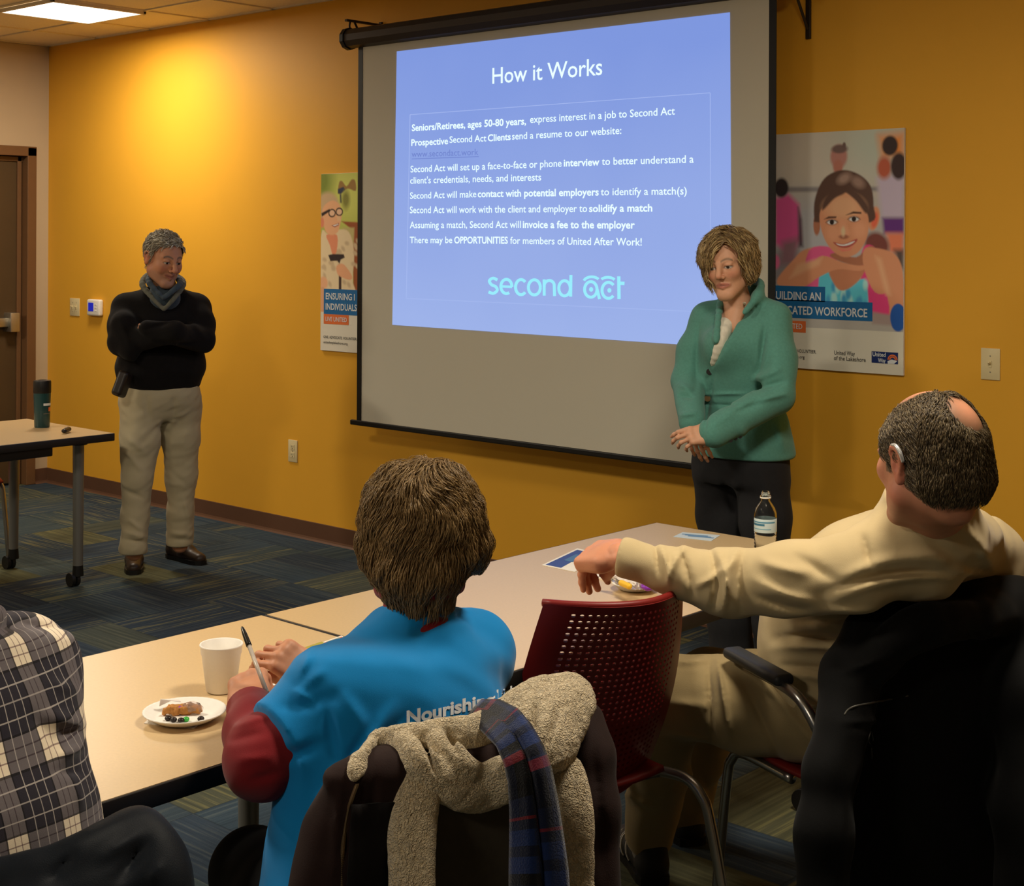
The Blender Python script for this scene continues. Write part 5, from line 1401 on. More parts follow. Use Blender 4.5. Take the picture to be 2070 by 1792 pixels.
    j.disp(wrinkle(41, 0.0035, 6)); j.disp(folds(base, [(1520, 770, 1580, 745, 7, 0.015), (1525, 790, 1590, 770, 7, -0.015), (1530, 810, 1595, 795, 6, 0.0135), (1560, 700, 1540, 780, 8, -0.0105), (1440, 860, 1530, 800, 10, 0.009), (1480, 835, 1540, 815, 6, -0.0105), (1370, 775, 1400, 790, 6, 0.012), (1372, 800, 1402, 806, 5, -0.012), (1372, 840, 1410, 835, 5, 0.0105), (1412, 700, 1404, 800, 7, -0.009), (1548, 650, 1535, 760, 7, -0.018), (1415, 650, 1405, 740, 6, -0.009), (1424, 798, 1510, 796, 3, 0.009), (1424, 818, 1500, 820, 3, -0.009), (1446, 745, 1420, 900, 3.5, -0.0105), (1570, 850, 1585, 915, 9, 0.009), (1500, 860, 1510, 915, 9, 0.0075)]))
    j.cut(P(1500, 918, 5.40), (-0.02, 0, -1), 0.005)
    jo = sdf_obj('jacket', j, 0.0048, teal, t)
    d_ = nrm(wL - eL); dR = nrm(wR - eR)
    for (x, y, m) in ((1434, 752, M['black']), (1430, 806, mat('horn_button', S(112, 92, 62), rough=0.3))):
        c_ = np.array(P(x, y, 5.2)); bs = Sdf()
        # seat the button on the cloth
        dirv = nrm(np.array(ray(x, y))); q = np.array([P(x, y, dd) for dd in np.linspace(5.0, 5.45, 200)], np.float32); dd = j.ev(q); ii = np.flatnonzero(dd < 0)
        c_ = q[ii[0]] if len(ii) else c_
        MB().tube([c_ + dirv * 0.002, c_ - dirv * 0.004], 0.0115, 16).build('button', m, jo, auto=40)
    for (x, y) in ((1477, 891), (1487, 887), (1496, 883)):
        q = np.array([P(x, y, dd) for dd in np.linspace(4.9, 5.4, 200)], np.float32); dd = j.ev(q); ii = np.flatnonzero(dd < 0)
        if len(ii):
            c_ = q[ii[0]]; dirv = nrm(np.array(ray(x, y)))
            MB().tube([c_ + dirv * 0.002, c_ - dirv * 0.0035], 0.007, 14).build('cuff_button', M['black'], jo, auto=40)
    return t
standing_woman()
# ================================================================ chairs of the seated people
F_W = nrm((-0.96, 0.28, 0)); F_M = nrm((-0.88, 0.46, 0)); F_P = nrm((-1, 0.02, 0)); F_R = nrm((-0.955, 0.30, 0))
def rz_of(f): return math.atan2(f[1], f[0]) - PI / 2
CH_W = np.array((-1.835, 1.690, 0)); CH_M = np.array((-1.690, 3.100, 0)); CH_P = np.array((-1.945, 0.905, 0))
_bl = pz(1112, 1220, 0.885); _br = pz(1374, 1183, 0.885); _bc = (_bl + _br) / 2
CH_R = np.array((_bc[0], _bc[1], 0)) + F_R * 0.222
make_chair('empty red perforated chair between the blue-shirted woman and the man in the beige shirt', CH_R, rz_of(F_R), True, False, 'red stacking chairs', W=0.365, zt=0.885, sw=0.178, yt=-0.325, curve=0.105)
make_chair('red chair with black arm pads under the man in the beige shirt', CH_M, rz_of(F_M), True, True, 'red stacking chairs', W=0.33, zt=0.84)
make_chair('chair under the blue-shirted woman, hidden by the fleece-lined coat', CH_W, rz_of(F_W), True, False, 'red stacking chairs', W=0.34, zt=0.84)
make_chair('chair under the man in the plaid shirt, hidden by the navy jacket', CH_P, rz_of(F_P), True, False, 'red stacking chairs', W=0.34, zt=0.84)
make_chair('red chair behind the far left table, mostly outside the picture', np.array((-7.13, 3.52, 0)), rz_of(nrm((1, 0.05, 0))), True, False, 'red stacking chairs')

# ================================================================ the woman in the blue T-shirt
def seated_woman():
    base = np.array((CH_W[0], CH_W[1], 0.0))
    P = lambda x, y, d: np.array(pd(x, y, d)) - base
    Wd = lambda *v: np.array(v, float) - base
    t = person('woman seated at the table seen from behind in a bright blue T-shirt over maroon sleeves', base)
    f = F_W; lat = np.array((f[1], -f[0], 0)); up = np.array((0, 0, 1.0))
    skin = S(204, 144, 110)
    HM = frame(P(857, 1085, 2.62), (-0.62, 0.78, -0.12), (-0.02, 0.03, 1), 1.03)
    b = Sdf(); b.merge(head_sdf(), HM)
    neck = P(848, 1212, 2.585)
    b.cap(HM[:3, 3] + HM[:3, :3] @ np.array((0, -0.02, -0.05)), neck, 0.054, 0.058, k=0.03)
    sp = [Wd(-1.800, 1.660, 0.54), Wd(-1.805, 1.685, 0.70), Wd(-1.830, 1.725, 0.87), neck + np.array((0.01, -0.01, -0.085))]
    b.loft([(sp[0], .15, .10), (sp[1], .13, .09), (sp[2], .14, .09), (sp[3], .10, .06)], lat, f, k=0.03, n=2)
    sL, eL, wL = P(716, 1418, 2.50), P(532, 1535, 2.39), P(505, 1432, 2.62)
    sR, eR, wR = P(958, 1318, 2.68), P(800, 1450, 2.98), P(640, 1372, 2.80)
    b.chain([sL, eL, wL], [.045, .036, .027], k=0.02); b.chain([sR, eR, wR], [.045, .036, .026], k=0.02)
    # left hand: back towards us, fingers curled round the pen; right hand pinching the pen
    kL = P(500, 1368, 2.70); nL = P(478, 1400, 2.60) - P(510, 1400, 2.72)
    b.merge(hand_sdf(1, {'i': (52, 62, 34), 'm': (60, 66, 38), 'r': (66, 66, 38), 'p': (70, 62, 36)}, thumb=(0.42, 0.78, 0.42, 14)), frame(wL, kL - wL + np.array((0, 0, 0.0)), P(470, 1370, 2.55) - P(505, 1400, 2.72), 0.98), k=0.010)
    kR = P(574, 1328, 2.79)
    b.merge(hand_sdf(-1, {'i': (46, 52, 30), 'm': (54, 58, 34), 'r': (60, 60, 36), 'p': (64, 60, 36)}, thumb=(0.20, 0.95, 0.42, 6)), frame(wR, kR - wR, P(600, 1285, 2.68) - P(600, 1345, 2.76), 0.98), k=0.010)
    hipL, kneeL, anL = Wd(-1.78, 1.555, 0.52), Wd(-2.14, 1.66, 0.50), Wd(-2.12, 1.68, 0.08)
    hipR, kneeR, anR = Wd(-1.74, 1.75, 0.52), Wd(-2.12, 1.86, 0.50), Wd(-2.10, 1.88, 0.08)
    b.chain([hipL, kneeL, anL], [.075, .05, .04], k=0.03); b.chain([hipR, kneeR, anR], [.075, .05, .04], k=0.03)
    sdf_obj('body', b, 0.0030, M['skin'], t, 1, colf=lambda V: face_paint(V, HM, skin, S(170, 96, 90), S(110, 88, 64), S(46, 40, 36)))
    # --- hair: short, full, tousled
    hb = Sdf(); R3 = HM[:3, :3] / 1.03; H = lambda x, y, z: HM[:3, 3] + HM[:3, :3] @ np.array((x, y, z))
    hb.ell(H(0, -0.020, 0.026), (0.094, 0.104, 0.104), rot=R3, k=0.0)
    hb.ell(H(-0.032, -0.046, 0.064), (0.050, 0.054, 0.052), rot=R3, k=0.03); hb.ell(H(0.034, -0.042, 0.070), (0.046, 0.054, 0.048), rot=R3, k=0.03)
    hb.ell(H(0.076, -0.030, 0.018), (0.026, 0.050, 0.050), rot=R3, k=0.03); hb.ell(H(-0.070, -0.030, 0.006), (0.028, 0.050, 0.070), rot=R3, k=0.03)
    hb.ell(H(0, -0.054, -0.050), (0.068, 0.050, 0.062), rot=R3, k=0.035); hb.ell(H(0.086, 0.0, -0.020), (0.018, 0.036, 0.032), rot=R3, k=0.02)
    hb.cap(H(0, -0.048, -0.075), H(0.002, -0.046, -0.100), 0.058, 0.050, k=0.03)
    hb.disp(wrinkle(5, 0.007, 9)); hb.disp(wrinkle(6, 0.0045, 20))
    def mask(V):
        p = to_local(V, HM); x, y, z = p.T
        return ~((y > 0.045) & (z < 0.055)) & (z > -0.088 + 0.005 * np.sin(x * 190)) & ~((y > 0.0) & (z < -0.075))
    nz = Noise(77)
    def flow(V):
        p = to_local(V, HM).astype(np.float32); x, y, z = p.T
        crown = np.stack([x - 0.012, y + 0.035, z - 0.12], 1)
        d = crown / (np.linalg.norm(crown, axis=1, keepdims=True) + 1e-6); d[:, 2] -= 0.8
        ang = 1.5 * nz(p, 5.5) * np.clip((z + 0.07) / 0.10, 0.15, 1)
        sw = np.stack([np.cos(0 * x), 0 * x, 0.15 + 0 * x], 1)
        d = d * np.cos(ang)[:, None] + np.stack([-d[:, 1] + 0.4, d[:, 0], 0.2 + 0 * x], 1) * np.sin(ang)[:, None]
        return (d @ HM[:3, :3].T).astype(np.float32)
    hair_mesh('hair', hb, 0.004, t, mask, flow, 20000, 0.066, 0.00095, S(104, 82, 50), [S(140, 113, 74)[:3], S(124, 98, 62)[:3], S(156, 128, 86)[:3], S(112, 88, 54)[:3], S(132, 106, 68)[:3]], (0.0, 0.004, 0.008, 0.007, 0.003), 5, 0.16, 0.5, 9)
    # --- maroon long-sleeved shirt: collar and forearms
    mar = fabric('maroon_jersey', S(128, 30, 36), 800, 0.35, var=0.07, vs=30)
    m = Sdf(); m.chain([sL, (sL + eL) / 2, eL], [.058, .062, .060], k=0.02); m.chain([eL, (eL + wL) / 2, wL + nrm(kL - wL) * 0.012], [.060, .052, .041], k=0.03)
    m.chain([sR, eR, wR], [.058, .055, .040], k=0.02)
    m.loft([(sp[1], .16, .11), (sp[2], .17, .11), (sp[3], .13, .08), (neck + np.array((0, 0, -.02)), .066, .062), (neck + np.array((0, 0, .012)), .065, .062)], lat, f, k=0.02, n=2)
    cc = neck + np.array((0, 0, 0.006))
    [m.chain([cc + up * dz + R_ * 0.068 for R_ in [np.cos(a) * lat + np.sin(a) * f + up * (0.05 - 0.08 * np.sin(a)) for a in np.linspace(0, 2 * PI, 15)]], .0095, k=0.012) for dz in (0.008, 0.019, 0.030)]
    m.disp(folds(base, [(470, 1470, 560, 1440, 8, .005), (462, 1500, 540, 1480, 9, -.005), (470, 1540, 560, 1530, 10, .005), (500, 1580, 570, 1560, 9, -.005)]))
    m.disp(wrinkle(52, 0.003, 9)); dw = nrm(wL - eL)
    m.cut(wL + dw * 0.004 + 0 * dw, nrm(kL - wL), 0.005)
    sdf_obj('maroon_shirt', m, 0.0045, mar, t)
    # --- blue T-shirt
    blue = fabric('bright_blue_jersey', S(14, 128, 196), 900, 0.25, var=0.04, vs=14, sheen=0.15)
    s = Sdf()
    s.loft([(sp[0] + f * -0.02 + lat * -0.01 + up * -0.06, .215, .150), (sp[0] + up * 0.06 - f * .01, .205, .145), (sp[1] + up * 0.02, .192, .130), (sp[2], .198, .125), (sp[2] + up * 0.045 + f * .012, .178, .110), (sp[3] + up * 0.012, .135, .085), (neck + up * -0.038, .092, .078), (neck + up * -0.014, .078, .074)], lat, f, k=0.02, n=2.2)
    hemL = sL + (eL - sL) * 0.83
    s.cap(sL, (sL + hemL) / 2, .068, .072, k=0.05); s.cap((sL + hemL) / 2, hemL, .072, .080, k=0.03, end=True)
    s.chain([sR, sR + (eR - sR) * 0.85], [.068, .076], k=0.05)
    s.cap(sR - up * .02, sp[2] + lat * .10 - up * .02, .060, .07, k=0.05)
    s.cap(sL + up * .006, neck + up * -.085, .058, .06, k=0.04); s.cap(sR + up * .006, neck + up * -.085, .060, .06, k=0.04)
    s.disp(wrinkle(61, 0.004, 5)); s.disp(wrinkle(62, 0.002, 12))
    s.disp(folds(base, [(955, 1240, 835, 1285, 12, -.012, 8), (960, 1225, 860, 1262, 10, .007), (600, 1400, 660, 1350, 10, .004), (610, 1420, 690, 1410, 12, -.004), (585, 1395, 640, 1420, 9, .005), (560, 1430, 640, 1430, 10, -.003), (660, 1420, 680, 1560, 12, -.008), (690, 1400, 740, 1470, 12, .006), (700, 1560, 800, 1420, 12, .010), (660, 1600, 760, 1460, 10, -.011), (730, 1540, 830, 1440, 10, -.007), (640, 1640, 700, 1530, 10, .009), (530, 1450, 590, 1560, 10, .006), (560, 1540, 660, 1500, 12, -.008), (640, 1290, 600, 1380, 9, .006), (880, 1330, 1000, 1400, 20, .005)]))
    s.ell(neck + up * 0.036, (0.073, 0.073, 0.045), k=0.008, op='s')
    so = sdf_obj('t_shirt', s, 0.0045, blue, t, 2)
    # printed words across the back, lying on the cloth
    def on_cloth(x, y):
        q = np.array([P(x, y, dd) for dd in np.linspace(2.15, 2.9, 260)], np.float32); dd = s.ev(q); ii = np.flatnonzero(dd < 0)
        k = ii[0] if len(ii) else 130
        if 0 < k: a_, c_ = dd[k - 1], dd[k]; tt = a_ / (a_ - c_ + 1e-9); p_ = q[k - 1] + (q[k] - q[k - 1]) * tt
        else: p_ = q[k]
        return p_ - nrm(np.array(ray(x, y))) * 0.0016
    wm = mat('white_shirt_print', S(226, 232, 236), rough=0.6)
    mb = MB()
    for txt, bold, x0, y0, x1, y1, ch0, ch1 in (('Nourishing', 0.035, 822, 1466, 1001, 1424, 27, 24), ('kids.', 0.020, 1004, 1422, 1052, 1408, 26, 25)):
        Vt, Ft = glyphs(txt, bold); a0, a1 = Vt[:, 0].min(), Vt[:, 0].max(); capH = glyphs('H', 0.0)[0][:, 1].max()
        W = []
        for u, v in Vt:
            tt = (u - a0) / (a1 - a0); ch = ch0 + (ch1 - ch0) * tt
            W.append(on_cloth(x0 + (x1 - x0) * tt - 0.10 * 0, y0 + (y1 - y0) * tt - v / capH * ch))
        mb.add(W, Ft)
    mb.build('back_print', wm, so)
    # --- trousers, shoes
    tm = fabric('black_trouser_knit', S(16, 15, 15), 700, 0.3)
    k = Sdf(); k.loft([(sp[0] + up * -0.02, .185, .145), (sp[0] + up * 0.06, .17, .125)], lat, f, k=0.02)
    k.chain([hipL + f * -.03, hipL + (kneeL - hipL) * .5, kneeL], [.105, .095, .075], k=0.03); k.chain([kneeL, anL], [.072, .06], k=0.03)
    k.chain([hipR, kneeR], [.10, .075], k=0.03); k.chain([kneeR, anR], [.072, .06], k=0.03)
    # the coat-dark cloth bunched over her left hip
    sdf_obj('trousers', k, 0.007, tm, t)
    for a in (anL, anR):
        hl = np.array((a[0] + 0.04, a[1], 0)); te = hl + f * 0.24
        s_ = sdf_obj('shoe', shoe(Sdf(), hl, te), 0.007, M['black'], t, 1); sole('sole', M['black'], s_, hl, te)
    return dict(base=base, P=P, s=s, f=f, lat=lat)
WOMAN = seated_woman()

# ================================================================ the man in the beige shirt, arm along the red chair
def seated_man():
    base = np.array((CH_M[0], CH_M[1], 0.0))
    P = lambda x, y, d: np.array(pd(x, y, d)) - base
    Wd = lambda *v: np.array(v, float) - base
    t = person('balding man seated in a beige shirt with his arm over the red chair', base)
    f = F_M; lat = np.array((f[1], -f[0], 0)); up = np.array((0, 0, 1.0))
    skin = S(206, 142, 110)
    HM = frame(P(1879, 928, 2.88), (-0.93, 0.36, -0.06), (-0.06, 0.0, 1), 1.15)
    b = Sdf(); b.merge(head_sdf(jaw=1.1), HM)
    neck = P(1882, 1040, 3.04)
    b.cap(HM[:3, 3] + HM[:3, :3] @ np.array((0, -0.030, -0.045)), neck, 0.066, 0.068, k=0.03)
    b.ell(HM[:3, 3] + HM[:3, :3] @ np.array((0, -0.060, -0.080)), 0.030, k=0.03)
    sp = [Wd(-1.70, 3.10, 0.52), Wd(-1.65, 3.08, 0.72), Wd(-1.575, 3.03, 0.90), P(1882, 1088, 3.17)]
    b.loft([(sp[0], .17, .12), (sp[1], .18, .14), (sp[2], .17, .11), (sp[3], .13, .07)], lat, f, k=0.03, n=2)
    sL, eL, wL = P(1738, 1160, 3.06), P(1475, 1180, 3.20), P(1252, 1124, 3.27)
    sR, eR, wR = P(1995, 1135, 3.36), P(2030, 1370, 3.30), Wd(-1.80, 3.24, 0.66)
    b.chain([sL, eL, wL], [.055, .045, .030], k=0.02); b.chain([sR, eR, wR], [.055, .045, .03], k=0.02)
    kn = P(1197, 1127, 3.335)
    b.merge(hand_sdf(1, {'i': (72, 14, 8), 'm': (66, 16, 8), 'r': (62, 14, 8), 'p': (58, 12, 8)}, thumb=(0.15, 0.75, 0.65, 6), spread=1.3, fat=1.30), frame(wL + nrm(kn - wL) * 0.010, kn - wL + up * 0.004, up * 1.0 - np.array(_V) * 0.55, 1.04), k=0.012)
    b.merge(hand_sdf(-1, {}), frame(wR, f, up), k=0.01)
    hipL, kneeL, anL = Wd(-1.715, 2.985, 0.565), P(1352, 1402, 3.58), P(1312, 1700, 3.80)
    hipR, kneeR, anR = Wd(-1.64, 3.17, 0.565), P(1432, 1385, 3.84), P(1385, 1655, 4.05)
    b.chain([hipL, kneeL, anL], [.08, .055, .042], k=0.03); b.chain([hipR, kneeR, anR], [.08, .055, .042], k=0.03)
    def bald(p):
        x, y, z = p.T
        d = np.sqrt(((x - 0.012) / 0.034) ** 2 + ((y + 0.074) / 0.040) ** 2 + ((z - 0.082) / 0.034) ** 2)
        top = d
        fr = np.where((z > 0.055) & (y > -0.04), np.abs(x - 0.004) / 0.048 + np.clip(0.0 - y, 0, 1) * 22, 9)
        return np.minimum(top, fr)
    def paint(V):
        C = face_paint(V, HM, skin, S(178, 98, 88), S(120, 100, 80), S(46, 40, 36), blush=S(200, 108, 88))
        p = to_local(V, HM); 
        a_ = np.clip((bald(p) - 0.25) / 0.85, 0, 1) * ((p[:, 2] > -0.02) & (p[:, 1] < 0.04) & (np.abs(p[:, 1]) < 0.2) & (np.abs(p[:, 0]) < 0.0735) & (p[:, 2] < 0.14)) * 0.75
        return C * (1 - a_[:, None]) + np.array(S(96, 80, 58)[:3]) * a_[:, None]
    sdf_obj('body', b, 0.0028, M['skin'], t, 1, colf=paint)
    # --- hair: fringe round a bald crown
    hb = Sdf(); hb.merge(head_sdf(jaw=1.1, ears=False), HM); hb.ell(HM[:3, 3] + HM[:3, :3] @ np.array((0, -0.050, -0.03)), (0.072 * 1.15, 0.058 * 1.15, 0.065 * 1.15), rot=HM[:3, :3] / 1.15, k=0.03)
    hb.disp(lambda V: -0.0012 - 0.0075 * np.clip((bald(to_local(V, HM)) - 0.95) / 0.9, 0, 1) * np.clip((to_local(V, HM)[:, 2] + 0.075) / 0.04, 0.1, 1)); hb.disp(wrinkle(9, 0.0012, 18))
    nz = Noise(31)
    def mask(V):
        p = to_local(V, HM); x, y, z = p.T; ax = np.abs(x)
        e = 0.12 * nz(p.astype(np.float32), 9)
        nb = bald(p) > 1.08 + e
        line = -0.022 - 0.042 * np.clip((-y + 0.0) / 0.07, 0, 1) + 0.0 * x
        line = np.where(y > -0.020, 0.012 - 0.35 * np.clip(y, 0, 1) * 0, line)
        line = np.where((y > 0.004) & (y < 0.026), -0.008, line)
        side = (y < 0.050 - 0.18 * np.clip(0.03 - z, 0, 1)) & (z > line)
        return nb & side & (z < 0.14)
    def flow(V):
        p = to_local(V, HM); x, y, z = p.T
        d = np.stack([0.25 * np.sign(x), -0.75 * (y > -0.055) + 0.0 * x, -0.75 - 0.6 * (y < -0.055)], 1)
        tp = z > 0.085; d[tp] = np.stack([0.5 * np.sign(x[tp]), -0.4 + 0 * x[tp], 0 * x[tp]], 1)
        return (d @ HM[:3, :3].T).astype(np.float32)
    hair_mesh('hair', hb, 0.004, t, mask, flow, 12000, 0.024, 0.0009, S(74, 62, 46), [S(104, 90, 66)[:3], S(78, 66, 48)[:3], S(126, 110, 82)[:3], S(60, 50, 36)[:3], S(92, 76, 54)[:3]], (-0.001, 0.0016, 0.0024, 0.0006), 6, 0.22, 0.5, 6)
    # --- hearing aid behind the left ear
    ha = MB(); E = lambda x, y, z: HM[:3, 3] + HM[:3, :3] @ np.array((x, y, z))
    ha.tube([E(-0.086, -0.004, 0.031), E(-0.089, -0.018, 0.031), E(-0.090, -0.029, 0.020), E(-0.088, -0.033, 0.004)], [.0025, .0038, .0042, .0032], 10, 5)
    ha.build('hearing_aid', mat('silver_hearing_aid', S(206, 206, 204), rough=0.25, metal=0.5), t, smooth=True)
    # --- trousers
    kh = fabric('khaki_work_cotton', S(150, 132, 94), 600, 0.35, var=0.07, vs=12)
    k = Sdf(); k.loft([(sp[0] + up * -0.03, .20, .16), (sp[0] + up * 0.08, .20, .16)], lat, f, k=0.02)
    k.chain([hipL, (hipL + kneeL) / 2, kneeL], [.112, .108, .094], k=0.03); k.chain([kneeL, (kneeL + anL) / 2, anL + up * .02], [.088, .074, .066], k=0.03)
    k.chain([hipR, (hipR + kneeR) / 2, kneeR], [.115, .108, .090], k=0.03); k.chain([kneeR, (kneeR + anR) / 2, anR + up * .02], [.085, .078, .070], k=0.03)
    k.disp(wrinkle(71, 0.004, 5)); k.disp(wrinkle(72, 0.002, 12))
    k.disp(folds(base, [(1450, 1325, 1475, 1500, 5.6, 0.0176), (1432, 1330, 1440, 1500, 4.8, -0.0144), (1490, 1345, 1580, 1540, 8.0, -0.0128), (1510, 1345, 1600, 1440, 8.0, 0.0128), (1345, 1420, 1440, 1430, 9.6, 0.0096), (1350, 1340, 1435, 1335, 6.4, 0.0096), (1345, 1480, 1440, 1500, 8.0, 0.0112), (1600, 1440, 1670, 1540, 9.6, 0.0096), (1560, 1380, 1640, 1480, 8.0, -0.0128), (1400, 1560, 1440, 1650, 6.4, 0.0128), (1250, 1600, 1330, 1640, 7.2, 0.0096)]))
    sdf_obj('trousers', k, 0.006, kh, t)
    # --- socks and sneakers with white stripes
    sk_ = fabric('grey_sock_knit', S(120, 118, 112), 500, 0.5); sn = mat('black_sneaker_mesh', S(26, 25, 25), rough=0.6, var=0.1, vs=80); wh = mat('white_sneaker_stripe', S(200, 196, 186), rough=0.5)
    for a, tdir in ((anL, nrm((-0.75, 0.55, 0))), (anR, nrm((-0.80, 0.50, 0)))):
        q = Sdf(); q.cap(a + up * 0.08, np.array((a[0], a[1], 0.07)), .045, .045); sdf_obj('sock', q, 0.006, sk_, t)
        hl = np.array((a[0], a[1], 0.0)) - tdir * 0.03; te = hl + tdir * 0.27
        ss = Sdf(); shoe(ss, hl, te, hgt=0.065); so = sdf_obj('sneaker', ss, 0.005, sn, t, 1); sole('sole', M['black'], so, hl, te, 0.048)
        lt = np.array((tdir[1], -tdir[0], 0)); mbx = MB()
        for s_ in (-1, 1):
            for q_ in range(4):
                c0 = hl + tdir * (0.07 + 0.035 * q_); pts = []
                for hgt in np.linspace(0.024, 0.075, 7):
                    rr = np.array([c0 + tdir * (hgt * 0.45) + up * hgt + lt * s_ * w_ for w_ in np.linspace(0.09, 0.0, 80)], np.float32); dd = ss.ev(rr); ii = np.flatnonzero(dd < 0)
                    if len(ii): pts.append(rr[ii[0]] + lt * s_ * 0.0005)
                if len(pts) > 2: mbx.tube(pts, 0.0035, 6)
        mbx.build('stripes', wh, so)
    # --- shirt
    be = fabric('beige_brushed_cotton', S(196, 176, 134), 700, 0.3, var=0.04, vs=10)
    s = Sdf()
    s.loft([(sp[0] + up * 0.015 + f * .02, .215, .19), (sp[1] + f * 0.055, .245, .205), (sp[1] + up * 0.10 + f * .03, .235, .175), (sp[2] - up * .02, .225, .145), (sp[2] + up * 0.05, .215, .130), (sp[3] + up * 0.0, .170, .100), (neck + up * -0.020, .118, .095), (neck + up * 0.012, .094, .090), (neck + up * 0.036, .086, .086)], lat, f, k=0.02, n=2.2)
    s.chain([sL, (sL + eL) / 2, eL], [.076, .072, .068], k=0.06); s.chain([eL, (eL + wL) / 2 + up * -0.004, wL + nrm(eL - wL) * 0.02, wL], [.072, .051, .042, .042], k=0.025)
    s.chain([sR, eR], [.090, .080], k=0.06); s.chain([eR, wR], [.075, .045], k=0.03)
    s.cap(neck - up * 0.10 + f * 0.03, neck + up * 0.024, .095, .086, k=0.04, end=True)
    s.cap(sL + up * .010, neck + up * -.045, .062, .066, k=0.05); s.cap(sR + up * .010, neck + up * -.045, .066, .066, k=0.05)
    nc = neck + up * 0.028
    s.chain([nc + (np.cos(a) * lat + np.sin(a) * f * 0.98 + up * (0.05 - 0.06 * np.sin(a))) * 0.088 for a in np.linspace(0, 2 * PI, 17)], .0085, k=0.006)
    s.disp(wrinkle(81, 0.004, 4.5)); s.disp(wrinkle(82, 0.002, 11))
    s.disp(folds(base, [(1700, 1170, 1980, 1145, 11.9, 0.0155, -30), (1680, 1215, 2010, 1170, 10.2, 0.0155, -24), (1660, 1200, 1990, 1175, 7.6, -0.0155, -28), (1880, 1085, 1985, 1150, 13.6, -0.0155, 12), (1940, 1060, 2010, 1160, 11.9, 0.0124, -10), (1745, 1080, 1760, 1160, 7.6, -0.0124), (1640, 1230, 1900, 1235, 10.2, 0.0155, 10), (1600, 1255, 1900, 1215, 7.6, -0.0155, 10), (1960, 1200, 2045, 1165, 7.6, -0.0186),
        (1560, 1310, 1760, 1330, 7.6, 0.0124, -8), (1565, 1290, 1740, 1300, 6.8, -0.0124, -8), (1590, 1365, 1720, 1390, 7.6, 0.0139, -6), (1580, 1345, 1710, 1355, 6.0, -0.0124), (1610, 1420, 1700, 1440, 6.8, 0.0124),
        (1335, 1100, 1350, 1180, 5.1, 0.0139, -4), (1322, 1100, 1330, 1170, 4.2, -0.0124, -3), (1365, 1100, 1400, 1210, 6.8, -0.0139, -6), (1385, 1105, 1350, 1185, 6.0, 0.0155, 6), (1450, 1110, 1460, 1240, 6.0, 0.017, -12), (1435, 1110, 1440, 1235, 5.1, -0.017, -10), (1490, 1110, 1475, 1215, 7.6, 0.0124, 10), (1505, 1115, 1500, 1235, 6.8, -0.0139, 10), (1530, 1130, 1640, 1160, 11.9, 0.0124, 6), (1520, 1170, 1660, 1220, 10.2, 0.0124, 8), (1520, 1200, 1640, 1235, 7.6, -0.0124, 6), (1400, 1190, 1490, 1130, 6.8, 0.0109, 4), (1600, 1120, 1700, 1180, 10.2, -0.0093)]))
    s.cut(wL, nrm(wL - eL), 0.004)
    sdf_obj('shirt', s, 0.005, be, t, 2)
    return dict(base=base, P=P, f=f, lat=lat)
MAN = seated_man()

# ================================================================ the man in the plaid shirt, at the left edge
def plaid_mat():
    t = NT('plaid_flannel'); b = t.b; b.inputs['Roughness'].default_value = 0.9; b.inputs['Specular IOR Level'].default_value = 0.1; b.inputs['Sheen Weight'].default_value = 0.2
    a = t.n('ShaderNodeAttribute', attribute_name='pat'); sx = t.n('ShaderNodeSeparateXYZ'); t.l(a.outputs['Vector'], sx.inputs[0])
    def stripe(o, period, off):
        u = t.math('DIVIDE', t.math('ADD', o, off), period); fr = t.math('SUBTRACT', u, t.math('FLOOR', u))
        out = []
        N_, W_, K_, B_ = (0.026, 0.023, 0.034, 1), (0.93, 0.80, 0.60, 1), (0.006, 0.005, 0.006, 1), (0.16, 0.10, 0.09, 1)
        for seq in ([(0.0, K_), (0.025, W_), (0.13, B_), (0.145, W_), (0.24, B_), (0.255, W_), (0.36, K_), (0.385, N_)], [(0.0, (0, 0, 0, 1)), (0.52, (1, 1, 1, 1)), (0.538, (0, 0, 0, 1)), (0.70, (0.8, 0.8, 0.8, 1)), (0.716, (0, 0, 0, 1)), (0.86, (1, 1, 1, 1)), (0.878, (0, 0, 0, 1))]):
            r = t.n('ShaderNodeValToRGB'); r.color_ramp.interpolation = 'CONSTANT'; e = r.color_ramp.elements
            e[0].position = 0; e[0].color = seq[0][1]; e[1].position = seq[1][0]; e[1].color = seq[1][1]
            for p, c in seq[2:]:
                q = e.new(p); q.color = c
            t.l(fr, r.inputs[0]); out.append(r.outputs[0])
        return out
    c1, m1 = stripe(sx.outputs[0], 0.088, 0.0); c2, m2 = stripe(sx.outputs[2], 0.106, 0.0)
    c = t.mix(1.0, c1, c2, 'MULTIPLY'); gm = t.n('ShaderNodeGamma'); gm.inputs[1].default_value = 0.5; t.l(c, gm.inputs[0])
    mm = t.n('ShaderNodeMix', data_type='RGBA', blend_type='LIGHTEN'); mm.inputs[0].default_value = 1; t.l(m1, mm.inputs[6]); t.l(m2, mm.inputs[7])
    bw = t.n('ShaderNodeRGBToBW'); t.l(mm.outputs[2], bw.inputs[0])
    c = t.mix(t.math('MULTIPLY', bw.outputs[0], 0.75), gm.outputs[0], (0.55, 0.50, 0.46, 1)); t.l(c, b.inputs['Base Color'])
    nz = t.n('ShaderNodeTexNoise'); nz.inputs['Scale'].default_value = 800; tc = t.n('ShaderNodeTexCoord'); t.l(tc.outputs['Object'], nz.inputs[0])
    bp = t.n('ShaderNodeBump'); bp.inputs['Strength'].default_value = 0.3; bp.inputs['Distance'].default_value = 0.001; t.l(nz.outputs[0], bp.inputs['Height']); t.l(bp.outputs[0], b.inputs['Normal'])
    return t.m
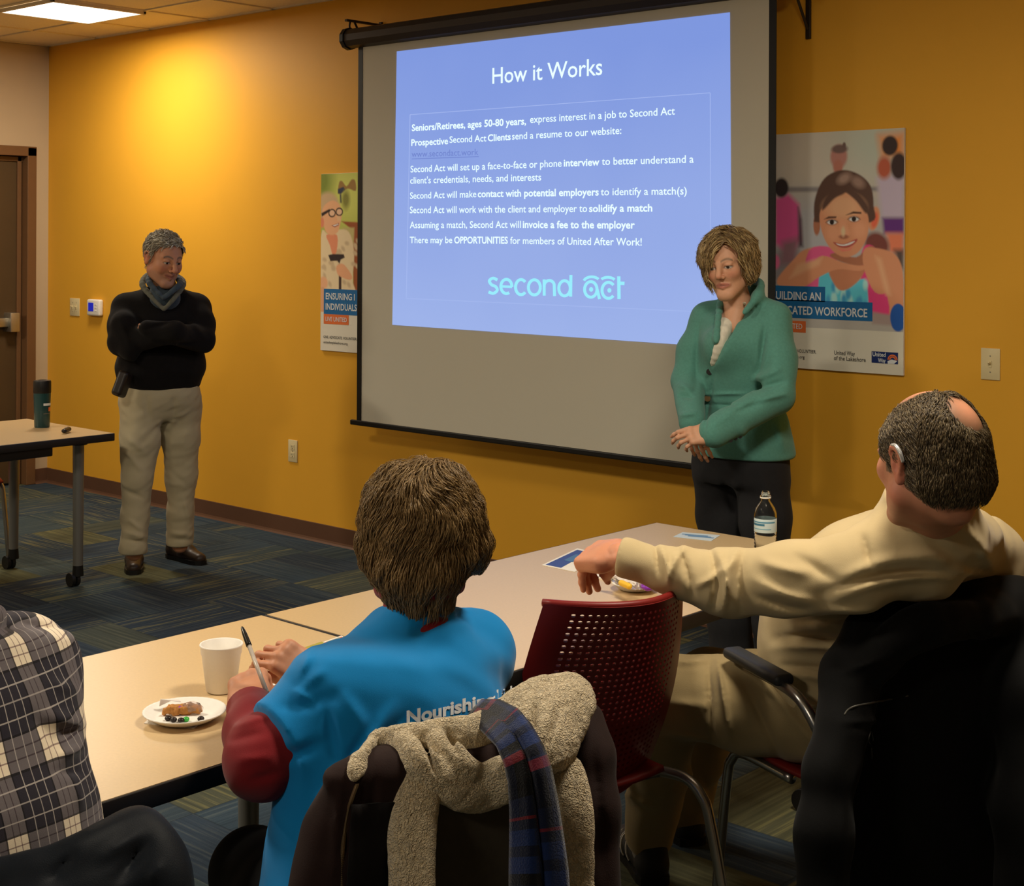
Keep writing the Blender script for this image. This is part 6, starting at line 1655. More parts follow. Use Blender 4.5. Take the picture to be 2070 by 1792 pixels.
def plaid_man():
    base = np.array((CH_P[0], CH_P[1], 0.0))
    P = lambda x, y, d: np.array(pd(x - 52, y + 62, d)) - base
    Wd = lambda *v: np.array(v, float) - base
    t = person('person in a navy and cream plaid flannel shirt seated at the left edge', base)
    f = F_P; lat = np.array((f[1], -f[0], 0)); up = np.array((0, 0, 1.0))
    skin = S(206, 148, 114)
    neck = P(-80, 1205, 2.06)
    HM = frame(neck + np.array((-0.05, 0.01, 0.175)), (-0.9, 0.4, -0.05), (0, 0, 1), 1.05)
    b = Sdf(); b.merge(head_sdf(), HM); b.cap(HM[:3, 3] + HM[:3, :3] @ np.array((0, -0.02, -0.05)), neck + up * -.03, 0.060, 0.066, k=0.03)
    sp = [P(-60, 1900, 1.93), P(-70, 1620, 1.95), P(-85, 1400, 2.02), P(-85, 1270, 2.05)]
    b.loft([(sp[0], .15, .10), (sp[1], .15, .10), (sp[2], .15, .09), (sp[3], .12, .07)], lat, f, k=0.03, n=2)
    sR, eR, wR = P(85, 1300, 2.16), P(70, 1560, 2.24), Wd(-2.33, 1.10, 0.785)
    sL, eL, wL = P(-255, 1320, 1.98), P(-300, 1560, 2.02), Wd(-2.30, 0.86, 0.785)
    for s_, e_, w_ in ((sR, eR, wR), (sL, eL, wL)): b.chain([s_, e_, w_], [.05, .042, .03], k=0.02)
    b.merge(hand_sdf(-1, {}), frame(wR, (-1, -0.3, 0), up), k=0.01); b.merge(hand_sdf(1, {}), frame(wL, (-1, 0.3, 0), up), k=0.01)
    hips = ((Wd(-1.86, 0.82, 0.53), Wd(-2.28, 0.80, 0.52), Wd(-2.26, 0.80, 0.08)), (Wd(-1.86, 1.03, 0.53), Wd(-2.28, 1.05, 0.52), Wd(-2.26, 1.05, 0.08)))
    for q in hips: b.chain(q, [.08, .055, .04], k=0.03)
    sdf_obj('body', b, 0.0045, M['skin'], t, 1, colf=lambda V: face_paint(V, HM, skin, S(170, 96, 90), S(80, 66, 52), S(46, 40, 36)))
    hb = Sdf(); hb.merge(head_sdf(ears=False), HM); hb.disp(lambda V: -0.008 + 0 * V[:, 0])
    def mask(V):
        p = to_local(V, HM); x, y, z = p.T; return ((z > 0.07) | (y < 0.02)) & (z > -0.06)
    hair_mesh('hair', hb, 0.006, t, mask, lambda V: np.stack([0 * V[:, 0], 0 * V[:, 0] + 0.1, -1 + 0 * V[:, 0]], 1).astype(np.float32), 1200, 0.03, 0.002, S(90, 80, 66), [S(120, 110, 96)[:3], S(90, 80, 66)[:3]], (0, .004, .004), 7)
    s = Sdf()
    s.loft([(sp[0] + up * 0.0, .225, .16), (sp[1], .222, .155), (P(-78, 1500, 1.99), .212, .145), (sp[2], .215, .140), (P(-85, 1320, 2.04), .205, .12), (sp[3] + up * 0.02, .17, .09), (neck + up * -.015, .082, .076)], lat, f, k=0.02, n=2.2)
    s.chain([sR, (sR + eR) / 2, eR], [.080, .078, .066], k=0.05); s.chain([eR, wR], [.066, .045], k=0.03)
    s.chain([sL, (sL + eL) / 2, eL], [.080, .078, .066], k=0.05); s.chain([eL, wL], [.066, .045], k=0.03)
    s.cap(sR + up * .012, neck + up * -.05, .062, .06, k=0.05); s.cap(sL + up * .012, neck + up * -.05, .062, .06, k=0.05)
    s.chain([neck + up * -.008 + (np.cos(a) * lat + np.sin(a) * f + up * (0.10 - 0.2 * np.sin(a))) * 0.080 for a in np.linspace(0, 2 * PI, 17)], .016, k=0.012)
    s.disp(wrinkle(91, 0.004, 5))
    s.disp(folds(base, [(30, 1255, 140, 1285, 7, -.006), (90, 1440, 175, 1470, 14, .010), (110, 1490, 170, 1470, 10, -.009), (120, 1530, 175, 1510, 10, .010), (100, 1560, 170, 1560, 9, -.007), (150, 1560, 170, 1640, 10, .006), (60, 1440, 120, 1520, 12, -.007), (100, 1380, 165, 1400, 10, .005)]))
    def vec(V):
        x = V @ lat; h = V[:, 2]; y = V @ f
        n1 = Noise(3)(V.astype(np.float32), 3.0); n2 = Noise(4)(V.astype(np.float32), 3.0)
        u = x + 0.45 * np.clip(-y, -0.2, 0.2) * 0 + 0.010 * n1 - 0.06 * np.clip(1.02 - h, 0, 1) * 0 + 0.045; v = h + 0.010 * n2 + 0.18 * (x - 0.1) ** 2
        return np.stack([u, 0 * u, v], 1)
    sdf_obj('flannel_shirt', s, 0.0045, plaid_mat(), t, 2, vecf=vec)
    k = Sdf()
    for q in hips: k.chain(q, [.105, .078, .062], k=0.03)
    k.loft([(sp[0] * np.array((1, 1, 0)) + up * 0.50, .19, .15), (sp[0] * np.array((1, 1, 0)) + up * 0.6, .19, .14)], lat, f, k=0.02)
    sdf_obj('trousers', k, 0.009, fabric('dark_denim', S(44, 52, 70), 600, 0.3), t)
    for q in hips:
        hl = np.array((q[2][0] + 0.03, q[2][1], 0)); te = hl + f * 0.26
        s_ = sdf_obj('shoe', shoe(Sdf(), hl, te), 0.009, M['black'], t, 1); sole('sole', M['black'], s_, hl, te)
plaid_man()
# ================================================================ coats over the chair backs
def lump(P, seed=0):
    n1 = Noise(100 + seed, 9)(P, 34.0); n2 = Noise(101 + seed, 9)(P, 75.0)
    return 0.0010 * n1 + 0.0016 * np.abs(n2)
def fleece_mat():
    t = NT('sherpa_fleece'); b = t.b; b.inputs['Roughness'].default_value = 1.0; b.inputs['Specular IOR Level'].default_value = 0.05; b.inputs['Sheen Weight'].default_value = 0.3
    tc = t.n('ShaderNodeTexCoord'); v = t.n('ShaderNodeTexVoronoi'); v.inputs['Scale'].default_value = 190; v.inputs['Randomness'].default_value = 1
    nz = t.n('ShaderNodeTexNoise'); nz.inputs['Scale'].default_value = 60; nz.inputs['Detail'].default_value = 3
    t.l(tc.outputs['Object'], nz.inputs[0]); mx = t.n('ShaderNodeMix', data_type='RGBA'); mx.inputs[0].default_value = 0.06; t.l(tc.outputs['Object'], mx.inputs[6]); t.l(nz.outputs['Color'], mx.inputs[7]); t.l(mx.outputs[2], v.inputs['Vector'])
    t.l(t.mix(t.math('MULTIPLY', v.outputs['Distance'], 1.1), S(246, 230, 196), S(206, 184, 146)), b.inputs['Base Color'])
    bp = t.n('ShaderNodeBump'); bp.invert = True; bp.inputs['Strength'].default_value = 0.9; bp.inputs['Distance'].default_value = 0.006; t.l(v.outputs['Distance'], bp.inputs['Height']); t.l(bp.outputs[0], b.inputs['Normal'])
    return t.m
M['fleece'] = fleece_mat()
def slab(sd, ctr, f, zs, k=0.02, n=2.6):
    """cloth hanging over a chair back: (z, back offset, side offset, rx, ry)"""
    lat = np.array((f[1], -f[0], 0)); nodes = []
    for z, bo, so, rx, ry in zs: nodes.append((ctr - f * bo + lat * so + np.array((0, 0, z)), rx, ry))
    return sd.loft(nodes, lat, f, k=k, n=n)

def fleece_coat():
    base = np.array((CH_W[0] - F_W[0] * 0.28, CH_W[1] - F_W[1] * 0.28, 0.0)); base[2] = 0.0
    P = lambda x, y, d: np.array(pd(x, y, d)) - base
    f = F_W; o0 = CH_W - base
    t = thing('coat', 'dark brown winter coat with cream fleece collar hung over the chair back', 'coat', base)
    up = np.array((0, 0, 1.0)); lat = np.array((f[1], -f[0], 0))
    brown = fabric('dark_brown_coat_canvas', S(40, 27, 25), 500, 0.35, rough=0.8, var=0.1, vs=25)
    s = Sdf()
    slab(s, o0, f, [(0.895, .285, 0, .205, .030), (0.865, .285, 0, .225, .045), (0.76, .268, -0.015, .232, .055), (0.62, .25, -.022, .245, .062), (0.45, .23, -.028, .262, .07), (0.28, .22, -.03, .27, .07)])
    # left front panel falling away to the side, right sleeve
    s.chain([P(775, 1530, 2.24), P(726, 1600, 2.20), P(690, 1690, 2.17), P(668, 1830, 2.14)], [.030, .040, .045, .050], k=0.04)
    s.chain([P(1182, 1452, 2.34), P(1192, 1530, 2.30), P(1198, 1640, 2.26), P(1202, 1830, 2.22)], [.024, .030, .035, .042], k=0.04)
    s.disp(wrinkle(201, 0.004, 6)); s.disp(folds(base, [(690, 1590, 670, 1790, 8, .006), (760, 1540, 740, 1790, 9, -.006), (1200, 1500, 1222, 1790, 8, -.008), (720, 1560, 705, 1700, 7, .005)]))
    co = sdf_obj('shell', s, 0.0055, brown, t, 2)
    def on(x, y, lift=0.0):
        q = np.array([P(x, y, dd) for dd in np.linspace(1.9, 2.6, 280)], np.float32); dd = s.ev(q); ii = np.flatnonzero(dd < 0)
        k = ii[0] if len(ii) else 100
        return q[k] - nrm(np.array(ray(x, y))) * lift
    # dark lining seen between the fleece facings
    lin_m = fabric('olive_grey_lining', S(70, 62, 48), 900, 0.2, rough=0.7)
    G = np.array([[on(x, y, 0.004) for x in np.linspace(855, 1175, 14)] for y in np.linspace(1560, 1840, 10)])
    MB().sheet(G, 0.004).build('lining', lin_m, t, smooth=True)
    dl = fabric('black_lining', S(18, 15, 15), 900, 0.2, rough=0.6)
    G = np.array([[on(712 + (800 - 712) * u - 14 * v, 1628 - 6 * u + 215 * v, 0.0035) for u in np.linspace(0, 1, 6)] for v in np.linspace(0, 1, 8)])
    MB().sheet(G, 0.004).build('inner_placket', dl, t, smooth=True)
    # fleece: facings and the big rolled collar
    for pts, r in (([P(846, 1575, 2.16), P(836, 1640, 2.145), P(832, 1720, 2.13), P(834, 1840, 2.11)], .030), ([P(1146, 1555, 2.22), P(1160, 1620, 2.19), P(1166, 1700, 2.17), P(1168, 1840, 2.15)], .022)):
        q = Sdf(); q.chain(pts, r, k=0.01, sub=3, flat=(_V, 0.55)); q.disp(lambda V: lump(V + 0, 1) * 0.35)
        sdf_obj('fleece_facing', q, 0.0036, M['fleece'], t, 1)
    c = Sdf(); fl = (_V, 0.62)
    def roll(pts, rs, k=0.010, flat=fl, lift=0.35):
        """pts (x, y, depth if nothing lies behind)"""
        out = []
        for (x, y, dflt), r in zip(pts, rs):
            q = np.array([P(x, y, dd) for dd in np.linspace(1.9, 2.5, 240)], np.float32); dd = s.ev(q); ii = np.flatnonzero(dd < 0)
            dv = np.array(ray(x, y)); out.append((q[ii[0]] if len(ii) and np.linspace(1.9, 2.5, 240)[ii[0]] < dflt + 0.03 else P(x, y, dflt)) - nrm(dv) * r * lift)
        c.chain(out, rs, k=k, sub=3, flat=flat)
    roll([(716, 1570, 2.22), (728, 1535, 2.22), (756, 1505, 2.23), (800, 1498, 2.235), (850, 1500, 2.24), (905, 1494, 2.25), (960, 1486, 2.27), (1010, 1462, 2.29), (1060, 1425, 2.30), (1110, 1402, 2.32), (1158, 1392, 2.33)], [.007, .010, .012, .016, .024, .026, .026, .024, .022, .022, .018], k=0.012)
    roll([(800, 1500, 2.2), (832, 1522, 2.2), (862, 1556, 2.2), (902, 1588, 2.2), (950, 1608, 2.2), (995, 1602, 2.2), (1028, 1576, 2.2), (1050, 1546, 2.2)], [.016, .020, .024, .026, .024, .024, .026, .026], k=0.008, lift=0.5)
    roll([(880, 1505, 2.2), (905, 1528, 2.2), (935, 1556, 2.2), (975, 1572, 2.2), (1020, 1556, 2.2)], [.022, .024, .022, .020, .022], k=0.005, lift=0.9)
    for pts, rs in (([(1060, 1425, 2.29), (1072, 1470, 2.25), (1092, 1520, 2.215)], [.024, .028, .022]), ([(1110, 1402, 2.31), (1108, 1450, 2.265), (1108, 1520, 2.215)], [.022, .028, .020]), ([(1165, 1393, 2.325), (1162, 1420, 2.29), (1140, 1480, 2.25), (1122, 1535, 2.215)], [.016, .018, .017, .010])):
        roll(pts, rs, k=0.018, flat=(_V, 0.5))
    c.disp(folds(base, [(1085, 1420, 1075, 1500, 7, -.010), (1130, 1430, 1095, 1540, 6, -.008), (900, 1470, 925, 1530, 6, -.007), (850, 1490, 890, 1580, 5, -.008)]))
    c.disp(lambda V: lump(V, 0))
    sdf_obj('fleece_collar', c, 0.0030, M['fleece'], t, 1)
    # metal zip down the left front edge
    brass = mat('brass_zip', S(150, 128, 96), rough=0.35, metal=0.8)
    z = MB(); path = [on(x, y, 0.001) for x, y in ((722, 1586), (713, 1610), (704, 1640), (697, 1680), (692, 1730), (690, 1800), (690, 1850))]
    zp, _ = catmull(path, [0] * len(path), 18)
    for q in range(len(zp) - 1):
        z.box((zp[q] + zp[q + 1]) / 2, (0.0045, 0.0045, 0.0022), 0.0005)
    z.build('zipper', brass, t); MB().tube([on(756, 1700, 0.0), on(756, 1700, 0.004)], 0.006, 14).build('snap', M['dark'], t)
    return t
fleece_coat()

# plaid wool scarf laid over the coat
def scarf():
    base = np.array((CH_W[0] - F_W[0] * 0.34, CH_W[1] - F_W[1] * 0.34, 0.0))
    P = lambda x, y, d: np.array(pd(x, y, d)) - base
    o = None
    rows = [(948, 1446, 975, 1418, 2.30), (968, 1470, 1012, 1418, 2.25), (990, 1492, 1046, 1436, 2.185), (1008, 1512, 1072, 1468, 2.140), (1022, 1545, 1096, 1510, 2.108), (1030, 1585, 1112, 1556, 2.090), (1033, 1640, 1125, 1620, 2.080), (1033, 1700, 1136, 1690, 2.074), (1032, 1760, 1146, 1756, 2.066), (1032, 1850, 1152, 1850, 2.054)]
    R_ = np.array(rows, float); n = 46; ti = np.linspace(0, len(rows) - 1, n); RR = np.stack([np.interp(ti, np.arange(len(rows)), R_[:, k]) for k in range(5)], 1)
    G = []; pat = []; L = 0.0; prev = None
    for q in range(n):
        row = []; pr = []; mid = P((RR[q, 0] + RR[q, 2]) / 2, (RR[q, 1] + RR[q, 3]) / 2, RR[q, 4])
        if prev is not None: L += np.linalg.norm(mid - prev)
        prev = mid
        for u in np.linspace(0, 1, 15):
            bulge = 0.016 * math.sin(u * PI) ** 0.6 + 0.005 * math.sin(u * 7 + q * 0.12) - (0.012 * math.exp(-((u - 0.56) / 0.06) ** 2) if q > 14 else 0)
            row.append(P(RR[q, 0] + (RR[q, 2] - RR[q, 0]) * u, RR[q, 1] + (RR[q, 3] - RR[q, 1]) * u, RR[q, 4] - bulge)); pr.append((u * 0.085, 0, L - (0.02 if u > 0.56 else 0)))
        G.append(row); pat.append(pr)
    t = NT('scarf_plaid_wool'); b = t.b; b.inputs['Roughness'].default_value = 0.95; b.inputs['Specular IOR Level'].default_value = 0.05; b.inputs['Sheen Weight'].default_value = 0.25
    a = t.n('ShaderNodeAttribute', attribute_name='pat'); sx = t.n('ShaderNodeSeparateXYZ'); t.l(a.outputs['Vector'], sx.inputs[0])
    def ramp(o, per, off, seq):
        u = t.math('DIVIDE', t.math('ADD', o, off), per); fr = t.math('SUBTRACT', u, t.math('FLOOR', u))
        r = t.n('ShaderNodeValToRGB'); r.color_ramp.interpolation = 'CONSTANT'; e = r.color_ramp.elements
        e[0].position = 0; e[0].color = seq[0][1]; e[1].position = seq[1][0]; e[1].color = seq[1][1]
        for p, c in seq[2:]:
            q = e.new(p); q.color = c
        t.l(fr, r.inputs[0]); return r.outputs[0]
    NV, KK, RD, BL = S(18, 26, 50), S(13, 13, 15), S(112, 30, 40), S(24, 44, 92)
    c1 = ramp(sx.outputs[2], 0.190, 0.030, [(0, BL), (0.12, KK), (0.20, NV), (0.22, RD), (0.30, KK), (0.56, NV), (0.70, RD), (0.725, NV), (0.80, BL), (0.92, NV)])
    c2 = ramp(sx.outputs[0], 0.085, 0.0, [(0, NV), (0.2, KK), (0.5, KK), (0.6, NV), (0.85, BL), (0.95, KK)])
    nz = t.n('ShaderNodeTexNoise'); nz.inputs['Scale'].default_value = 380; tc = t.n('ShaderNodeTexCoord'); t.l(tc.outputs['Object'], nz.inputs[0])
    c = t.mix(0.35, c1, c2); t.l(c, b.inputs['Base Color'])
    bp = t.n('ShaderNodeBump'); bp.inputs['Strength'].default_value = 0.7; bp.inputs['Distance'].default_value = 0.002; t.l(nz.outputs[0], bp.inputs['Height']); t.l(bp.outputs[0], b.inputs['Normal'])
    o = MB().sheet(np.array(G), 0.007).build('scarf', t.m, None, smooth=True)
    pp = np.array(pat).reshape(-1, 3); set_vec(o.data, np.concatenate([pp, pp]), 'pat')
    o.location = tuple(base); tag(o, 'navy and black plaid scarf with red stripes draped over the fleece coat', 'scarf')
scarf()

def black_jacket():
    base = CH_M - F_M * 0.30; P = lambda x, y, d: np.array(pd(x, y, d)) - base
    f = F_M; o0 = CH_M - base; up = np.array((0, 0, 1.0))
    t = thing('jacket', 'black soft-shell jacket hung over the back of the chair of the man in beige', 'jacket', base)
    bk = fabric('black_softshell', S(11, 11, 11), 700, 0.25, rough=0.75, var=0.08, vs=20)
    s = Sdf()
    slab(s, o0, f, [(0.912, .290, -.02, .160, .040), (0.890, .292, 0, .215, .050), (0.86, .295, .01, .255, .056), (0.76, .285, 0.02, .292, .062), (0.60, .27, .04, .300, .070), (0.42, .25, .05, .325, .078), (0.22, .24, .06, .335, .080)])
    s.chain([P(1712, 1345, 3.07), P(1722, 1400, 3.03), P(1705, 1470, 3.0), P(1680, 1560, 2.97), P(1668, 1680, 2.94), P(1664, 1840, 2.92)], [.030, .036, .040, .045, .050, .055], k=0.05)
    s.chain([P(1705, 1336, 3.08), P(1760, 1345, 3.03), P(1830, 1286, 3.02), P(1880, 1262, 3.03), P(1980, 1248, 3.10), P(2062, 1220, 3.20)], [.018, .030, .034, .034, .036, .036], k=0.03, sub=3)
    s.chain([P(2062, 1235, 3.2), P(2085, 1400, 3.12), P(2090, 1640, 3.08), P(2090, 1850, 3.06)], [.05, .07, .075, .08], k=0.05)
    s.disp(wrinkle(211, 0.005, 5)); s.disp(folds(base, [(1830, 1300, 1860, 1790, 18, -.008), (1930, 1300, 1950, 1790, 20, .008), (1700, 1462, 1840, 1455, 6, .006), (1700, 1474, 1840, 1466, 4, -.005), (1700, 1360, 1790, 1330, 8, .008), (1720, 1560, 1700, 1790, 14, .006)]))
    sdf_obj('shell', s, 0.006, bk, t, 2)
    def on(x, y, lift=0.0):
        q = np.array([P(x, y, dd) for dd in np.linspace(2.6, 3.4, 300)], np.float32); dd = s.ev(q); ii = np.flatnonzero(dd < 0)
        return q[ii[0] if len(ii) else 150] - nrm(np.array(ray(x, y))) * lift
    zm = mat('grey_zip_coil', S(88, 86, 80), rough=0.4, metal=0.4)
    MB().tube([on(x, y, 0.001) for x, y in ((1707, 1446), (1714, 1436), (1730, 1428), (1765, 1421), (1800, 1414), (1836, 1407))], 0.0022, 8, 4).build('pocket_zipper', zm, t, smooth=True)
    q = [on(x, y, 0.003) for x, y in ((1760, 1480), (1756, 1496), (1760, 1505), (1765, 1496), (1762, 1480))]
    MB().tube(q, 0.0011, 6, 3).build('zipper_pull', zm, t, smooth=True)
    MB().tube([on(1762, 1512, 0.002), on(1763, 1534, 0.002)], 0.0009, 6).build('pull_cord', zm, t)
black_jacket()

def navy_jacket():
    base = CH_P - F_P * 0.30; P = lambda x, y, d: np.array(pd(x, y, d)) - base
    f = F_P; o0 = CH_P - base
    t = thing('jacket', 'dark navy jacket hung over the chair back of the person in plaid', 'jacket', base)
    m = fabric('dark_navy_nylon', S(22, 27, 34), 600, 0.25, rough=0.55, var=0.08, vs=15)
    s = Sdf()
    slab(s, o0, f, [(0.845, .300, -.01, .200, .020), (0.815, .300, -.01, .215, .032), (0.72, .285, 0, .225, .045), (0.58, .27, 0, .245, .055), (0.35, .25, 0, .27, .065)])
    tp = [(-40, 1778, 1.82), (60, 1757, 1.84), (150, 1732, 1.87), (215, 1706, 1.91), (262, 1686, 1.94), (287, 1677, 1.955), (300, 1700, 1.945), (316, 1740, 1.93), (334, 1795, 1.915)]
    s.chain([P(x, y, d) for x, y, d in tp], .013, k=0.02, sub=3)
    for x, y, d in tp: s.chain([P(x, y + 6, d), P(x + 6, y + 70, d - 0.012), P(x + 10, 1900, d - 0.03)], [.012, .016, .020], k=0.05)
    s.disp(wrinkle(221, 0.005, 6)); s.disp(folds(base, [(290, 1680, 200, 1740, 9, .008), (300, 1700, 230, 1790, 10, -.010), (330, 1740, 300, 1790, 8, .006), (150, 1720, 100, 1790, 9, -.007)]))
    sdf_obj('shell', s, 0.006, m, t, 2)
navy_jacket()

# ================================================================ things on the tables
M['paper'] = mat('white_paper', S(236, 232, 224), rough=0.7, var=0.02, vs=60)
M['foam'] = mat('white_foam_cup', S(240, 234, 224), rough=0.6, var=0.015, vs=200)
def cup(name, label, x, y, h=0.092, r0=0.031, r1=0.0425, group=None):
    t = thing(name, label, 'cup', (x, y, TZ), 0, group); th = 0.0025
    prof = [(0, 0.001), (r0 - 0.004, 0.0005), (r0, 0.003), (r0 + (r1 - r0) * 0.78, h * 0.78), (r0 + (r1 - r0) * 0.80 + 0.0012, h * 0.80), (r1, h - 0.005), (r1 + 0.0018, h - 0.0025), (r1 + 0.001, h), (r1 - th, h - 0.001), (r0 - th + (r1 - r0) * 0.2, h * 0.2), (r0 - th, 0.006), (0, 0.006)]
    MB().lathe(prof, n=48).build('cup_wall', M['foam'], t, smooth=True); return t
def fluted_plate(name, label, c, R=0.079, tilt=None, group=None, z=0.0):
    t = thing(name, label, 'plate', (c[0], c[1], c[2]), 0, group)
    def fr(r, zz, a): return r * (1 + (0.006 * math.sin(a * 40) if r > R * 0.72 else 0))
    b = MB().lathe([(0, 0.002), (R * 0.66, 0.002), (R * 0.74, 0.004), (R * 0.95, 0.015), (R, 0.016), (R * 0.995, 0.0185), (R * 0.94, 0.0175), (R * 0.73, 0.0065), (R * 0.65, 0.0045), (0, 0.0045)], n=160, fr=fr)
    o = b.build('plate_disc', M['paper'], t, smooth=True)
    if tilt is not None: t.rotation_euler = tilt
    return t
p = pz(447, 1398, TZ); cup('foam_cup', 'white foam cup on the front table beside the hands with the pen', p[0], p[1], 0.098, 0.030, 0.0425, None)
# napkin, plate and sweets by the plaid man
pp = pz(373, 1456, TZ)
def sheet_thing(name, label, cat, corners, z, m, th=0.0012, bend=None, nu=9, nv=9, group=None):
    c = [np.array(q) for q in corners]; o0 = sum(c) / 4.0
    G = np.array([[(c[0] * (1 - u) * (1 - v) + c[1] * u * (1 - v) + c[2] * u * v + c[3] * (1 - u) * v) - np.array((o0[0], o0[1], 0)) + np.array((0, 0, (bend(u, v) if bend else 0))) for v in np.linspace(0, 1, nv)] for u in np.linspace(0, 1, nu)])
    G[:, :, 2] = z + np.array([[(bend(u, v) if bend else 0) for v in np.linspace(0, 1, nv)] for u in np.linspace(0, 1, nu)]) + th / 2
    n = np.cross(G[1, 0] - G[0, 0], G[0, 1] - G[0, 0])
    o = MB().sheet(G if n[2] > 0 else G[:, ::-1], th).build(name, m, None, smooth=False)
    o.location = (o0[0], o0[1], 0); return tag(o, label, cat, group), o0
sheet_thing('napkin', 'white paper napkin under the plate of sweets', 'napkin', [pz(291, 1464, TZ), pz(392, 1474, TZ), pz(432, 1440, TZ), pz(330, 1425, TZ)], TZ, M['paper'], 0.0015)
fluted_plate('paper_plate', 'white paper plate with a cookie piece and sweets on the front table', (pp[0], pp[1], TZ + 0.0015), 0.079)
PZ = TZ + 0.007
cookie = mat('baked_cookie', S(186, 128, 66), rough=0.85, var=0.25, vs=90, bump=0.8, bs=180, bdist=0.003)
choc = mat('dark_chocolate', S(34, 22, 16), rough=0.4); 
cc_ = pz(376, 1440, PZ + 0.01)
q = Sdf(); b_ = np.array((cc_[0], cc_[1], 0)); L_ = lambda x, y, z: np.array(pz(x, y, z)) - b_
q.chain([L_(334, 1438, PZ + .008), L_(352, 1436, PZ + .009), L_(374, 1434, PZ + .009), L_(400, 1435, PZ + .009)], [.006, .008, .0085, .0075], k=0.008); q.disp(wrinkle(301, 0.003, 60)); q.disp(wrinkle(302, .0015, 140))
o = sdf_obj('cookie', q, 0.0016, cookie, None, 1); o.location = tuple(b_); tag(o, 'broken golden cookie piece on the paper plate', 'cookie')
for n_, (x, y, m_, lb, g_) in enumerate(((340, 1452, choc, 'dark chocolate candy on the plate below the cookie', 'dark candies'), (351, 1455, choc, 'dark chocolate candy on the plate below the cookie', 'dark candies'), (366, 1456, choc, 'dark chocolate candy on the plate below the cookie', 'dark candies'), (406, 1453, choc, 'dark chocolate candy on the plate below the cookie', 'dark candies'), (376, 1454, mat('green_candy_shell', S(60, 170, 70), rough=0.25), 'bright green round candy on the plate', None))):
    c_ = pz(x, y, PZ + 0.004); q = Sdf(); q.ell((0, 0, 0.0045), (0.0068, 0.0068, 0.0048)); 
    o = sdf_obj('candy', q, 0.0014, m_, None, 1); o.location = (c_[0], c_[1], PZ - 0.001); tag(o, lb, 'candy', g_)
M['clearfilm'] = mat('clear_plastic_film', S(245, 240, 240), rough=0.12, trans=0.85, ior=1.25, spec=0.6)
M['purple'] = mat('purple_foil', S(128, 40, 168), rough=0.3)
def wrapper(label, pts, r, ends, extra=None):
    b = np.array((pts[0][0], pts[0][1], 0)); t = thing('candy_wrapper', label, 'wrapper', b)
    s = Sdf(); s.chain([np.array(p) - b for p in pts], r, k=0.006, sub=2); s.disp(wrinkle(305, 0.002, 60))
    sdf_obj('film', s, 0.0016, M['clearfilm'], t, 1)
    for a, c, rr in ends:
        q = Sdf(); q.cap(np.array(a) - b, np.array(c) - b, rr, rr * 1.2, flat=((0, 0, 1), 0.6)); q.disp(wrinkle(306, 0.0012, 90)); sdf_obj('foil_end', q, 0.0014, M['purple'], t, 1)
    if extra:
        q = Sdf(); q.cap(np.array(extra[0]) - b, np.array(extra[1]) - b, extra[2], extra[2]); sdf_obj('label', q, 0.0016, mat('yellow_label', S(238, 190, 50), rough=0.4), t, 1)
    return t
W2 = lambda x, y, z: pz(x, y, z)
wrapper('clear candy wrapper with a purple end on the plate behind the cookie', [W2(372, 1430, PZ + .012), W2(388, 1430, PZ + .013), W2(404, 1432, PZ + .011)], [.007, .009, .006], [(W2(352, 1430, PZ + .012), W2(366, 1431, PZ + .012), .007)])
sheet_thing('napkin', 'crumpled white napkin corner standing on the plate edge', 'napkin', [W2(322, 1430, PZ + .010), W2(326, 1432, PZ + .010), W2(366, 1424, PZ + .012), W2(346, 1402, PZ + .03)], TZ + 0.018, M['paper'], 0.001, lambda u, v: 0.006 * math.sin(u * 3) + 0.014 * u * (1 - v) + 0.004 * v)

# pen held in the hands
def pen():
    a = np.array(pd(489, 1268, 2.715)); b_ = np.array(pd(553, 1436, 2.575)); d = nrm(b_ - a); L = np.linalg.norm(b_ - a); o0 = (a + b_) / 2
    t = thing('pen', 'ballpoint pen with a black cap held upright in the seated woman\'s hands', 'pen', o0); A = a - o0
    MB().tube([A + d * x for x in (0, 0.004, 0.018, 0.034, 0.046)], [.0016, .0030, .0046, .0052, .0054], 14, 3).build('cap', mat('smoky_black_cap', S(40, 36, 30), rough=0.25), t, smooth=True)
    MB().tube([A + d * 0.040, A + d * (L - 0.030)], 0.0040, 12).build('barrel', mat('clear_pen_barrel', S(236, 226, 214), rough=0.12, trans=0.6), t, smooth=True)
    MB().tube([A + d * 0.040, A + d * (L - 0.026)], 0.0016, 8).build('ink_tube', M['white'], t, smooth=True)
    MB().tube([A + d * (L - 0.032), A + d * (L - 0.020), A + d * (L - 0.004), A + d * L], [.0042, .0042, .0018, .0006], 12).build('tip', M['steel'], t, auto=40)
pen()
sheet_thing('napkin', 'white napkin under the seated woman\'s hands', 'napkin', [pz(540, 1402, TZ), pz(592, 1412, TZ), pz(600, 1378, TZ), pz(560, 1368, TZ)], TZ, M['paper'], 0.0015, lambda u, v: 0.012 * math.sin(u * PI) * v)
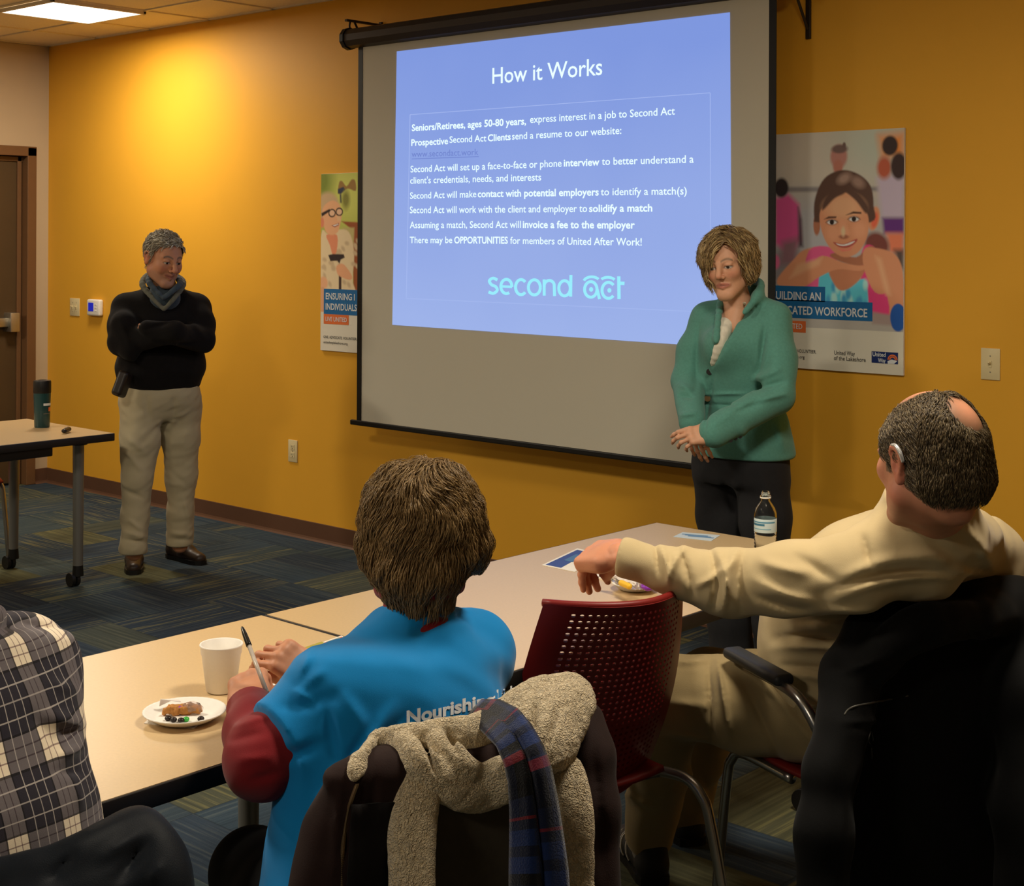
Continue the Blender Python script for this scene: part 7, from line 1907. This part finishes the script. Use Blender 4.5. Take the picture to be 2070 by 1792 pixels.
# booklets beside the seated woman
def printed(name, blocks, base_col):
    return mat(name, base_col, rough=0.4)
o, o0 = sheet_thing('leaflet', 'pale green leaflet under the orange booklet by the seated woman', 'leaflet', [pz(590, 1335, TZ), pz(676, 1296, TZ), pz(770, 1350, TZ), pz(690, 1395, TZ)], TZ, mat('pale_green_print', S(196, 200, 166), rough=0.45), 0.001)
bk = thing('booklet', 'orange printed booklet on the table by the seated woman', 'booklet', (pz(680, 1330, TZ)[0], pz(680, 1330, TZ)[1], TZ + 0.001))
def quad_on(name, px, z, m, parent, th=0.0006):
    c = [pz(x, y, z) for x, y in px]; MB().prism(c[::-1], (0, 0, th)).build(name, m, parent, True)
quad_on('pages', [(588, 1324), (690, 1288), (770, 1330), (668, 1376)], TZ + 0.0012, M['paper'], bk, 0.003)
om = mat('orange_print', S(226, 116, 40), rough=0.4, var=0.25, vs=30)
quad_on('cover', [(590, 1323), (690, 1288), (768, 1329), (668, 1374)], TZ + 0.0043, om, bk)
quad_on('cover_picture', [(612, 1311), (650, 1298), (668, 1306), (628, 1322)], TZ + 0.0050, mat('olive_print', S(168, 160, 70), rough=0.4), bk)
quad_on('cover_title', [(634, 1314), (664, 1303), (672, 1308), (642, 1319)], TZ + 0.0055, mat('pale_print', S(220, 214, 200), rough=0.4), bk)
quad_on('cover_heading', [(660, 1298), (686, 1289), (700, 1297), (676, 1305)], TZ + 0.0050, mat('grey_green_print', S(176, 176, 150), rough=0.4), bk)
# far table: brochure, card, bottle
br = thing('brochure', 'white brochure with a dark blue panel behind the dangling hand', 'brochure', (*pz(1160, 1132, TZ)[:2], TZ))
quad_on('sheet', [(1095, 1143.5), (1167, 1109.5), (1222, 1122), (1162, 1157)], TZ + 0.0004, M['paper'], br, 0.001)
quad_on('blue_panel', [(1103, 1142), (1167, 1112), (1190, 1117.5), (1134, 1148.5)], TZ + 0.0015, mat('dark_blue_print', S(44, 66, 132), rough=0.4), br, 0.0003)
quad_on('picture', [(1140, 1133), (1164, 1121), (1181, 1125), (1157, 1137)], TZ + 0.0019, mat('teal_blue_print', S(70, 112, 150), rough=0.4), br, 0.0003)
cd = thing('card', 'pale blue card lying near the end of the far table', 'card', (*pz(1410, 1086, TZ)[:2], TZ))
quad_on('sheet', [(1361, 1086), (1380, 1077), (1456, 1083), (1438, 1094.5)], TZ + 0.0004, mat('pale_blue_card', S(206, 222, 232), rough=0.5), cd, 0.0012)
for k_ in range(3):
    quad_on('print_line', [(1378 + 6 * k_, 1083.6 + 2.0 * k_ - 3), (1379.5 + 6 * k_, 1082.4 + 2.0 * k_ - 3), (1432 + 6 * k_, 1086.6 + 2.0 * k_ - 3), (1430 + 6 * k_, 1087.9 + 2.0 * k_ - 3)], TZ + 0.0018, mat('blue_card_print', S(110, 150, 190), rough=0.5), cd, 0.0002)
bp_ = pz(1547, 1136, TZ)
bt = thing('water_bottle', 'clear plastic water bottle without a cap on the far table', 'bottle', (bp_[0], bp_[1], TZ))
def pet():
    t = NT('clear_bottle_plastic'); b = t.b; b.inputs['Base Color'].default_value = (0.96, 0.98, 0.98, 1); b.inputs['Roughness'].default_value = 0.03
    b.inputs['Transmission Weight'].default_value = 1.0; b.inputs['IOR'].default_value = 1.15; return t.m
ribs = []
for k_ in range(7): ribs += [(0.0325, 0.014 + 0.010 * k_), (0.0305, 0.019 + 0.010 * k_)]
MB().lathe([(0.0, 0.004), (0.018, 0.001), (0.029, 0.002), (0.0322, 0.008)] + ribs + [(0.0325, 0.084), (0.0318, 0.087), (0.0318, 0.127), (0.0325, 0.130), (0.0318, 0.140), (0.027, 0.156), (0.019, 0.168), (0.0142, 0.175), (0.0130, 0.182), (0.0130, 0.188), (0.0158, 0.1885), (0.0158, 0.191), (0.0128, 0.192), (0.0128, 0.203), (0.0112, 0.203), (0.0112, 0.176), (0.017, 0.167), (0.025, 0.154), (0.0305, 0.139), (0.0310, 0.128), (0.0310, 0.09), (0.030, 0.01), (0, 0.006)], n=40).build('bottle_wall', pet(), bt, smooth=True)
lb = MB().lathe([(0.0323, 0.088), (0.0326, 0.089), (0.0326, 0.126), (0.0323, 0.127)], n=48).build('paper_label', mat('pale_blue_label', S(206, 226, 230), rough=0.4), bt, smooth=True)
for z_, h_, a0, a1, c_ in ((0.116, 0.004, 2.6, 6.2, S(90, 150, 180)), (0.108, 0.006, 3.4, 5.2, S(60, 120, 150)), (0.097, 0.003, 3.0, 5.8, S(130, 180, 200))):
    mbx = MB(); A_ = np.linspace(a0, a1, 20); r_ = 0.0329
    mbx.add([(r_ * math.cos(a), r_ * math.sin(a), z_) for a in A_] + [(r_ * math.cos(a), r_ * math.sin(a), z_ + h_) for a in A_], [(i, i + 1, 21 + i, 20 + i) for i in range(19)])
    mbx.build('label_print', mat('label_print_blue', c_, rough=0.4), lb)
MB().lathe([(0.0145, 0.1835), (0.0160, 0.1835), (0.0160, 0.1875), (0.0145, 0.1875)], n=32).build('tamper_ring', M['white'], bt, smooth=True)
# plate, napkin, cup and treat bag beyond the red chair
c_ = pz(1283, 1192, TZ); fluted_plate('paper_plate', 'white paper plate half hidden behind the red chair top, treat bag on it', (c_[0], c_[1], TZ), 0.060)
c_ = pz(1292, 1188, TZ + 0.012); q_ = fluted_plate('paper_plate', 'small cream paper plate stacked under the treat bag on another plate', (c_[0], c_[1], TZ + 0.014), 0.055)
sheet_thing('napkin', 'folded white napkin on the far table under the dangling hand', 'napkin', [pz(1178, 1162, TZ), pz(1238, 1178, TZ), pz(1268, 1160, TZ), pz(1212, 1146, TZ)], TZ, M['paper'], 0.004)
z_ = TZ + 0.045
wrapper('clear treat bag with purple ends and a yellow label on the stacked plates', [W2(1232, 1165, z_), W2(1254, 1169, z_), W2(1278, 1177, z_), W2(1300, 1185, z_)], [.008, .016, .018, .008], [(W2(1223, 1164, z_), W2(1228, 1165, z_), .007), (W2(1302, 1185, z_), W2(1311, 1189, z_), .011)], (W2(1256, 1179, z_ - 0.004), W2(1272, 1186, z_ - 0.004), .008))

# ================================================================ things on the far left table
tb = pz(85, 864, TZ)
tm_ = thing('tumbler', 'dark teal travel tumbler with a black lid on the far left table', 'tumbler', (tb[0], tb[1], TZ))
def teal_mat():
    t = NT('teal_tumbler_paint'); b = t.b; b.inputs['Roughness'].default_value = 0.3; b.inputs['Base Color'].default_value = S(18, 62, 66); return t.m
MB().lathe([(0, 0.0), (0.034, 0.0), (0.037, 0.004), (0.0385, 0.09), (0.0415, 0.165), (0.0415, 0.168), (0, 0.168)], n=40).build('cup_body', teal_mat(), tm_, auto=40)
MB().lathe([(0.0415, 0.168), (0.0425, 0.172), (0.0425, 0.222), (0.040, 0.229), (0.022, 0.231), (0.020, 0.228), (0, 0.228)], n=40).build('lid', M['black'], tm_, auto=40)
va = math.atan2(-tb[1], -tb[0])
def wrap_band(name, z0, z1, a0, a1, m):
    A_ = np.linspace(va + a0, va + a1, 14); r_ = 0.0412
    MB().add([(r_ * math.cos(a), r_ * math.sin(a), z0) for a in A_] + [(r_ * math.cos(a), r_ * math.sin(a), z1) for a in A_], [(i, i + 1, 15 + i, 14 + i) for i in range(13)]).build(name, m, tm_)
wrap_band('white_lettering_band', 0.108, 0.120, 0.15, 1.3, M['wink']); wrap_band('orange_mark', 0.080, 0.100, 0.80, 1.2, M['porange']); wrap_band('small_print_line', 0.068, 0.071, 0.15, 1.2, M['greymetal'])
cp = pz(134, 876, TZ)
q = Sdf(); d1 = nrm(np.array(pz(150, 866, TZ)) - np.array(pz(120, 878, TZ)))
q.cap((-d1[0] * .030, -d1[1] * .030, .014), (d1[0] * .028, d1[1] * .028, .015), .013, .015, flat=((0, 0, 1), 0.8))
o = thing('presentation_remote', 'small black remote lying on the far left table by the tumbler', 'remote', (cp[0], cp[1], TZ))
sdf_obj('remote_case', q, 0.002, mat('black_brown_plastic', S(34, 27, 22), rough=0.35), o, 1)
for k_ in (-1, 0.2): MB().box((d1[0] * .012 * k_, d1[1] * .012 * k_, 0.0262), (0.008, 0.008, 0.002), 0.0008).build('button', M['greymetal'], o)
